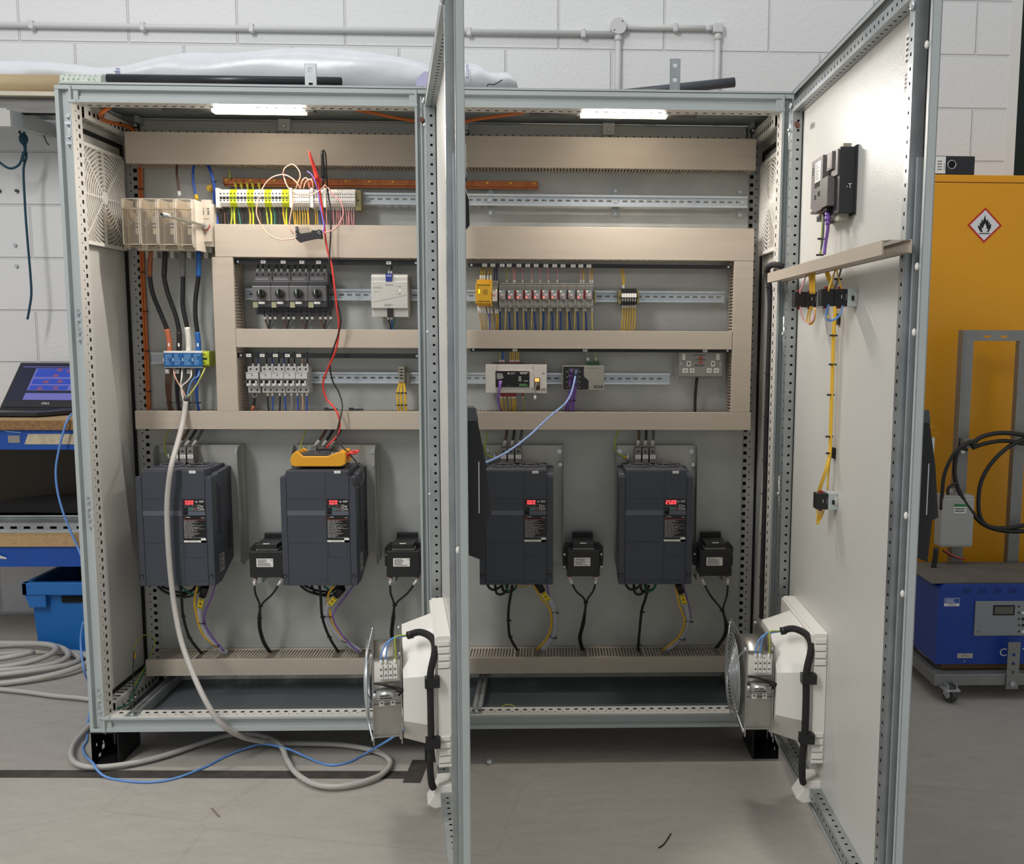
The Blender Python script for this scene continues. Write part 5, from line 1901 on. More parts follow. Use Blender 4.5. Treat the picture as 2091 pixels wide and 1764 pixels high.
# ------------------------------------------------------------------ twin socket
Y = 0.288
a, b, z0, z1 = pr(1385.5, 719, 1475.5, 768.5, Y)
o = T('twin_socket', 'grey twin mains socket with white inserts near the right trunking', 'socket', ((a + b) / 2, YP, z0))
m = M()
m.box(a - 0.008, b + 0.008, Y + 0.006, YP, z0 - 0.004, z1 + 0.004, clear('clear_back_box', (200, 198, 192), 0.35))
m.build('back_box', o)
m = M()
m.box(a, b, Y, Y + 0.006, z0, z1, mat('brushed_face_plate', (150, 148, 142), 0.38, 0.4))
m.build('face_plate', o, bev=0.001)
m = M()
for (xa, ya, xb, yb) in ((1393, 722.5, 1399.5, 735), (1462.5, 722.5, 1469.5, 735), (1402.5, 737, 1410.5, 748), (1452, 737, 1459.5, 748), (1393.5, 752, 1405, 761), (1408.5, 752, 1418, 761), (1443.5, 752, 1453, 761), (1457.5, 752, 1468, 761)):
    pa, pb, p0, p1 = pr(xa, ya, xb, yb, Y)
    m.box(pa, pb, Y - 0.002, Y, p0, p1, WHITE)
    if ya > 736:
        c, d = (pa + pb) / 2, (p0 + p1) / 2
        if ya < 750:
            m.box(c - 0.002, c + 0.002, Y - 0.0023, Y - 0.002, d - 0.004, d + 0.004, INK)
        else:
            m.box(c - 0.004, c + 0.004, Y - 0.0023, Y - 0.002, d - 0.0018, d + 0.0018, GREYINK)
m.build('switches', o, bev=0.0006)
m = M()
for (xa, ya, xb, yb) in ((1427.5, 728, 1434.5, 733), (1427.5, 737.5, 1434.5, 742)):
    pa, pb, p0, p1 = pr(xa, ya, xb, yb, Y)
    m.box(pa, pb, Y - 0.003, Y, p0, p1, mat('orange_red_button', (196, 74, 46), 0.45))
m.build('test_button', o, bev=0.0006)
m = M()
for k, (x, y) in enumerate(((1416, 723.5), (1420, 733), (1418, 744))):
    t = P(x, y, Y)
    m.lines((t.x, Y, t.z), (1, 0, 0), (0, 0, 1), 0.04 - k * 0.004, 0.004 + 0.003 * (k == 2), 1 + (k == 2), INK, 50 + k, lo=0.9)
m.build('print', o)
for xa in (1390.5, 1470.5):
    t = P(xa, 742.5, Y)
    M().cyl((t.x, Y, t.z), (t.x, Y - 0.0015, t.z), 0.0026, ZINC, n=10).build('screw', o)

# ================================================================== drives
SEG = {'0': 'abcdef', '2': 'abged', '5': 'afgcd', '.': ''}
REDSEG = mat('lit_red_digits', (255, 60, 60), 0.4, emit=(255, 56, 60), es=4.0)
DISPLAY = mat('display_red_glass', (46, 8, 12), 0.3, emit=(90, 6, 12), es=0.10)
GLOSSB = MATS['gloss_black_panel']
YD = 0.130


def seven(m, body, x, z, h, y):
    w = h * 0.52
    t = h * 0.13
    for ch in body:
        if ch == '.':
            m.box(x - t * 0.8, x + t * 0.2, y - 0.0002, y, z, z + t, REDSEG)
            continue
        for s in SEG[ch]:
            if s in 'agd':
                zz = {'a': z + h - t, 'g': z + h / 2 - t / 2, 'd': z}[s]
                m.box(x + t * 0.4, x + w - t * 0.4, y - 0.0002, y, zz, zz + t, REDSEG)
            else:
                xx = x + (w - t if s in 'bc' else 0)
                zz = z + (h / 2 if s in 'bf' else 0)
                m.box(xx, xx + t, y - 0.0002, y, zz + t * 0.2, zz + h / 2 - t * 0.2, REDSEG)
        x += w * 1.45


ZD = lambda py: P(1340, py, YD).z
U = lambda px_: (px_ - 1265.8) * 0.222 / 149.0
XL4 = P(1263.4, 1193, YD).x


def drive(i, xl, label, read):
    z0, z1, zw = ZD(1193), ZD(961), ZD(974)
    o = T('motor_drive', label, 'motor drive', (xl + 0.111, YP, z0), group='slate grey motor drives')
    u = lambda p: xl + U(p)
    m = M()
    m.box(u(1278), u(1401), YD, 0.300, z0 + 0.012, z1, DRIVE)
    m.box(u(1278), u(1401), YD + 0.0004, YD + 0.05, z0, z0 + 0.012, DRIVE)
    m.build('body', o, bev=0.0015)
    for xa, xb in ((u(1265.8), u(1277.8)), (u(1401.2), u(1414))):
        w = M()
        w.px([(YD + 0.0006, z0), (YD + 0.0006, zw), (YD + 0.05, zw), (YD + 0.055, zw + 0.004), (0.30, zw + 0.010), (0.30, z0 + 0.05), (YD + 0.06, z0)], xa, xb, DRIVE)
        w.build('side_cover', o, bev=0.0012)
    for s in (-1, 1):
        v = M()
        xo = u(1414) + 0.0003 if s > 0 else u(1265.8) - 0.0003
        for (ya, yb, za, zb, n) in ((YD + 0.040, YD + 0.052, zw - 0.03, z0 + 0.14, 26), (YD + 0.056, YD + 0.070, zw - 0.045, z0 + 0.14, 24), (YD + 0.120, YD + 0.150, z0 + 0.17, z0 + 0.075, 14)):
            for k in range(n):
                zz = za + (zb - za) * k / n
                v.quad((xo, ya, zz), (xo, yb, zz + 0.002), (xo, yb, zz + 0.005), (xo, ya, zz + 0.003), DARK)
        v.quad((xo, YD + 0.045, z0 + 0.030), (xo, YD + 0.085, z0 + 0.030), (xo, YD + 0.085, z0 + 0.085), (xo, YD + 0.045, z0 + 0.085), MATS['pale_print'])
        v.lines((xo, YD + 0.048, z0 + 0.082) if s > 0 else (xo, YD + 0.082, z0 + 0.082), (0, s, 0), (0, 0, 1), 0.034, 0.048, 9, INK, 5 + i)
        v.build('side_vents', o)
    g = M()
    hol = [(0.005 + k * 0.0056, 0.005 + k * 0.0056 + 0.0034, a, a + 0.006) for k in range(31) for a in (0.006, 0.015)]
    g.perf((u(1280), YD + 0.006, z1 + 0.0012), (1, 0, 0), (0, 1, 0), u(1399) - u(1280), 0.030, hol, mat('slate_top', (104, 102, 108), 0.5))
    g.box(u(1280), u(1399), YD + 0.008, YD + 0.034, z1 + 0.0002, z1 + 0.0005, DARK)
    g.build('top_grille', o)
    f = M()
    for xc in (u(1312), u(1368)):
        f.cyl((xc, YD + 0.105, z1), (xc, YD + 0.105, z1 + 0.0045), 0.036, MATS['slate_top'], n=28)
        f.cyl((xc, YD + 0.105, z1 + 0.0045), (xc, YD + 0.105, z1 + 0.005), 0.032, DARK, n=28)
        f.cyl((xc, YD + 0.105, z1 + 0.005), (xc, YD + 0.105, z1 + 0.008), 0.013, DGREY, n=20)
        for k in range(6):
            a = k * PI / 3
            f.bar((xc + 0.013 * math.cos(a), YD + 0.105 + 0.013 * math.sin(a), z1 + 0.007), (xc + 0.033 * math.cos(a), YD + 0.105 + 0.033 * math.sin(a), z1 + 0.007), 0.003, 0.002, MATS['slate_top'])
    f.build('cooling_fan', o)
    # seams, bands, pockets of the front cover
    y = YD - 0.0003
    s = M()
    SEAM = mat('seam_dark', (34, 36, 42), 0.6)
    for (a, b, c, d) in ((1354.7, 1355.4, 961.5, 1192.5), (1278, 1355, 1017.7, 1018.4), (1278, 1401, 1106.0, 1106.7), (1358, 1358.6, 1107, 1136), (1396, 1396.6, 1107, 1136), (1358, 1396.6, 1135.5, 1136.2), (1277.2, 1278.0, 974, 1192), (1400.8, 1401.6, 974, 1192)):
        s.box(u(a), u(b), y, y + 0.0003, ZD(d), ZD(c), SEAM)
    for xa in (1266.5, 1403.5):
        s.box(u(xa), u(xa + 7.5), y, y + 0.0006, ZD(1177), ZD(1170), INK)
        s.add([(u(xa + 2.2), y - 0.0002, ZD(1175.6)), (u(xa + 5.4), y - 0.0002, ZD(1175.6)), (u(xa + 3.8), y - 0.0002, ZD(1171.6))], [(0, 1, 2)], GREYINK)
    s.build('cover_seams', o)
    b = M()
    b.box(u(1278.5), u(1354), y - 0.0006, y + 0.0003, ZD(1051.5), ZD(1042), DRIVEL)
    b.box(u(1366.5), u(1399.5), y - 0.0006, y + 0.0003, ZD(1051), ZD(1042.6), DRIVEL)
    b.box(u(1357), u(1366), y - 0.0004, y + 0.0003, ZD(1049.5), ZD(1043), DARK)
    b.build('accent_band', o)
    k = M()
    k.box(u(1357), u(1399.7), y - 0.001, y + 0.0003, ZD(1042), ZD(1018.5), GLOSSB)
    yk = y - 0.0011
    k.box(u(1357.5), u(1379), yk, yk + 0.0001, ZD(1029.8), ZD(1020), DISPLAY)
    for (a, c, mm) in ((1360.2, 1030.2, GREYINK), (1368, 1030.2, GREYINK), (1377.5, 1030.2, GREYINK), (1386.5, 1030.2, PAPER), (1368, 1036.2, mat('green_key', (110, 190, 170), 0.5)), (1377, 1036.2, mat('pink_key', (190, 110, 120), 0.5)), (1386.5, 1036.2, PAPER)):
        wd = 5.0 if a > 1386 else 8.0
        k.box(u(a), u(a + wd), yk, yk + 0.0001, ZD(c + 4.8), ZD(c), mm)
        k.box(u(a + 0.7), u(a + wd - 0.7), yk - 0.0002, yk, ZD(c + 4.1), ZD(c + 0.7), GLOSSB if mm in (GREYINK, PAPER) else mat('key_dim', (60, 84, 84), 0.5))
    for (a, c, w, n, sd) in ((1382, 1021.5, 5, 2, 1), (1389, 1021, 10, 2, 2), (1393, 1031, 5, 2, 3), (1393, 1036.5, 6, 2, 4)):
        k.lines((u(a), yk, ZD(c)), (1, 0, 0), (0, 0, 1), w * 0.00149, 0.0066, n, PAPER, sd, lo=0.8)
    k.build('keypad', o)
    d = M()
    seven(d, read, u(1359.0 if len(read) > 4 else 1362.3), ZD(1028.8), 0.0112, yk - 0.0002)
    d.box(u(1377.2), u(1378.4), yk - 0.0003, yk, ZD(1023.5), ZD(1022), REDSEG)
    d.build('readout', o, label='lit red digits reading ' + read)
    l = M()
    yl = y - 0.0005
    l.box(u(1356), u(1400), yl, yl + 0.0008, ZD(1105.5), ZD(1051.8), GLOSSB)
    l.box(u(1356.3), u(1399.6), yl - 0.0001, yl, ZD(1105.2), ZD(1101.3), PAPER)
    l.box(u(1390), u(1399.6), yl - 0.0001, yl, ZD(1105.2), ZD(1097), PAPER)
    l.box(u(1357), u(1399), yl - 0.0001, yl, ZD(1060.4), ZD(1059.8), MATS['red_print'])
    l.add([(u(1359 + a), yl - 0.0002, ZD(1056.5 + c)) for a, c in ((-1.2, 1.3), (0, -1.5), (1.2, 1.3))], [(0, 2, 1)], MATS['red_print'])
    l.lines((u(1362), yl, ZD(1053.8)), (1, 0, 0), (0, 0, 1), 0.013, 0.0032, 1, PAPER, 3, lo=1.0)
    l.lines((u(1391.5), yl, ZD(1055.2)), (1, 0, 0), (0, 0, 1), 0.010, 0.0024, 1, PAPER, 4, lo=1.0)
    l.lines((u(1357.5), yl, ZD(1061)), (1, 0, 0), (0, 0, 1), 0.060, 0.054, 20, MATS['pale_print'], 12, lo=0.35)
    l.lines((u(1364), yl - 0.0001, ZD(1102.4)), (1, 0, 0), (0, 0, 1), 0.030, 0.0022, 1, GREYINK, 6, lo=1.0)
    l.build('warning_label', o)
    t = M()
    a0 = 1372 if i != 1 else 1373
    t.box(u(a0), u(a0 + 12.5), y - 0.001, y + 0.0003, ZD(966.5), ZD(961.2), PAPER)
    t.lines((u(a0 + 3.5), y - 0.001, ZD(963)), (1, 0, 0), (0, 0, 1), 0.008, 0.0024, 1, GREYINK, 2, lo=1)
    t.build('name_tag', o)
    # footprint filter behind the drive with its three supply terminals
    fl, fr = xl + FL, xl + FR
    e = M()
    e.box(fl, fr, 0.302, 0.3445, z0 + 0.03, z1 + 0.055, mat('filter_steel', (178, 177, 170), 0.4, 0.3, var=0.06, scale=10))
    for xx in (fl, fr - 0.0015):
        e.px([(0.262, z0 + 0.04), (0.302, z0 + 0.02), (0.302, z1 + 0.055), (0.275, z1 + 0.055), (0.262, z1 + 0.040)], xx, xx + 0.0015, mat('filter_steel_shaded', (150, 152, 148), 0.5, 0.3, var=0.08))  # side walls of the same steel, their shade put into the colour
    for xx in (fl + 0.012, fr - 0.014):
        e.cyl((xx, 0.302, z1 + 0.036), (xx, 0.299, z1 + 0.036), 0.008, ZINC, n=12)
    e.cyl((fr - 0.011, 0.300, z1 - 0.004), (fr - 0.011, 0.285, z1 - 0.004), 0.007, ZINC, n=8)
    e.build('filter_plate', o)
    for k, tx in enumerate((1304.2, 1319.6, 1335.0)):
        a, b_, c, dd = u(tx), u(tx + 12.6), z1 + 0.010, z1 + 0.052
        q = M()
        q.box(a, b_, 0.262, 0.301, c - 0.006, dd, mat('terminal_grey', (126, 122, 118), 0.45))
        q.cyl(((a + b_) / 2, 0.262, dd - 0.012), ((a + b_) / 2, 0.2615, dd - 0.012), 0.0034, INK, n=12)
        q.box(a + 0.0008, b_ - 0.0008, 0.2613, 0.262, dd - 0.034, dd - 0.022, PAPER)
        q.text('L%d' % (k + 1), ((a + b_) / 2, 0.2613, dd - 0.028), (1, 0, 0), (0, 0, 1), 0.0068, INK)
        q.build('supply_terminal', o, bev=0.0006)
    q = M()
    xs = u(1291)
    q.cyl((xs, 0.285, z1 + 0.002), (xs, 0.285, z1 + 0.030), 0.0042, ZINC, n=8)
    q.build('earth_bolt', o)
    return o


FL = P(1257, 905, 0.31).x - XL4
FR = P(500, 930, 0.335).x - P(286, 1193, YD).x
XLS = [P(286, 1195, YD).x, P(578, 1193, YD).x, P(979.5, 1193, YD).x, XL4]
for i, (x, lab, rd) in enumerate(zip(XLS, ('leftmost slate grey motor drive, grey cable passing in front', 'second motor drive, with the yellow multimeter lying on top', 'third motor drive, half hidden by the black door handle', 'rightmost motor drive, showing 25.00'), ('0.00', '0.00', '0.00', '25.00'))):
    drive(i, x, lab, rd)

# ------------------------------------------------------------------ chokes
CHK = mat('black_moulding', (30, 30, 31), 0.4, bump=0.06, bscale=600)


def choke(cx, label):
    Y = 0.205
    z0, z1 = P(1191, 1177, Y).z, P(1191, 1124.5, Y).z
    o = T('choke', label, 'choke', (cx, YP, z0), group='black chokes beside the drives')
    h = 0.0505
    m = M()
    m.box(cx - h, cx + h, Y, 0.285, z0, z1, CHK)
    m.build('body', o, bev=0.002)
    m = M()
    W2, zt, zb = 0.064, z1 + 0.014, z0 + 0.002
    m.py([(cx - W2, zb + 0.022), (cx - W2 + 0.018, zb), (cx + W2 - 0.018, zb), (cx + W2, zb + 0.022), (cx + W2, zt - 0.016), (cx + W2 - 0.014, zt), (cx - W2 + 0.014, zt), (cx - W2, zt - 0.016)], 0.258, 0.272, CHK)
    for sx in (-1, 1):
        for dz in (0.016, 0.036, 0.056, 0.074):
            m.cyl((cx + sx * (W2 - 0.006), 0.258, zb + dz), (cx + sx * (W2 - 0.006), 0.254, zb + dz), 0.0034, ZINC if dz in (0.016, 0.056) else BLACK, n=8)
    m.build('end_frame', o)
    m = M()
    m.box(cx - 0.033, cx + 0.033, Y + 0.004, 0.30, z1 + 0.007, z1 + 0.022, CHK)
    m.box(cx - 0.033, cx + 0.033, Y + 0.012, 0.30, z1, z1 + 0.006, LGREY)
    m.box(cx - 0.033, cx + 0.033, 0.302, 0.318, z1 + 0.004, z1 + 0.036, BLACK)
    m.build('core', o, bev=0.0012)
    m = M()
    m.box(cx - 0.010, cx + 0.009, Y + 0.005, Y + 0.013, z1 + 0.022, z1 + 0.0226, PAPER)
    m.build('name_tag', o)
    m = M()
    w, t = 0.0252, z1 - 0.022
    m.box(cx - w - 0.004, cx + w - 0.004, Y - 0.0006, Y, t - 0.026, t, PAPER)
    m.lines((cx - w, Y - 0.0006, t - 0.002), (1, 0, 0), (0, 0, 1), w * 1.7, 0.022, 6, INK, int(cx * 100), lo=0.5)
    m.text('CE', (cx + w - 0.009, Y - 0.0006, t - 0.0045), (1, 0, 0), (0, 0, 1), 0.004, INK)
    m.build('rating_label', o)
    m = M()
    for sx in (-1, 1):
        x = cx + sx * 0.041
        m.box(x - 0.007, x + 0.007, 0.268, 0.271, z0 - 0.032, z0 + 0.002, GALV)
        m.box(x - 0.007, x + 0.007, 0.268, YP - 0.0005, z0 - 0.034, z0 - 0.032, GALV)
        m.box(x - 0.006, x + 0.006, Y + 0.02, Y + 0.024, z0 - 0.014, z0, COPPER)
        m.cyl((x, Y + 0.024, z0 - 0.011), (x, Y + 0.012, z0 - 0.011), 0.0052, ZINC, n=8)
    m.build('mounting_foot', o)
    return z0


CX = [P(543.5, 1150, 0.205).x, P(822.5, 1150, 0.205).x, P(1191.5, 1150, 0.205).x, P(1461.5, 1150, 0.205).x]
for x, lab in zip(CX, ('black choke between the first and second drives', 'black choke right of the second drive, by the middle post', 'black choke between the third and fourth drives', 'black choke right of the fourth drive')):
    ZC0 = choke(x, lab)
JN = [((532, 1236), [(530, 1262), (531, 1285), (539, 1312), (552, 1332)]), ((806, 1234), [(803, 1262), (800, 1290), (802, 1310), (806, 1328)]), ((1196.5, 1228), [(1191, 1272), (1184, 1302), (1190, 1327)]), ((1475, 1245), [(1483, 1275), (1479, 1299), (1463, 1322)])]
for i, (x, (j, tail)) in enumerate(zip(CX, JN)):
    where = ('between the first and second drives', 'by the middle post', 'between the third and fourth drives', 'right of the fourth drive')[i]
    for s, side in ((-1, 'left'), (1, 'right')):
        a = Vector((x + s * 0.041, 0.214, ZC0 - 0.012))
        mid = a.lerp(P(*j, 0.235), 0.5) + Vector((s * 0.006, 0, -0.002))
        pts = [a, mid, P(j[0] + s * 1.5, j[1], 0.235)] + [P(tx + s * 2.0, ty, 0.245 + 0.012 * k) for k, (tx, ty) in enumerate(tail)]
        c = M().tube(pts, 0.0032, C_BLK).build('choke_cable', org=a)
        tag(c, 'black cable from the %s bolt of the choke %s' % (side, where), 'cable')
        M().tube([a, a.lerp(mid, 0.35)], 0.0042, PAPER, sub=1).build('marker_sleeve', c)
        if s < 0:
            for t in ((j[0], j[1] + 2, 0.235),) + tuple((tx, ty, 0.25) for tx, ty in tail[:1]):
                q = P(*t)
                M().ring(q, (0, 0, 1), 0.0072, 0.0012, C_BLK, n=12, k=5).build('cable_tie', c)

# ------------------------------------------------------------------ cables under and over each drive
ORDN = ('first', 'second', 'third', 'fourth')
BLKC = [[(368, 1196), (371, 1225), (374, 1258), (387, 1302), (412, 1334)], [(652, 1194), (655, 1221), (658, 1260), (672, 1300), (691, 1331)], [(1046, 1196), (1039, 1238), (1038, 1266), (1041, 1299), (1056, 1327)], [(1325, 1196), (1317, 1225), (1310, 1249), (1303.5, 1316), (1304, 1328)]]
GRYC = [[(417, 1206), (410, 1228), (408, 1250), (411, 1272), (422, 1296), (440, 1316), (462, 1334)], [(694, 1208), (680, 1224), (669, 1240), (669, 1258), (678, 1278), (702, 1307), (738, 1331)], [(1102, 1198), (1112, 1214), (1124, 1231), (1131, 1250), (1133.5, 1275), (1128, 1300), (1107, 1327)], [(1387, 1200), (1394, 1218), (1401, 1240), (1405, 1268), (1400, 1285), (1389, 1303), (1359, 1328)]]
YELC = [[(402, 1196), (396, 1228), (402, 1262), (412, 1293), (434, 1316), (455, 1333)], [(681, 1196), (669, 1215), (672, 1245), (680, 1275), (700, 1302), (725, 1329)], [(1088, 1193), (1103, 1220), (1121, 1242), (1125, 1272), (1116, 1302), (1094, 1328)], [(1379, 1194), (1386, 1235), (1397, 1269), (1383, 1302), (1351, 1328)]]
PURC = [[(439, 1196), (432, 1220), (419, 1250), (418, 1270), (429, 1295), (458, 1330)], [(721, 1196), (703, 1221), (681, 1252), (685, 1276), (711, 1312), (733, 1330)], [(1117, 1191), (1120, 1214), (1126, 1235), (1133, 1260)], [(1395, 1193), (1402, 1220), (1407, 1240), (1411, 1262)]]


def deep(pts, a, b):
    return [(x, y, a + (b - a) * k / (len(pts) - 1)) for k, (x, y) in enumerate(pts)]


for i in range(4):
    n = ORDN[i]
    wire('motor_cable', 'black cable dropping from the %s drive into the bottom trunking' % n, 'cable', deep(BLKC[i], 0.20, 0.28), 0.0044, C_BLK, n=8, ties=[(BLKC[i][2][0], BLKC[i][2][1], 0.24, (0, 0, 1), 0.006), (BLKC[i][3][0], BLKC[i][3][1], 0.26, (0, 0, 1), 0.006)])
    g = deep(GRYC[i], 0.195, 0.28)
    c = wire('shielded_cable', 'thick grey cable with yellow tag under the %s drive' % n, 'cable', g, 0.0088, mat('cool_grey_sheath', (176, 176, 186), 0.4), n=12, ties=[(g[3][0], g[3][1], g[3][2], (0, 0.2, 1), 0.0125), (g[5][0], g[5][1], g[5][2], (0.6, 0, 1), 0.0125)])
    a, b, d = P(*g[0]), P(*g[1]), P(*g[2])
    M().tube([a + (a - b) * 0.4, a, a.lerp(b, 0.5)], 0.0108, BLACK, sub=1, n=10).build('end_sleeve', c)
    ax = (d - a).normalized()
    mid = a.lerp(d, 0.56) + Vector((0, -0.0098, 0))
    tg = M().obox(mid, ax, ax.cross(Vector((0, 1, 0))), (0, 1, 0), 0.019, 0.0078, 0.0012, mat('yellow_tag', (232, 206, 40), 0.5))
    tg.obox(mid + Vector((0, -0.0013, 0)), ax, ax.cross(Vector((0, 1, 0))), (0, 1, 0), 0.005, 0.003, 0.0002, mat('tag_print', (140, 116, 20), 0.6))
    for s in (-1, 1):
        tg.obox(mid + ax * 0.0155 * s + Vector((0, -0.0014, 0)), ax, ax.cross(Vector((0, 1, 0))), (0, 1, 0), 0.0012, 0.005, 0.0004, INK)
    tg.build('cable_tag', c)
    for k in range(2):
        wire('yellow_wire', 'yellow control wire strapped along the grey cable of the %s drive' % n, 'wire', [(x + 2.2 * k, y + 0.6 * k, Y - 0.012) for x, y, Y in deep(YELC[i], 0.20, 0.285)], 0.0019, C_YEL, group='yellow control wires of the %s drive' % n)
    wire('network_cable', 'purple network cable leaving the %s drive underneath' % n, 'cable', [(x, y, Y - 0.016 * (i < 2)) for x, y, Y in deep(PURC[i], 0.215, 0.28 if i < 2 else 0.24)], 0.0027, C_PUR)
for i, dx in ((2, 0), (3, 283)):
    n = ORDN[i]
    for k, pts in enumerate((((994, 1191), (1000, 1201), (1010, 1204), (1024, 1196), (1026, 1190)), ((1011, 1191), (1013, 1209), (1022, 1214), (1033, 1207), (1036, 1193)), ((1024, 1191), (1028, 1206), (1040, 1208), (1052, 1201), (1056, 1191)))):
        wire('looped_wire', 'black wire looped tightly under the %s drive' % n, 'wire', [(x + dx, y, 0.21 + 0.012 * k) for x, y in pts], 0.0040, C_BLK, group='black loops under the %s drive' % n, n=8)
    wire('green_wire', 'green wire looped under the %s drive' % n, 'wire', [(x + dx, y, 0.205) for x, y in ((1032, 1191), (1035, 1203), (1044, 1207), (1052, 1202), (1055, 1191))], 0.0032, C_GN2)
wire('yellow_wire', 'yellow wire arching under the third drive', 'wire', [(x, y, 0.20) for x, y in ((1053, 1190), (1060, 1198), (1072, 1198), (1086, 1191))], 0.0019, C_YEL)
for i, dx in ((0, 0), (1, 291)):
    n = ORDN[i]
    for k, pts in enumerate((((322, 1197), (336, 1208), (355, 1215), (380, 1219), (400, 1212), (412, 1198)), ((330, 1197), (350, 1206), (375, 1210), (395, 1204), (402, 1197)), ((345, 1197), (352, 1212), (372, 1216), (392, 1206), (398, 1197)))):
        wire('looped_wire', 'black wire looped tightly under the %s drive' % n, 'wire', [(x + dx, y - 2 * (i == 1), 0.215 + 0.012 * k) for x, y in pts], 0.0038, C_BLK, group='black loops under the %s drive' % n, n=8)
    wire('green_wire', 'green wire looped under the %s drive' % n, 'wire', [(x + dx, y - 2 * (i == 1), 0.208) for x, y in ((370, 1198), (380, 1206), (395, 1213), (404, 1205), (408, 1197))], 0.0032, C_GN2)
for i, xs in enumerate(((389, 404, 417), (670, 684, 700), (1044, 1060, 1076), (1306, 1321, 1335))):
    n = ORDN[i]
    for k, (x, mm, nm) in enumerate(zip(xs, (C_BRN, C_BLK, C_GRY if False else mat('dark_grey_wire', (84, 84, 86), 0.45)), ('brown', 'black', 'grey'))):
        a = XLS[i] + U((1304.2, 1319.6, 1335.0)[k] + 6.3)
        top = Vector((a, 0.284, ZD(961) + 0.054))
        p0 = P(x, 870, 0.29)
        p0.x = a + (p0.x - a) * (1 if i < 2 else 0.4)
        pts = [p0, p0.lerp(top, 0.45) + Vector((0.003, -0.002, 0)), top]
        c = M().tube(pts, 0.0042, mm, n=8).build('supply_cable', org=top)
        tag(c, '%s supply cable into terminal L%d above the %s drive' % (nm, k + 1, n), 'cable')
        M().tube([top, top + (pts[1] - top) * 0.55], 0.0054, LGREY, sub=1).build('marker_sleeve', c)
for i, pts in enumerate((((345, 876), (337, 900), (337, 922), (345, 933), (358, 934)), ((626, 876), (617, 900), (614, 915), (620, 930), (645, 932)), ((997, 876), (992, 900), (990, 920), (1000, 932), (1020, 933)), ((1264, 876), (1256, 898), (1257, 916), (1264, 928), (1284, 934)))):
    c = wire('earth_wire', 'green-yellow earth wire curving down to the bolt above the %s drive' % ORDN[i], 'wire', [(x, y, 0.285) for x, y in pts], 0.0023, C_GRN)
    a, b = P(*pts[-1], 0.285), P(pts[-1][0] - 12, pts[-1][1], 0.285)
    M().tube([a, b], 0.0032, C_YEL, sub=1).build('ring_lug', c)

# ------------------------------------------------------------------ multimeter with its test leads
Ym = YD + 0.012
zt = ZD(961) + 0.010
xa, xb = P(592, 945, Ym).x, P(706, 945, Ym).x
MMY = mat('meter_yellow', (226, 160, 36), 0.45, bump=0.1, bscale=300)
o = T('multimeter', 'yellow cased multimeter lying on top of the second drive', 'multimeter', ((xa + xb) / 2, Ym, zt))
m = M()
L, D, H = xb - xa, 0.088, 0.036
base = [(0.012, 0), (L - 0.014, 0), (L - 0.002, 0.006), (L, 0.030), (L - 0.004, H + 0.006), (L - 0.014, H + 0.010), (L - 0.054, H - 0.005), (0.040, H - 0.005), (0.020, H + 0.011), (0.008, H + 0.002), (0, 0.020), (0.003, 0.004)]
m.py([(xa + p[0], zt + p[1]) for p in base], Ym, Ym + 0.006, MMY)
m.py([(xa + p[0], zt + p[1]) for p in base], Ym + D - 0.006, Ym + D, MMY)
m.py([(xa + p[0], zt + p[1]) for p in [(0.012, 0), (L - 0.014, 0), (L - 0.002, 0.006), (L, 0.024), (L - 0.004, 0.026), (0.004, 0.026), (0, 0.016), (0.003, 0.004)]], Ym + 0.006, Ym + D - 0.006, MMY)
m.py([(xa + p[0], zt + p[1]) for p in [(0, 0.016), (0.03, 0.02), (0.022, H), (0.018, H + 0.010), (0.006, H - 0.004)]], Ym + 0.006, Ym + D - 0.006, MMY)
m.py([(xa + p[0], zt + p[1]) for p in [(L - 0.03, 0.02), (L, 0.024), (L - 0.004, H + 0.006), (L - 0.018, H + 0.008)]], Ym + 0.006, Ym + D - 0.006, MMY)
m.build('holster', o, bev=0.003, seg=3)
m = M()
m.box(xa + 0.024, xb - 0.024, Ym + 0.004, Ym + D - 0.006, zt + 0.020, zt + H + 0.001, mat('meter_face', (70, 68, 66), 0.35))
m.box(xa + 0.026, xa + 0.066, Ym + 0.012, Ym + D - 0.014, zt + H, zt + H + 0.0008, mat('lcd_grey', (120, 122, 112), 0.3))
m.build('meter_face', o, bev=0.0015)
m = M()
xc = xa + L * 0.58
m.cyl((xc, Ym + D / 2, zt + H), (xc, Ym + D / 2, zt + H + 0.006), 0.022, DGREY, n=24)
m.box(xc - 0.022, xc + 0.022, Ym + D / 2 - 0.006, Ym + D / 2 + 0.006, zt + H + 0.006, zt + H + 0.013, BLACK)
m.build('range_switch', o, bev=0.001)
m = M()
for k in range(3):
    x = xa + L * (0.72 + 0.07 * k)
    m.box(x, x + 0.006, Ym + 0.016, Ym + 0.026, zt + H, zt + H + 0.003, LGREY)
m.build('key', o)
red = [(631, 309), (634, 322), (641, 345), (648, 366), (652, 385), (660, 440), (665, 490), (671, 520), (678, 545), (683, 586), (688, 627), (692, 659), (691, 686), (684.5, 718), (669, 754), (659.5, 783), (666, 813), (680, 829), (691, 849), (693.6, 870), (688, 890), (676, 903), (668, 913), (665, 930), (690, 936), (711, 932)]
ry = [0.19, 0.19, 0.2, 0.21, 0.22, 0.235, 0.235, 0.23, 0.225, 0.22, 0.22, 0.225, 0.23, 0.232, 0.24, 0.25, 0.25, 0.24, 0.23, 0.225, 0.215, 0.21, 0.21, 0.21, 0.20, 0.18]
c = wire('test_lead', 'red test lead hanging from the terminal strip down to the multimeter', 'test lead', [(x, y, Y - 0.012) for (x, y), Y in zip(red, ry)], 0.0030, C_RED, n=8)
q = M()
q.tube([P(631, 309, 0.178), P(641, 340, 0.19), P(649, 368, 0.20)], 0.0050, C_RED, sub=3, n=10, rf=lambda t: 0.55 + 0.95 * t)
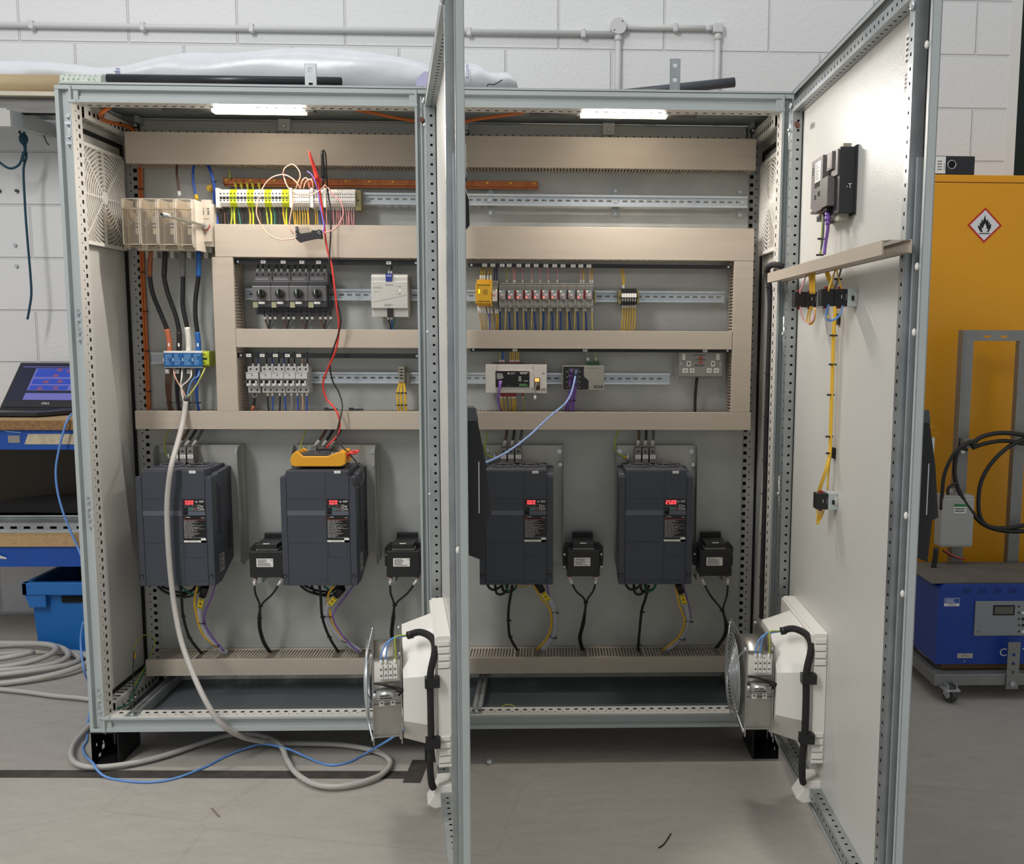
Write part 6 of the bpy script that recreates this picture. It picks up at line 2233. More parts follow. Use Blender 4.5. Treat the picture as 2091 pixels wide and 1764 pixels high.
q.cyl(P(646, 366, 0.198), P(656, 369, 0.206), 0.0062, C_RED, n=10)
q.cyl(P(650, 370, 0.20), P(653, 384, 0.22), 0.0028, C_RED, n=8)
q.build('probe', c)
q = M()
q.tube([P(707, 940, 0.178), P(711, 929, 0.175), P(719, 922, 0.172), P(733, 920, 0.17)], 0.0056, C_RED, n=10, rf=lambda t: 1.0 - 0.45 * t)
q.tube([P(709, 930, 0.160), P(714, 925, 0.158), P(725, 926, 0.158), P(733, 920, 0.17)], 0.0040, C_RED, n=10, rf=lambda t: 1.0 - 0.3 * t)
q.build('plug', c)
blk = [(658, 309), (660, 306.5), (664, 312), (666, 330), (666.6, 352), (670, 395), (676, 435), (675, 483), (673, 520), (674, 577), (682, 600), (689, 618), (696, 650), (694, 670), (689, 688), (679, 718), (674, 747), (679, 777), (691, 799), (699, 826), (696, 849), (688, 884), (695, 907), (710, 923), (724, 939), (738, 956), (743, 973), (738, 990), (728, 996), (718, 981), (709, 968), (706, 954), (707, 944)]
by = [0.205, 0.2, 0.2, 0.205, 0.215, 0.235, 0.23, 0.23, 0.225, 0.222, 0.22, 0.22, 0.22, 0.222, 0.228, 0.236, 0.24, 0.25, 0.25, 0.24, 0.225, 0.215, 0.20, 0.19, 0.175, 0.15, 0.13, 0.12, 0.12, 0.125, 0.14, 0.16, 0.17]
c = wire('test_lead', 'black test lead twisted round the red one, looping beside the multimeter', 'test lead', [(x, y, Y - 0.012) for (x, y), Y in zip(blk, by)], 0.0023, C_BLK, n=8)
q = M()
q.tube([P(658, 309, 0.19), P(659, 335, 0.198), P(660, 366, 0.206)], 0.0056, BLACK, sub=3, n=10, rf=lambda t: 0.8 + 0.3 * t)
q.cyl(P(656, 366, 0.205), P(664, 367, 0.207), 0.0058, DGREY, n=10)
q.cyl(P(660, 367, 0.206), P(660, 380, 0.226), 0.0028, BLACK, n=8)
q.build('probe', c)

# ------------------------------------------------------------------ loose relay hanging by its pink wires
Yr = 0.205
o = T('loose_relay', 'small black relay hanging loose by pink wires before the wide trunking', 'relay', P(630, 494, Yr))
m = M()
ol = [(602.5, 463), (607, 462), (609, 472), (613, 477), (634, 474), (637, 470), (646, 470), (650, 468), (656, 470), (658, 485), (656.5, 488), (648, 487), (636, 489), (622, 492), (612, 495), (604, 488)]
ps = [P(x, y, Yr) for x, y in ol]
m.py([(p.x, p.z) for p in ps], Yr, Yr + 0.014, BLACK)
m.build('socket', o, bev=0.0006)
m = M()
ps = [P(x, y, Yr) for x, y in ((607.5, 464.5), (631, 461), (637, 467), (635, 475), (614, 479), (609, 473))]
m.py([(p.x, p.z) for p in ps], Yr + 0.001, Yr + 0.012, CLEAR)
m.build('clear_cover', o)
m = M()
ps = [P(x, y, Yr) for x, y in ((609, 466), (629, 463.5), (632, 473), (614, 476.5))]
m.py([(p.x, p.z) for p in ps], Yr + 0.003, Yr + 0.010, mat('silver_contacts', (190, 186, 180), 0.3, 0.5))
m.build('contacts', o)
m = M()
for x, y in ((604.5, 466), (604.5, 469), (605, 478), (605.5, 483), (649, 471), (652, 473), (649.5, 475), (653, 477)):
    p = P(x, y, Yr)
    m.cyl((p.x, Yr, p.z), (p.x, Yr - 0.0006, p.z), 0.0014, LGREY, n=8)
m.build('screws', o)
for k, (pts, lab) in enumerate((
        ([(601, 487), (585, 489), (567, 488), (543.5, 474), (527, 447), (524, 423), (536, 385), (553, 364), (577, 356.5), (596, 364), (608, 376), (613, 386)], 'long pink loop swinging out left from the loose relay'),
        ([(600, 478), (594, 470), (591, 457), (595, 433), (599.7, 408), (600, 396), (602, 386)], 'pink wire running straight up from the loose relay'),
        ([(578, 357), (580, 346), (587, 339), (598.5, 336), (610, 347), (613, 361), (608, 374), (604, 386)], 'small pink loop standing above the terminal strip'),
        ([(660, 475), (672, 473), (687, 464), (701, 438), (696.5, 414), (685, 402), (677.4, 395), (672, 386), (668, 382)], 'pink loop curving right from the loose relay back to the strip'),
        ([(579, 358), (583, 372), (591, 386), (610, 397), (624, 399), (639, 397), (656, 386), (664, 378), (668, 384)], 'pink wire drooping across the front of the terminals'),
        ([(614, 386), (616, 372), (622, 364), (628, 366), (632, 384)], 'short peach wire arching over the narrow terminals'),
        ([(620, 386), (624, 372), (634, 366), (638, 372), (640, 384)], 'short peach hoop beside the red probe'))):
    r = 0.0019
    wire('pink_wire', lab, 'wire', [(x, y, 0.208 if 0 < j < len(pts) - 1 else 0.215) for j, (x, y) in enumerate(pts)], r, C_PCH if k != 3 else C_PNK)
wire('red_wire', 'thin red wire hooping behind the red probe', 'wire', [(632, 386, 0.25), (634, 374, 0.235), (640, 362, 0.23), (646, 368, 0.23), (648, 384, 0.24)], 0.0020, C_RED)
wire('violet_wire', 'thin violet wire following the red lead past the strip', 'wire', [(627, 350, 0.23), (636, 356, 0.225), (644, 372, 0.222), (650, 395, 0.222), (655, 425, 0.22), (661, 455, 0.215), (661, 468, 0.212), (657, 476, 0.21)], 0.0018, mat('violet_wire', (120, 104, 206), 0.45))

# ================================================================== wiring on the plate
def drop(name, label, group, x0, y0, x1, y1, Y0, Y1, r, ma, bend=0.0, sleeve=None, part='marker_sleeve', sm=None):
    pts = [P(x0, y0, Y0), P(x0 * 0.65 + x1 * 0.35 + bend, y0 * 0.6 + y1 * 0.4, Y0 * 0.6 + Y1 * 0.4), P(x1, y1, Y1)]
    o = M().tube(pts, r, ma, sub=4).build(name, org=pts[0])
    tag(o, label, 'wire', group)
    if sleeve:
        a, b = pts[0], pts[1]
        if sleeve == 'end':
            a = pts[2]
        d = (b - a).normalized()
        M().tube([a, a + d * 0.011], r * 1.45, sm or PAPER, sub=1, n=6).build(part, o)
    return o


rnd = random.Random(3)
# terminal strip downwards into the wide trunking
cols = [C_BLK, C_BRN, C_BLK, C_GRN, YG, C_GN2, C_BLK, C_BLK, C_YEL, YG, C_BLK, C_BRN, C_BLK, C_GRN, YG, C_GN2, C_BLK, C_BLK, C_YEL, YG]
nm = {C_BLK: 'black', C_BRN: 'brown', C_GRN: 'green-yellow', YG: 'bright green-yellow', C_GN2: 'dark green', C_YEL: 'yellow'}
for (x, t, k), c in zip(TW, cols):
    drop(nm[c].split('-')[0].split(' ')[-1] + '_wire', '%s wire dropping from the wide terminals into the trunking' % nm[c], '%s wires under the wide terminals' % nm[c], x, 422, x + rnd.uniform(-1, 6), 464, 0.285, 0.275, 0.0026, c, rnd.uniform(-2, 3))
for j, (x, t) in enumerate(TN):
    c, w = (C_YEL, 'yellow') if j < 10 else (C_BLU, 'blue') if j < 12 else (C_PNK, 'pink')
    drop(w + '_wire', '%s wire dropping from the narrow terminals into the trunking' % w, '%s wires under the narrow terminals' % w, x, 422, x + rnd.uniform(-1, 4), 464, 0.285, 0.275, 0.0015, c, rnd.uniform(-1.5, 2), True)
for i, x in enumerate((481, 492.5, 505, 516, 529)):
    o = drop('earth_wire', 'green-yellow wire with yellow lug on the copper bar', 'yellow lugged earth wires on the copper bar', x, 372, x + 1, 388, 0.305, 0.295, 0.002, C_GRN)
    p = P(x, 374, 0.306)
    M().box(p.x - 0.0038, p.x + 0.0038, 0.304, 0.309, p.z - 0.011, p.z + 0.002, C_YEL).build('lug', o)
o = drop('earth_wire', 'single earth wire from the top trunking to the end of the copper bar', None, 469, 346, 469, 366, 0.30, 0.31, 0.0026, C_GRN)
# brown, blue and thick blue feeds at the top left
wire('feed_wire', 'brown wire from the top trunking to the fuse switch', 'wire', [(361, 336, 0.29), (361, 355, 0.285), (364, 378, 0.28), (367, 400, 0.275)], 0.0034, C_BRN, n=8, sleeve=[(3, (365.5, 391, 0.277))])
wire('feed_wire', 'bright blue wire from the top trunking to the fuse switch', 'wire', [(396, 338, 0.29), (394, 355, 0.285), (396, 380, 0.28), (402, 408, 0.27)], 0.0038, C_BLU, n=8, sleeve=[(3, (400, 398, 0.273))], sl_m=C_YEL)
wire('feed_wire', 'thick blue cable passing left of the terminal strip', 'cable', [(424, 336, 0.29), (431, 352, 0.275), (437, 378, 0.27), (438, 400, 0.28), (440, 430, 0.285), (445, 462, 0.28)], 0.0050, C_BLU, n=8, ties=[(436, 371, 0.272, (0, 0, 1), 0.0062)])
# heavy cables from the fuse switch to the distribution blocks
HV = [[(309, 512), (306, 540), (306, 565), (312, 600), (328, 640), (341, 672), (346, 700), (346, 719)], [(337, 514), (336, 545), (335, 565), (343, 600), (359, 645), (366, 678), (366, 700), (365.5, 719)], [(373, 514), (374, 545), (374, 565), (373, 610), (374, 630), (382, 668), (385, 695), (385, 719)], [(405.5, 514), (405.5, 545), (405, 565), (399.5, 610), (399, 645), (403, 678), (405, 700), (405, 719)]]
for i, pts in enumerate(HV):
    cn, mm, m2 = (('brown', mat('brown_heatshrink', (150, 84, 52), 0.5), mat('orange_brown_heatshrink', (196, 108, 74), 0.5)), ('black', BLACK, BLACK), ('grey and white', mat('grey_heatshrink', (110, 112, 112), 0.5), C_WHT), ('blue', mat('blue_heatshrink', (34, 96, 168), 0.45), mat('blue_heatshrink', (34, 96, 168)))) [i]
    Y = 0.272
    c = wire('power_cable', 'heavy black cable with %s sleeves below the fuse switch' % cn, 'cable', [(x, y, Y) for x, y in pts], 0.0066, C_BLK, n=12)
    a = M().tube([P(x, y, Y) for x, y in pts[:3]], 0.0074, mm, n=12).build('heatshrink', c)
    b = M().tube([P(x, y, Y) for x, y in pts[-3:]], 0.0078, m2, n=12).build('heatshrink', c)
    p = P(pts[-2][0] - 1, pts[-2][1] + 4, Y - 0.008)
    M().box(p.x - 0.0024, p.x + 0.0024, p.y - 0.0006, p.y, p.z - 0.005, p.z + 0.005, PAPER).build('marker_sleeve', c)
# wires under the blue blocks
for k, (x, c, w) in enumerate(((340, C_BRN, 'brown'), (344, C_BRN, 'brown'), (348, C_BRN, 'brown'), (352, C_BRN, 'brown'), (360, C_BLK, 'black'), (364, C_BLK, 'black'), (368, C_BLK, 'black'), (379, mat('dark_grey_wire'), 'dark grey'), (384, mat('dark_grey_wire'), 'dark grey'), (388, mat('dark_grey_wire'), 'dark grey'), (401, C_BLU, 'blue'), (405, C_BLU, 'blue'))):
    cx = {'brown': 346, 'black': 364, 'dark grey': 386, 'blue': 404}[w]
    dx = x - cx
    wire(w.split(' ')[-1] + '_wire', '%s wire running from the blue blocks down into the trunking' % w, 'wire', [(x, 748, 0.285), (x - 1, 770, 0.282), (cx + dx * 0.8 - 2, 795, 0.282), (cx + dx * 0.5, 825, 0.29), (cx + dx * 0.8 + 4, 842, 0.295)], 0.0026, c, '%s wires below the blue distribution blocks' % w, sleeve=[((x, 754, 0.281), (x, 763, 0.280))] if k % 4 < 2 else None, ties=[(cx, 822, 0.287, (0, 0, 1), 0.010)] if k in (1, 5, 8, 10) else ())
# five cores of the temporary supply cable
for pts, c, lab in (([(354, 750), (357, 768), (367, 787), (376, 803), (380, 816), (378, 824)], mat('tan_core', (206, 160, 136), 0.45), 'tan core'), ([(372, 752), (371, 770), (369, 785), (372, 800), (378, 824)], C_WHT, 'short pale core'), ([(391, 752), (390, 768), (382, 779), (372, 788), (371, 800), (376, 824)], C_WHT, 'white core'), ([(408, 752), (405, 767), (396, 773), (388, 785), (383, 805), (380, 824)], C_LBL, 'light blue core'), ([(420, 748), (414, 762), (405, 780), (394, 797), (384, 810), (381, 824)], mat('pale_green_yellow_core', (206, 206, 110), 0.45), 'green-yellow core')):
    wire('cable_core', '%s of the grey temporary supply cable, fanned out to the blue blocks' % lab, 'wire', [(x, y, 0.25 if y > 760 else 0.275) for x, y in pts], 0.0022, c)
# motor breakers
for i in range(4):
    for k, dx in enumerate((9.5, 21, 33)):
        drop('black_wire', 'black wire entering the top of a motor breaker, white sleeve', 'black wires above the motor breakers', 516 + 37.75 * i + dx + (k == 2) * 0.5, 556, 518 + 37.75 * i + dx + rnd.uniform(-2, 3), 530, 0.29, 0.285, 0.0028, C_BLK, 0, True)
    for k, (dx, c, w) in enumerate(((22, C_BRN, 'brown'), (33, C_BLK, 'black'), (44, mat('dark_grey_wire'), 'dark grey'))):
        wire(w.split(' ')[-1] + '_wire', '%s wire slanting from a motor breaker into the trunking below' % w, 'wire', [(518 + 37.75 * i + dx * 1.0, 642, 0.295), (519 + 37.75 * i + dx * 0.95 + 1.5, 652, 0.293), (520 + 37.75 * i + 30 + (dx - 33) * 0.25, 668, 0.29), (521 + 37.75 * i + 30 + (dx - 33) * 0.15, 682, 0.29)], 0.0030, c, '%s wires below the motor breakers' % w, sleeve=[(1, (519 + 37.75 * i + dx * 0.97 + 0.8, 647, 0.293))])
# power supply
for x, c, w in ((794, C_GRY, 'grey'), (799, C_BLK, 'black')):
    drop(w + '_wire', '%s wire into the blue plug of the power supply' % w, None, x, 561, x + 2, 532, 0.268, 0.285, 0.0018, c, 0, True)
for x, c, w in ((792, C_BLK, 'black'), (799, C_BLU, 'blue'), (805, C_GN2, 'dark green')):
    wire(w.split(' ')[-1] + '_wire', '%s wire curling from the underside of the power supply' % w, 'wire', [(x, 643, 0.27), (x + 0.5, 652, 0.275), (x * 0.5 + 401, 662, 0.285), (x * 0.3 + 561, 682, 0.29)], 0.0022, c, sleeve=[(0, 1)] if x < 800 else None)
# miniature breakers
for j, (x, c, w) in enumerate(((516.7, C_BLK, 'black'), (528, C_BLU, 'blue'), (544, C_BLK, 'black'), (556, C_BLU, 'blue'), (570, C_BLK, 'black'), (580, C_BLU, 'blue'), (590, C_BLK, 'black'), (602, C_BLK, 'black'), (616.5, mat('tan_core'), 'tan'), (628, C_BLK, 'black'))):
    drop(w + '_wire', '%s wire entering the top of the miniature breakers' % w, '%s wires above the miniature breakers' % w, x, 750, x - 0.5 + rnd.uniform(-2, 2), 718, 0.288, 0.29, 0.0022, c, 0, True)
for j, (x, c, w) in enumerate(((547, C_BLK, 'black'), (556, C_BLU, 'blue'), (571, C_BLK, 'black'), (582, C_BLU, 'blue'), (595, C_GRY, 'grey'), (607, C_BLU, 'blue'), (616.5, mat('tan_core'), 'tan'), (627, C_BLU, 'blue'))):
    drop(w + '_wire', '%s wire leaving the underside of the miniature breakers' % w, '%s wires below the miniature breakers' % w, x, 801, x + 1 + rnd.uniform(-1, 2), 840, 0.288, 0.29, 0.0023, c, rnd.uniform(-1, 2), True)
c = wire('mains_cable', 'black and orange sleeved cable under the leftmost miniature breaker', 'cable', [(520, 812, 0.285), (519, 822, 0.285), (517, 832, 0.285), (513, 844, 0.285)], 0.0044, BLACK, n=8)
M().tube([P(518, 828, 0.285), P(515, 838, 0.285)], 0.0050, MATS['orange_brown_heatshrink'], sub=1).build('sleeve', c)
for x in (512, 520, 528):
    drop('grey_wire', 'thin core spreading from the sleeved cable to the left breaker', 'cores of the sleeved cable', x, 801, 520, 813, 0.288, 0.285, 0.0014, C_GRY if x != 520 else C_BLK)
# lone terminal with yellow wires
for k, (x, xe) in enumerate(((816, 811), (818, 813), (820, 818), (821, 820), (823, 826), (825, 828))):
    wire('yellow_wire', 'yellow wire in the tied fan below the lone grey terminal', 'wire', [(x, 780, 0.275), (xe, 800, 0.272), (xe + 0.5, 822, 0.275), (xe + 2, 842, 0.285)], 0.0024, C_YEL, 'tied yellow wires below the lone terminal', ties=[(xe, 802, 0.271, (0, 0, 1), 0.006), (xe + 0.5, 827, 0.274, (0, 0, 1), 0.006)] if k % 2 == 0 else ())
for x0, x1, y, lab in ((663, 690, 829, 'thin black clip lying on the slotted trunking, left of two'), (714, 742, 829.5, 'thin black clip lying on the slotted trunking, right of two')):
    a, b, z0, z1 = pr(x0, y - 1.5, x1, y + 2, 0.30)
    zt_ = TR6[3] + 0.0005
    M_ = M().box(a, b, 0.285, 0.300, zt_, zt_ + 0.004, BLACK).box(a, a + 0.012, 0.285, 0.300, zt_ + 0.004, zt_ + 0.007, BLACK)
    tag(M_.build('cable_clip', org=(a, 0.29, zt_), bev=0.001), lab, 'clip')
# safety relay
for j, x in enumerate((980.7, 984.8, 988.8, 995.5, 1001.5)):
    wire('yellow_wire', 'yellow wire rising from the safety relay behind the label carrier', 'wire', [(x, 573, 0.268), (x + 0.6, 562, 0.265), (x + 1.5, 552, 0.275), (x + 0.5, 538, 0.30)], 0.0019, C_YEL, 'yellow wires above the safety relay', sleeve=[(0, 1)])
for j, (x, c, w) in enumerate(((976.5, mat('tan_yellow_wire', (206, 176, 110), 0.45), 'tan'), (980, mat('tan_yellow_wire'), 'tan'), (985, mat('tan_yellow_wire'), 'tan'), (989.5, mat('tan_yellow_wire'), 'tan'), (996.5, MATS['violet_wire'], 'violet'), (1002.5, mat('tan_yellow_wire'), 'tan'), (1011, C_YEL, 'yellow'), (1015, C_YEL, 'yellow'))):
    wire(w + '_wire', '%s wire hanging from the safety relay end of the row' % w, 'wire', [(x, 624, 0.275), (x + 1.5, 640, 0.272), (x + 5 - 0.3 * j, 655, 0.28), (x + 8 - 1.2 * j, 674, 0.29)], 0.0020, c, '%s wires below the safety relay' % w, sleeve=[(0, 1)])
for x in (1010, 1014.5):
    drop('blue_wire', 'dark blue wire above the slim cream relay', 'dark blue wires above the slim relay', x, 575, x, 540, 0.285, 0.29, 0.0020, mat('navy_wire', (34, 54, 96), 0.5))
for x, c, w in ((1034.5, C_GRN, 'olive'), (1049, C_PNK, 'pink'), (1052, C_PNK, 'pink'), (1067.5, C_PNK, 'pink'), (1086, C_PNK, 'pink'), (1103, C_PNK, 'pink'), (1120.5, C_PNK, 'pink'), (1138, C_PNK, 'pink'), (1186.5, C_PNK, 'pink'), (1192, C_YEL, 'yellow'), (1205, C_PCH, 'peach'), (1209.5, C_YEL, 'yellow')):
    drop(w + '_wire', '%s wire dropping to the top of the plug-in relays' % w, '%s wires above the plug-in relays' % w, x, 579, x + rnd.uniform(-2, 1), 538, 0.275, 0.29, 0.0018, c, rnd.uniform(-1, 1), True)
for x in (1033, 1051.7, 1069, 1086.5, 1104, 1122, 1139, 1157.5, 1175, 1191.6, 1209):
    drop('yellow_wire', 'pale yellow wire below the plug-in relays', 'pale yellow wires below the plug-in relays', x, 628, x - 1 + rnd.uniform(-2, 2), 676, 0.275, 0.285, 0.0019, mat('pale_yellow_wire', (226, 200, 110), 0.45), rnd.uniform(-1, 1), True)
for x in (1021, 1039, 1055.7, 1073.8, 1091, 1108.6, 1124.7, 1143, 1161.5, 1178, 1195):
    drop('blue_wire', 'blue wire paired with a yellow one below the plug-in relays', 'blue wires below the plug-in relays', x, 628, x + 1 + rnd.uniform(-1, 3), 676, 0.285, 0.295, 0.0024, C_BLU, rnd.uniform(-1, 2), True)
for k in range(2):
    drop('yellow_wire', 'yellow wire dropping to the six black terminals', 'yellow wires above the six black terminals', 1272 + 2 * k, 590, 1265 + 5 * k, 540, 0.28, 0.29, 0.0019, C_YEL, 2, True)
for k in range(6):
    drop('yellow_wire', 'amber-yellow wire below the six black terminals', 'yellow wires below the six black terminals', 1271.5 + 5.0 * k, 621, 1269 + 5.2 * k, 676, 0.285, 0.29, 0.0020, C_YEL, 1.0, True)
# controller
for x, c, w in ((1021, C_GRN, 'olive'), (1025, C_BLU, 'blue'), (1028.5, C_BLU, 'blue'), (1042, C_YEL, 'yellow'), (1046, C_YEL, 'yellow'), (1050, C_YEL, 'yellow'), (1054.5, C_YEL, 'yellow'), (1059, C_YEL, 'yellow')):
    drop(w + '_wire', '%s wire with white sleeve above the controller' % w, '%s wires above the controller' % w, x, 742, x + rnd.uniform(-1, 1), 706, 0.27, 0.29, 0.0017, c, 0, True)
for x, c, w in ((1021.5, C_YEL, 'yellow'), (1024.5, C_YEL, 'yellow'), (1030, C_YEL, 'yellow'), (1039, C_YEL, 'yellow'), (1044.5, C_YEL, 'yellow'), (1048, C_YEL, 'yellow'), (1052, C_YEL, 'yellow'), (1067, C_GRN, 'olive')):
    drop(w + '_wire', '%s wire with white sleeve below the controller' % w, '%s wires below the controller' % w, x, 806, x + 1 + rnd.uniform(-1, 2), 842, 0.27, 0.29, 0.0017, c, 1, True)
c = wire('network_cable', 'purple network cable plugged into the controller', 'cable', [(1022, 781, 0.247), (1020, 795, 0.24), (1017, 812, 0.245), (1019, 828, 0.26), (1026, 843, 0.28)], 0.0032, C_PUR, n=8)
q = M()
q.tube([P(1022, 778, 0.249), P(1021, 786, 0.245), P(1020, 793, 0.242)], 0.0052, C_PUR, sub=1, n=10, rf=lambda t: 1.1 - 0.4 * t)
q.build('plug_boot', c)
c = wire('grey_wire', 'thin grey cable from the lit port of the controller', 'cable', [(1096, 780, 0.247), (1093, 796, 0.243), (1092, 812, 0.25), (1095, 828, 0.265), (1098, 843, 0.285)], 0.0018, C_GRY)
M().tube([P(1092.5, 808, 0.249), P(1092.5, 815, 0.251)], 0.0040, PAPER, sub=1).build('marker_sleeve', c)
# network switch
for k, pts in enumerate(([(1164, 772), (1163, 790), (1160, 812), (1157, 828), (1153, 843)], [(1167, 762), (1166, 785), (1164, 812), (1161, 830), (1158, 844)], [(1172, 782), (1171, 800), (1168, 820), (1166, 843)], [(1175, 785), (1175, 800), (1172, 820), (1170, 844)])):
    c = wire('network_cable', 'purple network cable bundled below the network switch', 'cable', [(x, y, 0.24 + 0.012 * j) for j, (x, y) in enumerate(pts)], 0.0032, C_PUR, 'purple network cables below the switch', n=8, ties=[(1168, 818, 0.262, (0, 0, 1), 0.012)] if k == 2 else ())
    M().tube([P(pts[0][0], pts[0][1] - 8, 0.246), P(pts[0][0], pts[0][1] + 3, 0.240)], 0.0048, mat('dark_purple_boot', (70, 48, 104), 0.5), sub=1, n=10).build('plug_boot', c)
c = wire('patch_cable', 'pale blue patch cable leading from the switch out to the left', 'cable', [(1176, 760, 0.246), (1174, 772, 0.232), (1170, 790, 0.20), (1164, 808, 0.16), (1152, 826, 0.10), (1123, 850, 0.02), (1080, 890, -0.10), (1040, 920, -0.22), (1007, 938, -0.30), (985, 946, -0.36)], 0.0030, mat('pale_blue_cable', (142, 166, 214), 0.4), n=8)
M().tube([P(1177, 756, 0.247), P(1175, 768, 0.238)], 0.0050, mat('blue_grey_boot', (60, 76, 104), 0.5), sub=1, n=10).build('plug_boot', c)
for x in (1200, 1202.5, 1217):
    drop('grey_wire' if x < 1210 else 'olive_wire', 'thin wire into the green plug of the network switch', 'thin wires above the network switch', x, 738, x - 3, 706, 0.278, 0.29, 0.0014, C_GRY if x < 1210 else C_GRN, 0, True)
wire('mains_cable', 'thick black cable hanging below the twin socket', 'cable', [(1424, 766, 0.315), (1421, 790, 0.31), (1419.5, 815, 0.308), (1419, 842, 0.30)], 0.0048, C_BLK, n=10)
# orange cables of the lamps and down the left post
for k in range(2):
    wire('orange_cable', 'orange cable strapped up the left rear post, one of two', 'cable', [(283 + 5 * k, 335, 0.338), (285 + 5 * k, 400, 0.338), (287 + 5 * k, 520, 0.338), (292 + 5 * k, 640, 0.338), (297 + 5 * k, 740, 0.338), (302 + 4 * k, 845, 0.338)], 0.0038, C_ORG, 'orange cables up the left rear post', n=8, ties=[(x, y, 0.338, (0, 0, 1), 0.008) for x, y in ((287, 386), (290, 556), (297, 636), (300, 717), (303, 799))] if k == 0 else ())
wire('orange_cable', 'orange cable curling under the roof at the left rear corner', 'cable', [(240, 208, 0.12), (222, 219, 0.10), (206, 232, 0.10), (210, 244, 0.16), (228, 251, 0.22), (250, 255, 0.28), (268, 262, 0.32), (280, 275, 0.335)], 0.0062, C_ORG, n=10, ties=[(206, 236, 0.11, (1, 0, 0.3), 0.009), (242, 252, 0.26, (1, 0, 0), 0.009)])
wire('orange_cable', 'orange lamp cable under the roof left of the middle post', 'cable', [(728, 225, 0.20), (760, 230, 0.24), (805, 240, 0.26), (850, 247, 0.26), (875, 248, 0.24)], 0.0050, C_ORG, n=8)
wire('orange_cable', 'orange lamp cable under the roof right of the middle post', 'cable', [(930, 253, 0.24), (960, 246, 0.22), (1010, 238, 0.20), (1070, 230, 0.17)], 0.0050, C_ORG, n=8)
# earth bonds inside the bottom left corner
c = wire('earth_wire', 'green-yellow bonding wire looping up at the bottom left corner', 'wire', [(246, 1440, 0.10), (258, 1425, 0.14), (280, 1390, 0.20), (302, 1350, 0.27), (316, 1315, 0.30), (314, 1302, 0.30), (300, 1296, 0.28), (285, 1302, 0.24), (275, 1320, 0.22), (274, 1340, 0.22)], 0.0018, C_GRN)
M().tube([P(275, 1334, 0.22), P(276, 1344, 0.22)], 0.0034, C_YEL, sub=1).build('lug', c)
wire('earth_wire', 'green wire running from the bottom left corner behind the trunking', 'wire', [(238, 1446, 0.06), (262, 1438, 0.10), (272, 1415, 0.15), (290, 1380, 0.22), (304, 1345, 0.29)], 0.0024, C_GN2)
wire('black_wire', 'thin black strap standing at the bottom left corner', 'wire', [(270, 1452, 0.07), (272, 1425, 0.09), (272, 1380, 0.12), (273, 1330, 0.15)], 0.0016, C_BLK)
wire('earth_wire', 'short green-yellow wire arching on the bottom rail of the right bay', 'wire', [(1022, 1447, 0.05), (1032, 1439, 0.06), (1046, 1440, 0.06), (1054, 1446, 0.05)], 0.0016, C_GRN)

# ================================================================== cables on the floor
FL_ = lambda x, y, h=0.009: PZ(x, y, h)
pts = [P(379, 820, 0.243), P(377, 840, 0.236), P(372, 868, 0.215), P(361, 910, 0.15), P(350, 950, 0.105), P(343, 1000, 0.10), P(341, 1050, 0.10), P(344, 1120, 0.10), P(350, 1190, 0.10), P(358, 1250, 0.09), P(372, 1315, 0.06), P(398, 1385, 0.01), P(425, 1440, -0.03), P(452, 1478, -0.035), P(485, 1500, 0.0), P(520, 1511, 0.06)]
pts += [FL_(x, y, 0.014) for x, y in ((570, 1517), (620, 1518), (690, 1520), (750, 1529), (785, 1542), (797, 1560), (778, 1582), (735, 1598), (685, 1606), (640, 1600), (603, 1577), (585, 1548))] + [FL_(578, 1530, 0.024), FL_(560, 1511, 0.03)] + [FL_(x, y, 0.014) for x, y in ((520, 1499), (470, 1501), (420, 1514), (340, 1541), (270, 1558), (205, 1566), (165, 1563), (146, 1547), (149, 1522), (168, 1497), (196, 1468), (215, 1448), (200, 1432), (165, 1425), (110, 1420), (50, 1412), (-30, 1404))]
o = M().tube(pts, 0.0078, C_GRC, n=10).build('supply_cable', org=pts[0])
tag(o, 'long grey supply cable hanging across the leftmost drive and looping on the floor', 'cable')
M().tube([P(379, 818, 0.244), P(380, 810, 0.247)], 0.0066, DGREY, sub=1, n=10).build('sheath_end', o)
pts = [P(838, 1471, -0.03), P(822, 1490, -0.05), P(795, 1510, -0.06), PZ(752, 1535, 0.012), PZ(715, 1555, 0.004), PZ(680, 1562, 0.004), PZ(650, 1556, 0.004), PZ(610, 1538, 0.014), PZ(585, 1528, 0.028), PZ(548, 1520, 0.028), PZ(520, 1522, 0.012), PZ(470, 1540, 0.004), PZ(410, 1570, 0.004), PZ(350, 1591, 0.004), PZ(290, 1597, 0.004), PZ(225, 1589, 0.004), PZ(200, 1574, 0.016), PZ(190, 1558, 0.030), PZ(176, 1545, 0.016), PZ(169, 1527, 0.004), PZ(177, 1512, 0.004), PZ(178, 1490, 0.004), PZ(184, 1440, 0.004), PZ(182, 1400, 0.01), P(172, 1370, 0.55), P(166, 1330, 0.60), P(165, 1300, 0.62), P(170, 1270, 0.62)]
o = M().tube(pts, 0.0034, C_LBL, n=8).build('network_cable', org=pts[0])
tag(o, 'light blue network cable snaking over the floor before the enclosure', 'cable')

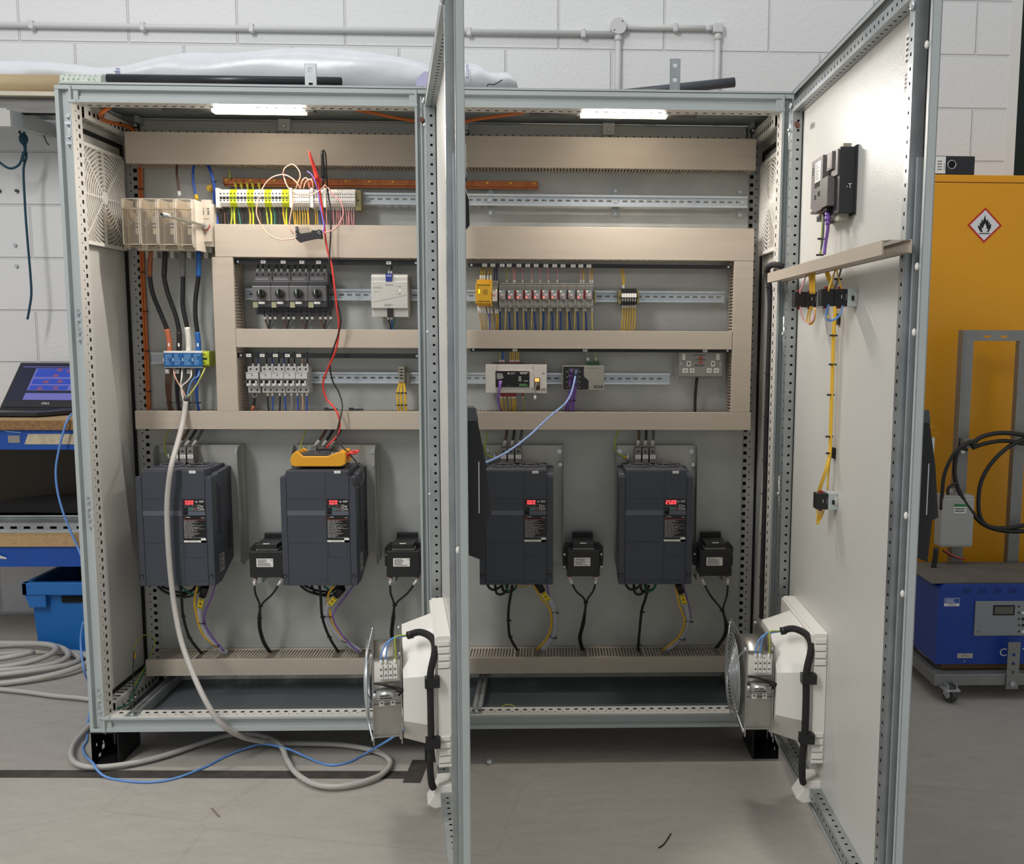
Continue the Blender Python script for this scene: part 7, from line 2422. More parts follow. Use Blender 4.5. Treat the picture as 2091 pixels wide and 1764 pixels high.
# ================================================================== left background
BLUEP = mat('blue_painted_beam', (18, 74, 160), 0.45, var=0.06, scale=8)
CHIP = mat('chipboard', (176, 146, 104), 0.75, var=0.16, scale=60, stretch=(1, 1, 3))
CHIPD = mat('chipboard_edge', (140, 104, 66), 0.8, var=0.3, scale=90)
YB = 0.92
xr = 0.10
zt1 = P(60, 856, YB).z
zb1 = P(60, 877, YB).z
zb2 = P(60, 918, YB).z
zl1, zl2, zl3 = P(60, 1092, YB).z, P(60, 1115, YB).z, P(60, 1157, YB).z
o = T('workbench', 'workbench with blue steel beams and chipboard shelves, left of the enclosure', 'workbench', (-0.6, 1.15, 0))
M().box(-1.5, xr, YB - 0.012, WY - 0.02, zb1, zt1, CHIP).box(-1.5, xr, YB - 0.013, YB - 0.012, zb1, zt1 - 0.004, CHIPD).build('worktop', o)
M().box(-1.5, xr, YB, YB + 0.04, zb2, zb1, BLUEP).build('upper_beam', o)
M().box(-1.5, xr, YB - 0.010, WY - 0.02, zl2, zl1, CHIP).build('shelf', o)
M().box(-1.5, xr, YB, YB + 0.04, zl3, zl2, BLUEP).build('lower_beam', o)
M().box(-1.45, -1.40, YB + 0.04, YB + 0.09, 0, zb1, BLUEP).build('leg', o)
M().box(xr - 0.06, xr - 0.01, YB + 0.04, YB + 0.09, 0, zb1, BLUEP).build('leg', o)
M().box(-1.5, xr, WY - 0.04, WY - 0.02, zl1, zb1, mat('dark_back_board', (92, 86, 78), 0.8)).build('back_board', o)
m = M()
a, b, c, d = pr(52, 886, 165, 907, YB)
m.py([(a - 0.004, c), (a + 0.012, d), (b, d), (b, c)], YB - 0.0025, YB - 0.0002, mat('torn_card', (190, 176, 150), 0.8, var=0.15, scale=50))
a, b, c, d = pr(17, 889, 41, 904, YB)
m.box(a, b, YB - 0.002, YB - 0.0002, c, d, mat('grey_tape_patch', (142, 136, 130), 0.7))
a, b, c, d = pr(4, 878, 43, 884, YB)
m.py([(a, d), (b, c + 0.003), (b, c), (a + 0.02, c + 0.004)], YB - 0.002, YB - 0.0002, mat('pale_blue_tape', (130, 170, 206), 0.7))
m.build('tape_patches', o)
m = M()
a = P(8, 1136, YB)
m.add([(a.x - 0.05, YB - 0.002, a.z + 0.022), (a.x - 0.02, YB - 0.012, a.z + 0.012), (a.x + 0.012, YB - 0.004, a.z - 0.004), (a.x + 0.010, YB - 0.002, a.z - 0.010), (a.x - 0.05, YB - 0.002, a.z - 0.006)], [(0, 1, 2, 3, 4)], PAPER)
m.build('torn_label', o)

# laptop, turned away a little
LB = mat('laptop_black', (40, 40, 44), 0.4)
SCR = mat('screen_blue', (44, 66, 150), 0.3, emit=(34, 52, 140), es=0.55)
SCD = mat('screen_dark', (30, 30, 48), 0.3, emit=(24, 24, 44), es=0.5)
SCP = mat('screen_lilac', (92, 92, 150), 0.3, emit=(84, 86, 148), es=0.55)
SCR2 = mat('screen_rust', (116, 70, 96), 0.3, emit=(96, 56, 92), es=0.5)
lx, ly = P(76, 852, 0.99).x, 0.985
o = T('laptop', 'open black laptop with blue screen on the workbench', 'laptop', (lx, ly, zt1), math.radians(-2), local=True)
o['_org'] = (0, 0, 0)
BW, BD = 0.36, 0.235
m = M()
m.pz([(-0.29, 0.0), (0.0, 0.0), (0.03, 0.045), (0.07, 0.12), (0.075, BD), (-0.29, BD)], 0.004, 0.020, LB)
m.pz([(-0.28, 0.01), (-0.01, 0.01), (0.05, 0.12), (0.06, BD), (-0.28, BD)], 0.0, 0.004, DARK)
m.build('base', o, bev=0.002)
m = M()
m.box(-0.25, -0.02, 0.10, 0.20, 0.0205, 0.0215, DARK)
m.box(-0.16, -0.06, 0.02, 0.08, 0.0202, 0.0206, DGREY)
m.build('keyboard', o)
hz, hy = 0.022, BD
tilt = math.radians(42)
LV = Vector((0, math.sin(tilt), math.cos(tilt)))
LN = Vector((0, -math.cos(tilt), math.sin(tilt)))
LH = 0.235
x0, x1 = -0.285, 0.075


def lp(u, v, off=0.0):
    return Vector((x0 + (x1 - x0) * u, hy, hz)) + LV * (LH * v) + LN * off


m = M()
m.obox(lp(0.5, 0.5, -0.006), (1, 0, 0), LV, LN, (x1 - x0) / 2, LH / 2, 0.006, LB)
m.build('lid', o, bev=0.004)
m = M()


def sr(u0, u1, v0, v1, off, mm):
    m.quad(lp(u0, v0, off), lp(u1, v0, off), lp(u1, v1, off), lp(u0, v1, off), mm)


sr(0.035, 0.965, 0.14, 0.955, 0.0004, SCD)
sr(0.22, 0.96, 0.15, 0.30, 0.0006, SCP)
sr(0.22, 0.96, 0.36, 0.86, 0.0006, SCP)
for (u0, u1, v0, v1) in ((0.24, 0.90, 0.66, 0.85), (0.24, 0.72, 0.50, 0.62), (0.24, 0.68, 0.37, 0.47)):
    sr(u0, u1, v0, v1, 0.0008, SCR)
for (u, v) in ((0.50, 0.82), (0.62, 0.80), (0.48, 0.69), (0.40, 0.55), (0.56, 0.56), (0.36, 0.40), (0.54, 0.42)):
    sr(u - 0.03, u + 0.03, v - 0.03, v + 0.03, 0.0010, SCR2)
sr(0.04, 0.96, 0.30, 0.345, 0.0008, SCD)
sr(0.06, 0.90, 0.885, 0.90, 0.0008, SCP)
m.build('screen', o)
m = M()
m.text('DELL', lp(0.50, 0.075), (1, 0, 0), LV, 0.011, PAPER)
m.build('logo', o)

# blue network cable draped over the bench edge
pts = [P(152, 842, 0.97), P(140, 853, 0.90), P(130, 880, 0.885), P(120, 920, 0.885), P(114, 960, 0.885), P(117, 1000, 0.885), P(127, 1040, 0.885), P(142, 1080, 0.885), P(158, 1116, 0.885), P(172, 1150, 0.87)]
o = M().tube(pts, 0.0042, C_LBL, n=8).build('network_cable', org=pts[0])
tag(o, 'light blue network cable hanging over the bench edge by the laptop', 'cable')

# steel channels lying on the lower shelf
for k, (ya, yb, Y, lab) in enumerate(((1020, 1044, 1.10, 'flat black bag of cloth lying at the back of the lower shelf'), (1044, 1062, 1.04, 'grey steel channel on the lower shelf, middle one'), (1066, 1084, 0.97, 'slotted steel rail at the front of the lower shelf'))):
    z1_ = P(60, ya, Y).z
    zz = zl1 + (0.0 if k == 2 else 0.026 * (2 - k) if k == 1 else 0.0)
    m = M()
    if k == 0:
        m.ball((-0.55, Y + 0.12, zl1 + 0.0525), 0.42, 0.14, 0.052, mat('black_cloth', (22, 22, 22), 0.95), n=20, k=10)
        tag(m.build('cloth_bag', org=(-0.55, Y, zl1)), lab, 'bag')
    elif k == 1:
        m.box(-1.4, 0.02, Y, Y + 0.06, zl1 + 0.0003, zl1 + 0.052, GALV)
        m.box(-1.4, 0.02, Y - 0.004, Y + 0.064, zl1 + 0.044, zl1 + 0.052, GALV)
        tag(m.build('steel_channel', org=(-0.6, Y, zl1), bev=0.002), lab, 'channel')
    else:
        hol = [(0.03 + j * 0.05, 0.055 + j * 0.05, 0.012, 0.022) for j in range(27)]
        zl1 += 0.0003
        m.perf((-1.38, Y, zl1), (1, 0, 0), (0, 0, 1), 1.40, 0.034, hol, GALV)
        m.box(-1.38, 0.02, Y + 0.002, Y + 0.04, zl1 + 0.034, zl1 + 0.036, GALV)
        m.box(-1.38, 0.02, Y + 0.03, Y + 0.04, zl1, zl1 + 0.034, DARK)
        m.box(-1.38, 0.02, Y - 0.012, Y, zl1, zl1 + 0.003, ZINC)
        tag(m.build('slotted_rail', org=(-0.6, Y, zl1)), lab, 'rail')

# blue crate under the bench
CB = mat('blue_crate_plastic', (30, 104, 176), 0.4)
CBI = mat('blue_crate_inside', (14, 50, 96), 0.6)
Yc = 0.97
zt_ = P(60, 1190, 0.93).z
xa, xw = P(45, 1190, 0.93).x, 0.62
xb_ = P(80, 1320, Yc).x
o = T('storage_crate', 'deep blue plastic crate of cables on the floor under the bench', 'crate', (-0.4, Yc + 0.2, 0))
m = M()
y0, y1 = Yc, Yc + 0.34
q = 0.018
for (t0, b0, t1, b1) in (((xa + q, y0 - 0.02), (xb_, y0), (xa + xw, y0 - 0.02), (xb_ + 0.5, y0)),):
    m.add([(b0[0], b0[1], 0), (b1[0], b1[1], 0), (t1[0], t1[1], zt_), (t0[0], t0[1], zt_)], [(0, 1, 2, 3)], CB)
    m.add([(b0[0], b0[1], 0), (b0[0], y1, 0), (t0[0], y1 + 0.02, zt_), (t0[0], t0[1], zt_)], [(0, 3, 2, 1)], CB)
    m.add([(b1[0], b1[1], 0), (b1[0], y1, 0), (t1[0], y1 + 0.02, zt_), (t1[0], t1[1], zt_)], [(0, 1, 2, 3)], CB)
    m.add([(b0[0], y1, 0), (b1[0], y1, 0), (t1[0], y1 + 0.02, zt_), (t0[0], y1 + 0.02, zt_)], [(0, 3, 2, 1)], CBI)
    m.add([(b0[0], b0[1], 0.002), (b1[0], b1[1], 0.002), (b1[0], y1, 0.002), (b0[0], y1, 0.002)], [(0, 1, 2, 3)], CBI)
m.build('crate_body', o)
m = M()
m.box(xa, xa + xw + 0.01, y0 - 0.045, y0 - 0.018, zt_ - 0.048, zt_, CB)
m.box(xa, xa + 0.02, y0 - 0.045, y1 + 0.04, zt_ - 0.048, zt_, CB)
m.box(xa + xw - 0.01, xa + xw + 0.01, y0 - 0.045, y1 + 0.04, zt_ - 0.048, zt_, CB)
m.py([(xa + 0.006, zt_ - 0.048), (xa + 0.085, zt_ - 0.048), (xa + 0.085, zt_ - 0.098), (xa + 0.022, zt_ - 0.098)], y0 - 0.040, y0 - 0.010, CB)
m.build('rim', o, bev=0.003)
a, b, c, d = pr(126, 1217, 172, 1230, Yc - 0.02)
M().box(a, b, Yc - 0.021, Yc - 0.012, c, d, DARK).build('hand_hole', o)
for pts, lab, mm, r in (([(-0.56, 1.1, zt_ - 0.02), (-0.55, 1.08, zt_ + 0.045), (-0.53, 1.08, zt_ + 0.05), (-0.52, 1.1, zt_ - 0.02)], 'black handle loop standing out of the blue crate, leftmost', C_BLK, 0.008), ([(-0.49, 1.1, zt_ - 0.02), (-0.485, 1.08, zt_ + 0.055), (-0.46, 1.08, zt_ + 0.055), (-0.455, 1.1, zt_ - 0.02)], 'black handle loop standing out of the blue crate, beside the lamp body', C_BLK, 0.007), ([(-0.36, 1.1, zt_ - 0.01), (-0.33, 1.06, zt_ + 0.03), (-0.29, 1.08, zt_ + 0.04), (-0.25, 1.1, zt_ + 0.02), (-0.2, 1.1, zt_ - 0.01)], 'grey flex tangled at the right of the blue crate', C_GRY, 0.005)):
    oo = M().tube(pts, r, mm).build('cable_loop', org=pts[0])
    tag(oo, lab, 'cable')
m = M().ball((-0.42, 1.13, zt_ - 0.01), 0.075, 0.06, 0.055, mat('grey_case', (84, 80, 76), 0.6))
tag(m.build('tool_case', org=(-0.42, 1.13, zt_ - 0.04)), 'rounded grey-brown case poking out of the blue crate', 'case')

# grey cable coil on the floor by the crate
base = Vector((-0.62, 0.72, 0))
c0 = PZ(60, 1372, 0)
for k, (dx, dy, rx, ry, h) in enumerate(((0.0, 0.0, 0.33, 0.19, 0.010), (0.015, -0.015, 0.30, 0.175, 0.024), (-0.03, 0.02, 0.27, 0.15, 0.036), (-0.05, 0.0, 0.31, 0.17, 0.018), (-0.10, 0.05, 0.24, 0.13, 0.05), (-0.12, 0.10, 0.20, 0.10, 0.066))):
    pass
pts = []
N = 5
for j in range(N * 16):
    t = j / 16
    k = t / N
    ang = 2 * PI * t
    rx, ry = 0.335 - 0.15 * k + 0.012 * math.sin(7 * t), 0.185 - 0.075 * k + 0.008 * math.cos(5 * t)
    pts.append(Vector((c0.x - 0.10 - 0.07 * k + rx * math.cos(ang), c0.y + 0.005 + 0.075 * k + ry * math.sin(ang), 0.009 + 0.052 * k + 0.006 * math.sin(ang * 2.3))))
o = M().tube(pts, 0.0105, C_GRC, n=10, sub=2).build('cable_coil', org=(c0.x, c0.y, 0))
tag(o, 'loose coil of grey cable on the floor before the blue crate', 'cable')

# rope hanging on the wall
ROPE = mat('teal_rope', (32, 70, 86), 0.8, bump=0.5, bscale=400)
Yw = 1.36
pts = [(52, 262), (46, 285), (50, 300), (54, 320), (48, 345), (50, 400), (53, 450), (57, 500), (62, 560), (64, 600), (60, 630), (56, 652)]
o = M().tube([P(x, y, Yw) for x, y in pts], 0.0048, ROPE).build('rope', org=P(52, 262, Yw))
tag(o, 'dark teal rope hanging down the wall from the grey bracket', 'rope')
M().tube([P(x, y, Yw - 0.01) for x, y in ((46, 330), (48, 318), (52, 300), (48, 284), (40, 270), (44, 262))], 0.0048, ROPE).build('second_strand', o)
M().ball(P(48, 284, Yw - 0.012), 0.018, 0.014, 0.024, ROPE).build('knot', o)
M().tube([P(x, y, Yw - 0.005) for x, y in ((48, 310), (40, 335), (22, 344), (5, 336), (-10, 322))], 0.0048, ROPE).build('loop', o)
M().tube([P(x, y, Yw + 0.03) for x, y in ((57, 244), (70, 252), (85, 268), (95, 290), (100, 296))], 0.003, mat('grey_cord', (100, 100, 98), 0.7)).build('tail', o)
# small bolts in the wall
for k, (x, y) in enumerate(((0, 390), (36, 390), (32, 500), (35, 543))):
    p = P(x, y, WY)
    m = M().cyl(p, p - Vector((0, 0.012, 0)), 0.007, DGREY if k < 2 else ZINC, n=8)
    tag(m.build('wall_bolt', org=p), ('dark bolt in the wall at the left picture edge', 'dark bolt in the wall right of the rope, upper', 'bright bolt in the wall left of the rope', 'bright bolt in the wall left of the rope, lowest')[k], 'bolt')

# rack of lengths above the bench
Yk = 1.12
o = T('wall_rack', 'grey steel cantilever rack on the wall behind the enclosure top', 'rack', (-0.6, WY, 1.95))
z1_, z0_ = P(50, 199, Yk).z, P(50, 230, Yk).z
m = M()
m.box(-1.6, 1.95, Yk, Yk + 0.04, z0_, z1_, mat('weathered_steel', (128, 126, 122), 0.5, 0.5, var=0.18, scale=18, stretch=(0.3, 1, 6)))
m.box(-1.6, 1.95, Yk + 0.004, Yk + 0.036, z0_ - 0.002, z0_ + 0.004, DARK)
m.build('cross_rail', o)
m = M()
a = P(50, 251, 1.05)
m.bar((a.x - 0.05, 0.98, a.z + 0.01), (a.x - 0.13, WY, a.z + 0.06), 0.05, 0.055, FRAME)
m.box(a.x - 0.085, a.x - 0.01, 0.975, 0.99, a.z - 0.028, a.z + 0.030, LGREY)
m.build('arm', o)
M().box(0.9, 0.94, Yk + 0.04, WY, z0_, z1_, FRAME).build('arm', o)
M().box(1.7, 1.74, Yk + 0.04, WY, z0_, z1_, FRAME).build('arm', o)
m = M()
zz = z1_
zb_ = P(50, 197, Yk - 0.05).z
a = M().box(-1.5, 0.2, Yk - 0.03, Yk + 0.12, zz + 0.0005, zz + 0.016, mat('pale_board', (206, 198, 180), 0.7, var=0.05, scale=12))
tag(a.build('board', org=(-0.6, Yk, zz)), 'thin pale board lying on the rack under the cardboard tube', 'board')
zt2 = P(50, 148, Yk).z
R = (zt2 - zz - 0.016) / 2
xe = P(125, 165, Yk).x
m = M().cyl((-1.5, Yk + R, zz + 0.017 + R), (xe, Yk + R, zz + 0.017 + R), R, mat('kraft_cardboard', (192, 170, 134), 0.75, var=0.12, scale=4, stretch=(0.4, 8, 8)), n=24)
ct = tag(m.build('cardboard_tube', org=(-0.6, Yk, zz)), 'thick brown cardboard tube lying on the rack at the left', 'tube')
m = M()
x2 = P(214, 165, Yk).x
GW = mat('green_printed_film', (206, 214, 202), 0.4, var=0.06, scale=30)
pts = [(x2 * t + xe * (1 - t) - 0.01, Yk + R + 0.003 * math.sin(9 * t), zz + 0.017 + R + 0.004 * math.sin(7 * t)) for t in (0, 0.2, 0.4, 0.6, 0.8, 1.0)]
m.tube(pts, R * 1.02, GW, n=20, sub=2, rf=lambda t: 1.02 + 0.05 * math.sin(14 * t))
wr = m.build('film_wrap', org=pts[0])
tag(wr, 'clear film with green print wrapped round the end of the cardboard tube', 'film')
m = M()
g = mat('green_ink', (50, 110, 70), 0.6)
rr = random.Random(11)
for k in range(7):
    for j in range(4):
        th = math.radians(-35 + j * 28)
        x = xe + 0.008 + (x2 - xe - 0.03) * k / 7
        c = Vector((x, Yk + R - (R * 1.09) * math.cos(th), zz + 0.017 + R + R * 1.09 * math.sin(th)))
        up = Vector((0, math.sin(th), math.cos(th)))
        m.text('0', c, (1, 0, 0), up, 0.010, g)
m.build('print', wr)
# black pipe, plastic sleeve, dark conduit
zp = P(450, 164, 1.10).z
m = M()
m.cyl((x2 + 0.02, 1.10, zp), (P(697, 165, 1.10).x, 1.10, zp), 0.018, mat('black_pipe', (44, 46, 52), 0.3), n=20)
pp = m.build('steel_pipe', org=(0, 1.10, zp))
tag(pp, 'dark steel pipe lying behind the enclosure top, open end to the right', 'pipe')
e = P(697, 165, 1.10).x
M().cyl((e, 1.10, zp), (e + 0.0008, 1.10, zp), 0.014, DARK, n=20).build('bore', pp)
M().box(0.0, 0.5, 1.09, 1.14, z1_, zp - 0.0185, FRAME).build('packing', o)
POLY = mat('milky_polythene', (226, 228, 232), 0.28, var=0.04, scale=14, bump=0.8, bscale=14)
Yb_ = 1.26


def sleeve(name, lab, prof, dy):
    m = M()
    n = 14
    vs, fs = [], []
    for i, (x, yt, yb) in enumerate(prof):
        a, b = P(x, yt, Yb_), P(x, yb, Yb_)
        c, h = (a + b) / 2, (a.z - b.z) / 2
        for k in range(n):
            t = 2 * PI * k / n
            j = 1 + 0.07 * math.sin(3 * t + i * 1.7) + 0.05 * math.sin(5 * t - i * 2.3)
            vs.append((c.x, c.y + dy * math.cos(t) * j, c.z + h * math.sin(t) * (j if 0.3 < t < 2.9 else 1)))
    L = len(prof)
    for i in range(L - 1):
        for k in range(n):
            fs.append((i * n + k, (i + 1) * n + k, (i + 1) * n + (k + 1) % n, i * n + (k + 1) % n))
    fs += [tuple(range(n)), tuple(range((L - 1) * n, L * n))[::-1]]
    m.add(vs, fs, POLY, True)
    o = m.build(name, org=P(prof[0][0], prof[0][2], Yb_))
    s = o.modifiers.new('sub', 'SUBSURF')
    s.levels = s.render_levels = 2
    return tag(o, lab, 'plastic wrap')


sl = sleeve('polythene_sleeve', 'long milky polythene sleeve draped along the rack behind the enclosure', [(-60, 132, 180), (0, 126, 180), (60, 124, 180), (100, 124, 180), (150, 130, 180), (200, 141, 180), (250, 138, 182), (300, 124, 184), (350, 112, 184), (400, 108, 185), (460, 107, 185), (520, 103, 185), (600, 98, 186), (680, 98, 187), (740, 102, 187), (800, 112, 188), (850, 124, 188), (900, 138, 188)], 0.07)
zq = P(400, 186, Yb_).z
M().box(-1.5, 1.2, Yk + 0.04, WY - 0.02, z1_ - 0.01, z1_, FRAME).build('deck', o)
m = M()
p = P(239, 145, Yb_ - 0.075)
m.text('ds', p, (0, 0, 1), (-1, 0, 0), 0.022, mat('blue_ink', (60, 70, 150), 0.6))
m.build('print', sl)
bg = sleeve('plastic_bag', 'crumpled clear plastic bag with blue print right of the middle door', [(925, 140, 184), (945, 134, 184), (965, 127, 184), (985, 131, 184), (1000, 150, 184), (1020, 150, 184), (1040, 146, 184), (1052, 160, 184), (1058, 178, 184)], 0.06)
m = M()
m.text('h.com', P(954, 146, Yb_ - 0.072), (0, 0, 1), (-1, 0, 0), 0.016, mat('blue_ink'))
m.tube([P(995, 176, Yb_ - 0.08), P(998, 172, Yb_ - 0.085), P(1010, 172, Yb_ - 0.085), P(1026, 163, Yb_ - 0.08)], 0.002, C_BLK)
m.build('print', bg)
m = M()
ps = [P(x, y, 1.0) for x, y in ((850, 178), (851, 160), (866, 146), (880, 146), (880, 178))]
m.py([(p.x, p.z) for p in ps], 1.0, 1.003, mat('lilac_card', (188, 184, 214), 0.7))
m.lines(P(853, 175, 0.9995), (1, 0, 0), (0, 0, 1), 0.025, 0.006, 1, mat('purple_ink', (90, 80, 140), 0.6), 5, lo=1)
cl = m.build('card', org=P(865, 178, 1.0))
tag(cl, 'pale lilac card standing behind the enclosure top by the middle door', 'card')
M().box(P(848, 178, 1.0).x, P(885, 178, 1.0).x, 0.99, Yk, z1_ - 0.02, z1_ - 0.012, FRAME).build('bracket', o)
a, b = P(1240, 196, 1.05), P(1500, 168, 1.05)
m = M().tube([a, b], 0.0185, mat('grey_plastic_pipe', (76, 80, 86), 0.4), n=18, sub=1)
tag(m.build('plastic_pipe', org=a), 'dark grey plastic pipe tilted up behind the right lifting bracket', 'pipe')
M().bar((P(1310, 186, 1.05).x, 1.0, P(1310, 186, 1.05).z - 0.028), (P(1310, 186, 1.05).x, 1.16, P(1310, 186, 1.05).z - 0.028), 0.03, 0.012, FRAME).build('pipe_rest', o)

# ------------------------------------------------------------------ conduit on the wall
CD = mat('white_painted_conduit', (208, 208, 207), 0.42)
Yw = WY - 0.014
zc = P(1200, 60, Yw)
zcl, zcr = P(100, 68, Yw), P(1400, 55, Yw)
o = T('wall_conduit', 'white painted conduit with round junction box high on the wall', 'conduit', (1.5, WY, P(1262, 55, Yw).z))
pj = P(1262.5, 55, Yw)
pe = P(1466, 55, Yw)
zl = P(430, 68, Yw).z
m = M()
m.cyl((-2.2, Yw, (zl + pj.z) / 2 - 0.004), (pj.x, Yw, (zl + pj.z) / 2 - 0.004), 0.0125, CD, n=12)
m.cyl((pj.x, Yw, pj.z), (pe.x, Yw, pj.z), 0.0125, CD, n=12)
m.cyl((pj.x, Yw, pj.z), (pj.x, Yw, pj.z - 0.5), 0.0125, CD, n=12)
m.cyl((pe.x, Yw, pj.z), (pe.x, Yw, pj.z - 0.5), 0.0125, CD, n=12)
m.build('tube', o)
m = M()
m.cyl((pj.x, WY, pj.z), (pj.x, WY - 0.030, pj.z), 0.034, CD, n=28)
m.cyl((pj.x, WY - 0.030, pj.z), (pj.x, WY - 0.033, pj.z), 0.0335, CD, n=28)
for s in (-1, 1):
    m.cyl((pj.x + s * 0.017, WY - 0.033, pj.z + s * 0.018), (pj.x + s * 0.017, WY - 0.034, pj.z + s * 0.018), 0.003, INK, n=8)
m.build('junction_box', o)
m = M()
m.box(pe.x - 0.022, pe.x + 0.020, WY - 0.032, WY, pj.z - 0.020, pj.z + 0.020, CD)
for cx, cz in ((pj.x, pj.z - 0.045), (pe.x, pj.z - 0.035), (pe.x - 0.04, pj.z)):
    m.cyl((cx, Yw, cz - 0.012), (cx, Yw, cz + 0.012), 0.0165, CD, n=14)
m.build('elbow', o, bev=0.004)
for x in (67, 293, 515, 958, 1191, 1379):
    p = P(x, 66, Yw)
    z = (zl + pj.z) / 2 - 0.004 if x < 1262 else pj.z
    M().box(p.x - 0.010, p.x + 0.010, Yw - 0.017, WY, z - 0.018, z + 0.018, CD).build('saddle', o, bev=0.004)

# ================================================================== right background
CY = mat('yellow_cabinet_enamel', (226, 156, 14), 0.42, bump=0.1, bscale=500)
YC = 0.95
zt = P(2000, 357, YC).z
zs = P(2000, 374, YC).z
o = T('safety_cabinet', 'tall yellow flammables cabinet with a flame diamond sign', 'cabinet', (3.1, YC + 0.2, 0))
M().box(2.62, 3.75, YC, WY - 0.01, 0.02, zt, CY).build('cabinet_body', o, bev=0.004)
m = M()
m.box(2.625, 3.74, YC - 0.018, YC, 0.08, zs - 0.002, CY)
m.build('cabinet_door', o, bev=0.003)
M().box(2.63, 3.74, YC - 0.004, YC - 0.0002, zs - 0.002, zs + 0.003, mat('door_gap', (70, 30, 10), 0.8)).build('gap', o)
c = P(2010.5, 460, YC - 0.018)
Ys = YC - 0.0185
R = (P(2010, 423, Ys).z - P(2010, 496, Ys).z) / 2
m = M()
for q, mm, off in ((R, mat('sign_red', (190, 44, 30), 0.5), 0), (R * 0.85, mat('sign_white', (224, 222, 224), 0.5), 0.0004)):
    m.py([(c.x, c.z + q), (c.x - q, c.z), (c.x, c.z - q), (c.x + q, c.z)], Ys - off - 0.0004, Ys - off + 0.0004, mm)
yf = Ys - 0.001
s = R / 36.0
fl = [(-9, -13), (-14, -4), (-13.5, 1), (-10, -3), (-11, 6), (-8, 3), (-7, 13), (-4, 8), (-2, 16), (0, 21), (1, 14), (4, 9), (6, 13), (7.5, 5), (11, 8), (9.5, 1), (13.5, 3), (13, -5), (9, -13), (4, -14), (8, -8), (4, -7), (3.5, -2), (0.5, 4), (-2, -1), (-3, -6), (-6, -4), (-5.5, -9), (-3, -14)]
m.add([(c.x + x * s, yf, c.z + (z + 0) * s) for x, z in fl], [tuple(range(len(fl)))[::-1]], INK)
m.box(c.x - 11 * s, c.x + 11 * s, yf, yf + 0.0003, c.z - 17.5 * s, c.z - 15.5 * s, INK)
m.build('hazard_sign', o, label='red and white diamond with a black flame')
# box file on the cabinet
a, b, z0, z1 = pr(1880, 318, 1991, 356, YC + 0.02)
o = T('box_file', 'black box file lying on its side on the yellow cabinet', 'box file', ((a + b) / 2, YC + 0.1, zt))
M().box(a, b, YC + 0.02, YC + 0.30, zt, z1, mat('black_board', (34, 35, 38), 0.55)).build('file_body', o, bev=0.004)
m = M()
la, lb = P(1908, 330, YC + 0.02).x, P(1931, 330, YC + 0.02).x
m.box(la, lb, YC + 0.0192, YC + 0.02, zt + 0.007, z1 - 0.003, PAPER)
for k in range(4):
    m.box(la + 0.012, lb - 0.014, YC + 0.0188, YC + 0.0192, zt + 0.02 + k * 0.010, zt + 0.024 + k * 0.010, GREYINK)
m.box(lb - 0.006, lb - 0.004, YC + 0.0188, YC + 0.0192, zt + 0.018, zt + 0.046, GREYINK)
m.build('spine_label', o)
h = P(1943.5, 336, YC + 0.02)
m = M().ring((h.x, YC + 0.0195, h.z), (0, 1, 0), 0.0155, 0.0016, ZINC, n=28)
m.cyl((h.x, YC + 0.0198, h.z), (h.x, YC + 0.0192, h.z), 0.0142, DARK, n=24)
m.build('finger_hole', o)

# trolley with the blue charger
GT = mat('dull_zinc_trolley', (146, 146, 142), 0.5, 0.6, var=0.1, scale=12)
o = T('charger_trolley', 'grey galvanised trolley on castors before the yellow cabinet', 'trolley', (2.95, 0.6, 0))
xL = P(1908, 1388, 0.43).x
zr1, zr0 = P(1950, 1377, 0.43).z, P(1950, 1400, 0.43).z
m = M()
m.box(xL, 3.6, 0.43, 0.47, zr0, zr1, GT)
m.box(xL, 3.6, 0.80, 0.84, zr0, zr1, GT)
m.box(xL, xL + 0.04, 0.47, 0.80, zr0, zr1, GT)
m.build('base_frame', o, bev=0.002)
for x, y in ((xL + 0.03, 0.415), (xL + 0.03, 0.83)):
    m = M()
    m.cyl((x + 0.010, y, 0.030), (x + 0.030, y + 0.004, 0.030), 0.030, mat('grey_rubber', (70, 70, 70), 0.6), n=24)
    m.cyl((x + 0.008, y, 0.030), (x + 0.032, y + 0.004, 0.030), 0.017, LGREY, n=20)
    m.build('castor_wheel', o)
    m = M()
    m.box(x + 0.004, x + 0.007, y - 0.02, y + 0.02, 0.022, 0.066, ZINC)
    m.box(x + 0.033, x + 0.036, y - 0.02, y + 0.02, 0.022, 0.066, ZINC)
    m.box(x - 0.008, x + 0.044, y - 0.026, y + 0.026, zr0 - 0.006, zr0, ZINC)
    m.build('castor_fork', o)
a, b, z0, z1 = pr(2056.5, 1311, 2081.5, 1407, 0.425)
m = M()
wd = b - a
m.perf((a, 0.425, z0), (0, 0, 1), (1, 0, 0), z1 - z0, wd, [(h_, h_ + 0.010, wd / 2 - 0.005, wd / 2 + 0.005) for h_ in (0.055, 0.086, 0.117)], GT)
m.cyl(((a + b) / 2, 0.425, z0 + 0.020), ((a + b) / 2, 0.420, z0 + 0.020), 0.009, ZINC, n=12)
m.build('strap', o)
YU = 0.80
xA, xA2 = P(1962, 690, YU).x, P(1985, 690, YU).x
xB, xB2 = P(1947, 1140, YU).x, P(1970, 1140, YU).x
zu, zlow = P(2000, 674, YU).z, 0.06
m = M()
ux = (xA + xB) / 2
uw = xA2 - xA
m.box(ux, ux + uw, YU, YU + 0.03, zlow, zu, GT)
m.box(ux - 0.004, ux, YU - 0.012, YU + 0.03, zlow, zu, GT)
x2 = P(2083, 690, YU).x
m.box(x2, x2 + uw, YU, YU + 0.03, zlow, zu, GT)
zc2 = P(2000, 696, YU).z
L = x2 - ux - uw
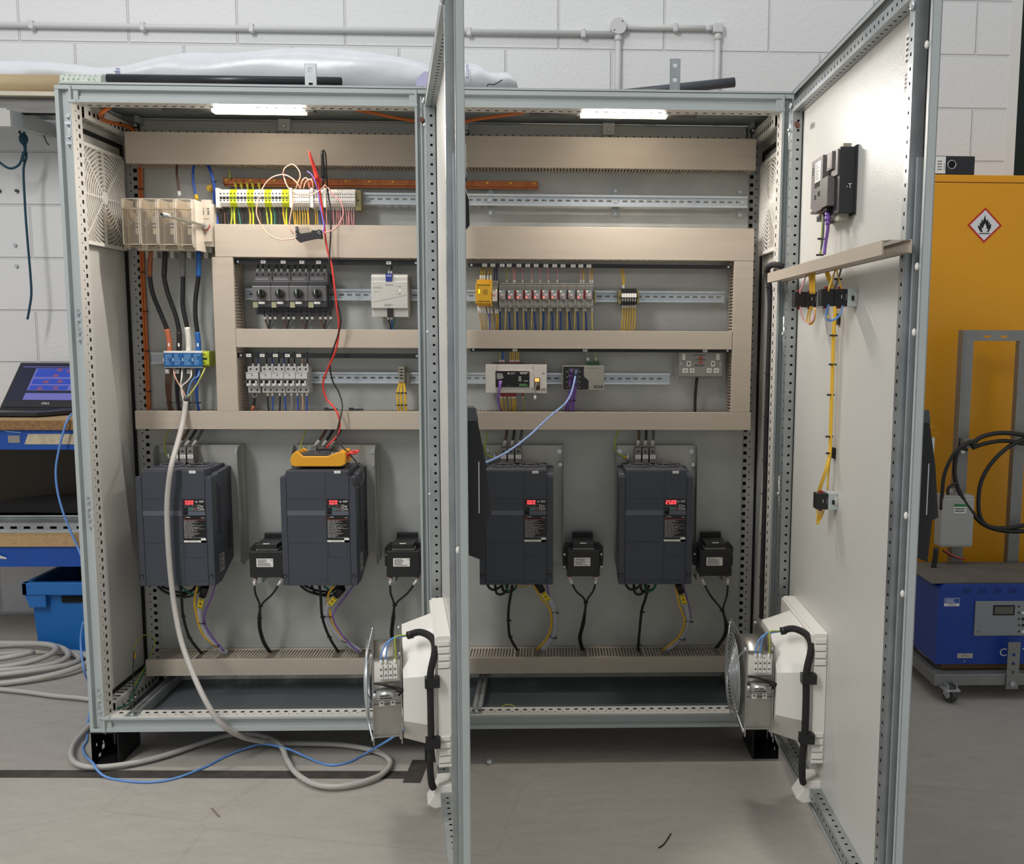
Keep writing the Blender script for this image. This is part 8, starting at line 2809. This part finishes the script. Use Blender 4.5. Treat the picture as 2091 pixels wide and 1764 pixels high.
m.perf((ux + uw, YU, zc2), (1, 0, 0), (0, 0, 1), L, zu - zc2, [(L * 0.22, L * 0.36, 0.012, 0.020), (L * 0.58, L * 0.72, 0.012, 0.020)], GT)
m.build('upright_frame', o)
a = P(1972, 905, YU - 0.02)
m = M()
m.box(a.x - 0.018, a.x + 0.018, YU - 0.05, YU, a.z - 0.014, a.z + 0.018, GT)
m.cyl((a.x, YU - 0.05, a.z + 0.004), (a.x, YU - 0.051, a.z + 0.004), 0.006, DARK, n=10)
m.box(a.x - 0.018, a.x + 0.010, YU - 0.004, YU, a.z - 0.045, a.z - 0.014, GT)
m.cyl((a.x - 0.004, YU - 0.004, a.z - 0.032), (a.x - 0.004, YU - 0.010, a.z - 0.032), 0.009, ZINC, n=8)
m.build('hook', o)
ux_top = ux
YH = 0.47
xa, xb = P(1912.5, 1300, YH).x, 3.55
z0, z1 = P(1950, 1356, YH).z, P(1950, 1195, YH).z
BC = mat('charger_blue', (20, 62, 150), 0.4)
o = T('battery_charger', 'blue metal battery charger with grey control panel on the trolley', 'battery charger', ((xa + xb) / 2, 0.6, zr1))
m = M()
r = 0.03
pf = [(xa, z0), (xb, z0), (xb, z1), (xa + r, z1)] + [(xa + r - r * math.sin(t), z1 - r + r * math.cos(t)) for t in (0.3, 0.6, 0.9, 1.2, 1.57)]
m.py(pf, YH, YH + 0.30, BC)
m.box(xa - 0.02, xb, YH + 0.02, YH + 0.31, z1 + 0.0005, z1 + 0.004, mat('dusty_top', (104, 98, 90), 0.8, var=0.12, scale=12))
m.box(xa + 0.03, xb, YH + 0.02, YH + 0.28, zr1, z0, mat('wood_packing', (110, 86, 60), 0.8))
m.build('case', o)
m = M()
for k in range(4):
    for j in range(3):
        c0_ = P(1966 + 31.5 * k, 1203 + 3.2 * j, YH)
        m.box(c0_.x, c0_.x + 0.028, YH - 0.0003, YH, c0_.z - 0.002, c0_.z, mat('vent_dark_blue', (8, 18, 46), 0.7))
m.build('vents', o)
a, b, c, d = pr(1989, 1226.5, 2130, 1297, YH)
M().box(a, b, YH - 0.006, YH, c, d, mat('panel_grey', (142, 146, 148), 0.45)).build('control_panel', o, bev=0.002)
m = M()
e, f_, g_, h = pr(2028, 1235.5, 2071.5, 1256, YH - 0.006)
m.box(e, f_, YH - 0.008, YH - 0.006, g_, h, INK)
m.box(e + 0.005, f_ - 0.005, YH - 0.0085, YH - 0.008, g_ + 0.005, h - 0.005, mat('grey_lcd', (98, 98, 90), 0.3))
m.build('display', o)
m = M()
for k in range(5):
    c0_ = P(2080.5, 1238 + 12.8 * k, YH - 0.006)
    m.cyl((c0_.x, YH - 0.006, c0_.z), (c0_.x, YH - 0.0075, c0_.z), 0.0032, INK, n=10)
    if k:
        m.box(c0_.x + 0.010, c0_.x + 0.05, YH - 0.0068, YH - 0.006, c0_.z - 0.005, c0_.z + 0.004, PAPER if k in (1, 4) else INK)
c0_ = P(1998, 1290, YH - 0.006)
m.text('CE', (c0_.x, YH - 0.006, c0_.z), (1, 0, 0), (0, 0, 1), 0.007, INK)
m.build('buttons', o)
m = M()
e, f_, g_, h = pr(1928, 1221, 1959, 1237.5, YH)
m.box(e, f_, YH - 0.0008, YH, g_, h, PAPER)
m.box(e + 0.001, f_ - 0.001, YH - 0.001, YH - 0.0008, g_ + 0.010, h - 0.001, mat('label_blue', (36, 80, 170), 0.5))
m.lines((e + 0.005, YH - 0.001, h - 0.003), (1, 0, 0), (0, 0, 1), f_ - e - 0.010, 0.014, 3, PAPER, 3, lo=0.6)
m.text('TA90203', ((e + f_) / 2, YH - 0.0008, g_ + 0.005), (1, 0, 0), (0, 0, 1), 0.006, INK)
m.build('asset_label', o)
m = M()
e, f_, g_, h = pr(1954.5, 1334, 1986, 1343.5, YH)
m.box(e, f_, YH - 0.0008, YH, g_, h, mat('putty_label', (184, 176, 164), 0.6))
m.text('24V 60', ((e + f_) / 2, YH - 0.0008, (g_ + h) / 2), (1, 0, 0), (0, 0, 1), 0.007, mat('brown_ink', (90, 66, 50), 0.6))
c0_ = P(1969, 1349.5, YH)
m.cyl((c0_.x, YH, c0_.z), (c0_.x, YH - 0.002, c0_.z), 0.0025, ZINC, n=8)
m.build('rating_label', o)
c0_ = P(2040, 1332.5, YH)
M().text('CL   TE', (c0_.x, YH - 0.0004, c0_.z), (1, 0, 0), (0, 0, 1), 0.029, PAPER, align='LEFT').build('lettering', o)

# junction box on the upright, charger leads
YJ = YU - 0.06
a, b, z0, z1 = pr(1922, 1012, 1987, 1117, YJ)
o = T('junction_box', 'pale grey junction box with small green label on the trolley upright', 'junction box', ((a + b) / 2, YU, z0))
m = M()
m.box(a, b, YJ, YU, z0, z1, mat('box_grey', (178, 178, 172), 0.5))
m.box(a - 0.001, b + 0.001, YJ - 0.002, YJ + 0.02, z0 + 0.006, z1 - 0.012, MATS['box_grey'])
m.build('box', o, bev=0.003)
e, f_, g_, h = pr(1948, 1029, 1973, 1048, YJ - 0.002)
m = M().box(e, f_, YJ - 0.003, YJ - 0.002, g_, h, PAPER).box(e, f_, YJ - 0.0034, YJ - 0.003, h - 0.010, h, mat('green_label', (40, 130, 80), 0.5))
m.lines((e + 0.004, YJ - 0.003, h - 0.014), (1, 0, 0), (0, 0, 1), f_ - e - 0.008, h - g_ - 0.018, 2, INK, 6, lo=0.7)
m.build('green_label', o)
m = M().cyl((a + 0.045, YJ + 0.03, z1), (a + 0.045, YJ + 0.03, z1 + 0.020), 0.012, LGREY, n=12)
m.build('gland', o)
for pts, lab, r in (([(1985, 912), (2000, 894), (2040, 884), (2091, 888), (2150, 900)], 'thick black cable of the coil, outermost arch over the hook', 0.0085), ([(1985, 915), (2010, 906), (2050, 900), (2091, 906), (2140, 912)], 'thick black cable of the coil, middle arch', 0.0075), ([(1975, 918), (1958, 916), (1942, 936), (1928, 970), (1924, 1005), (1922, 1040)], 'black lead dropping from the hook behind the black door handle', 0.007), ([(1984, 902), (1960, 915), (1951, 940), (1950, 975), (1962, 1010), (1985, 1045), (2005, 1068), (2040, 1082), (2091, 1084), (2140, 1070)], 'black cable hanging in a wide loop below the hook', 0.0085), ([(2100, 893), (2060, 912), (2025, 945), (2003, 985), (1998, 1030), (2003, 1058), (2020, 1075), (2060, 1078), (2110, 1068)], 'black cable forming the inner ring of the coil', 0.008)):
    w = [P(x, y, YU - 0.045 - 0.02 * (j % 2)) for j, (x, y) in enumerate(pts)]
    w = [P(x, y, YU - 0.055) for x, y in pts]
    tag(M().tube(w, r, mat('charger_lead', (36, 35, 34), 0.45), n=10).build('charger_cable', org=w[0]), lab, 'cable')
w = [P(x, y, YU - 0.08) for x, y in ((1936, 1010), (1936, 998), (1944, 990), (1955, 986))]
tag(M().tube(w, 0.006, MATS['charger_lead']).build('charger_cable', org=w[0]), 'short black cable bending into the top of the junction box', 'cable')
w = [P(x, y, 0.70) for x, y in ((1912, 1118), (1908, 1150), (1900, 1175), (1885, 1195), (1870, 1200))]
tag(M().tube(w, 0.010, MATS['charger_lead']).build('charger_cable', org=w[0]), 'thick black cable curving down behind the right door below the handle', 'cable')
for k, (c_, dx) in enumerate(((C_BLK, 0), (C_RED, 3))):
    w = [P(x + dx, y, 0.74) for x, y in ((1925, 1124), (1938, 1132), (1955, 1140), (1970, 1141))]
    tag(M().tube(w, 0.003, c_).build('loose_wire', org=w[0]), ('loose black wire end lying under the junction box', 'loose red wire end lying under the junction box')[k], 'wire')

# ================================================================== number what otherwise looks alike
ORDINAL = ('first', 'second', 'third', 'fourth', 'fifth', 'sixth', 'seventh', 'eighth', 'ninth', 'tenth', 'eleventh', 'twelfth', 'thirteenth', 'fourteenth', 'fifteenth', 'sixteenth', 'seventeenth', 'eighteenth', 'nineteenth', 'twentieth')
same = {}
for o in COL.objects:
    if o.get('category'):
        same.setdefault(o['label'], []).append(o)
for lab, os_ in same.items():
    if len(os_) > 1:
        os_.sort(key=lambda o: (Vector(o.location) - CAM).dot(AX_R) / (Vector(o.location) - CAM).dot(AX_F))
        for k, o in enumerate(os_):
            tail = ', ' + ORDINAL[k] + ' from the left'
            o['label'] = ' '.join(lab.split()[:12]) + tail
            if len(o['label'].split()) > 16:
                print('LONG', o['label'])
for o in COL.objects:
    if '_org' in o:
        del o['_org']
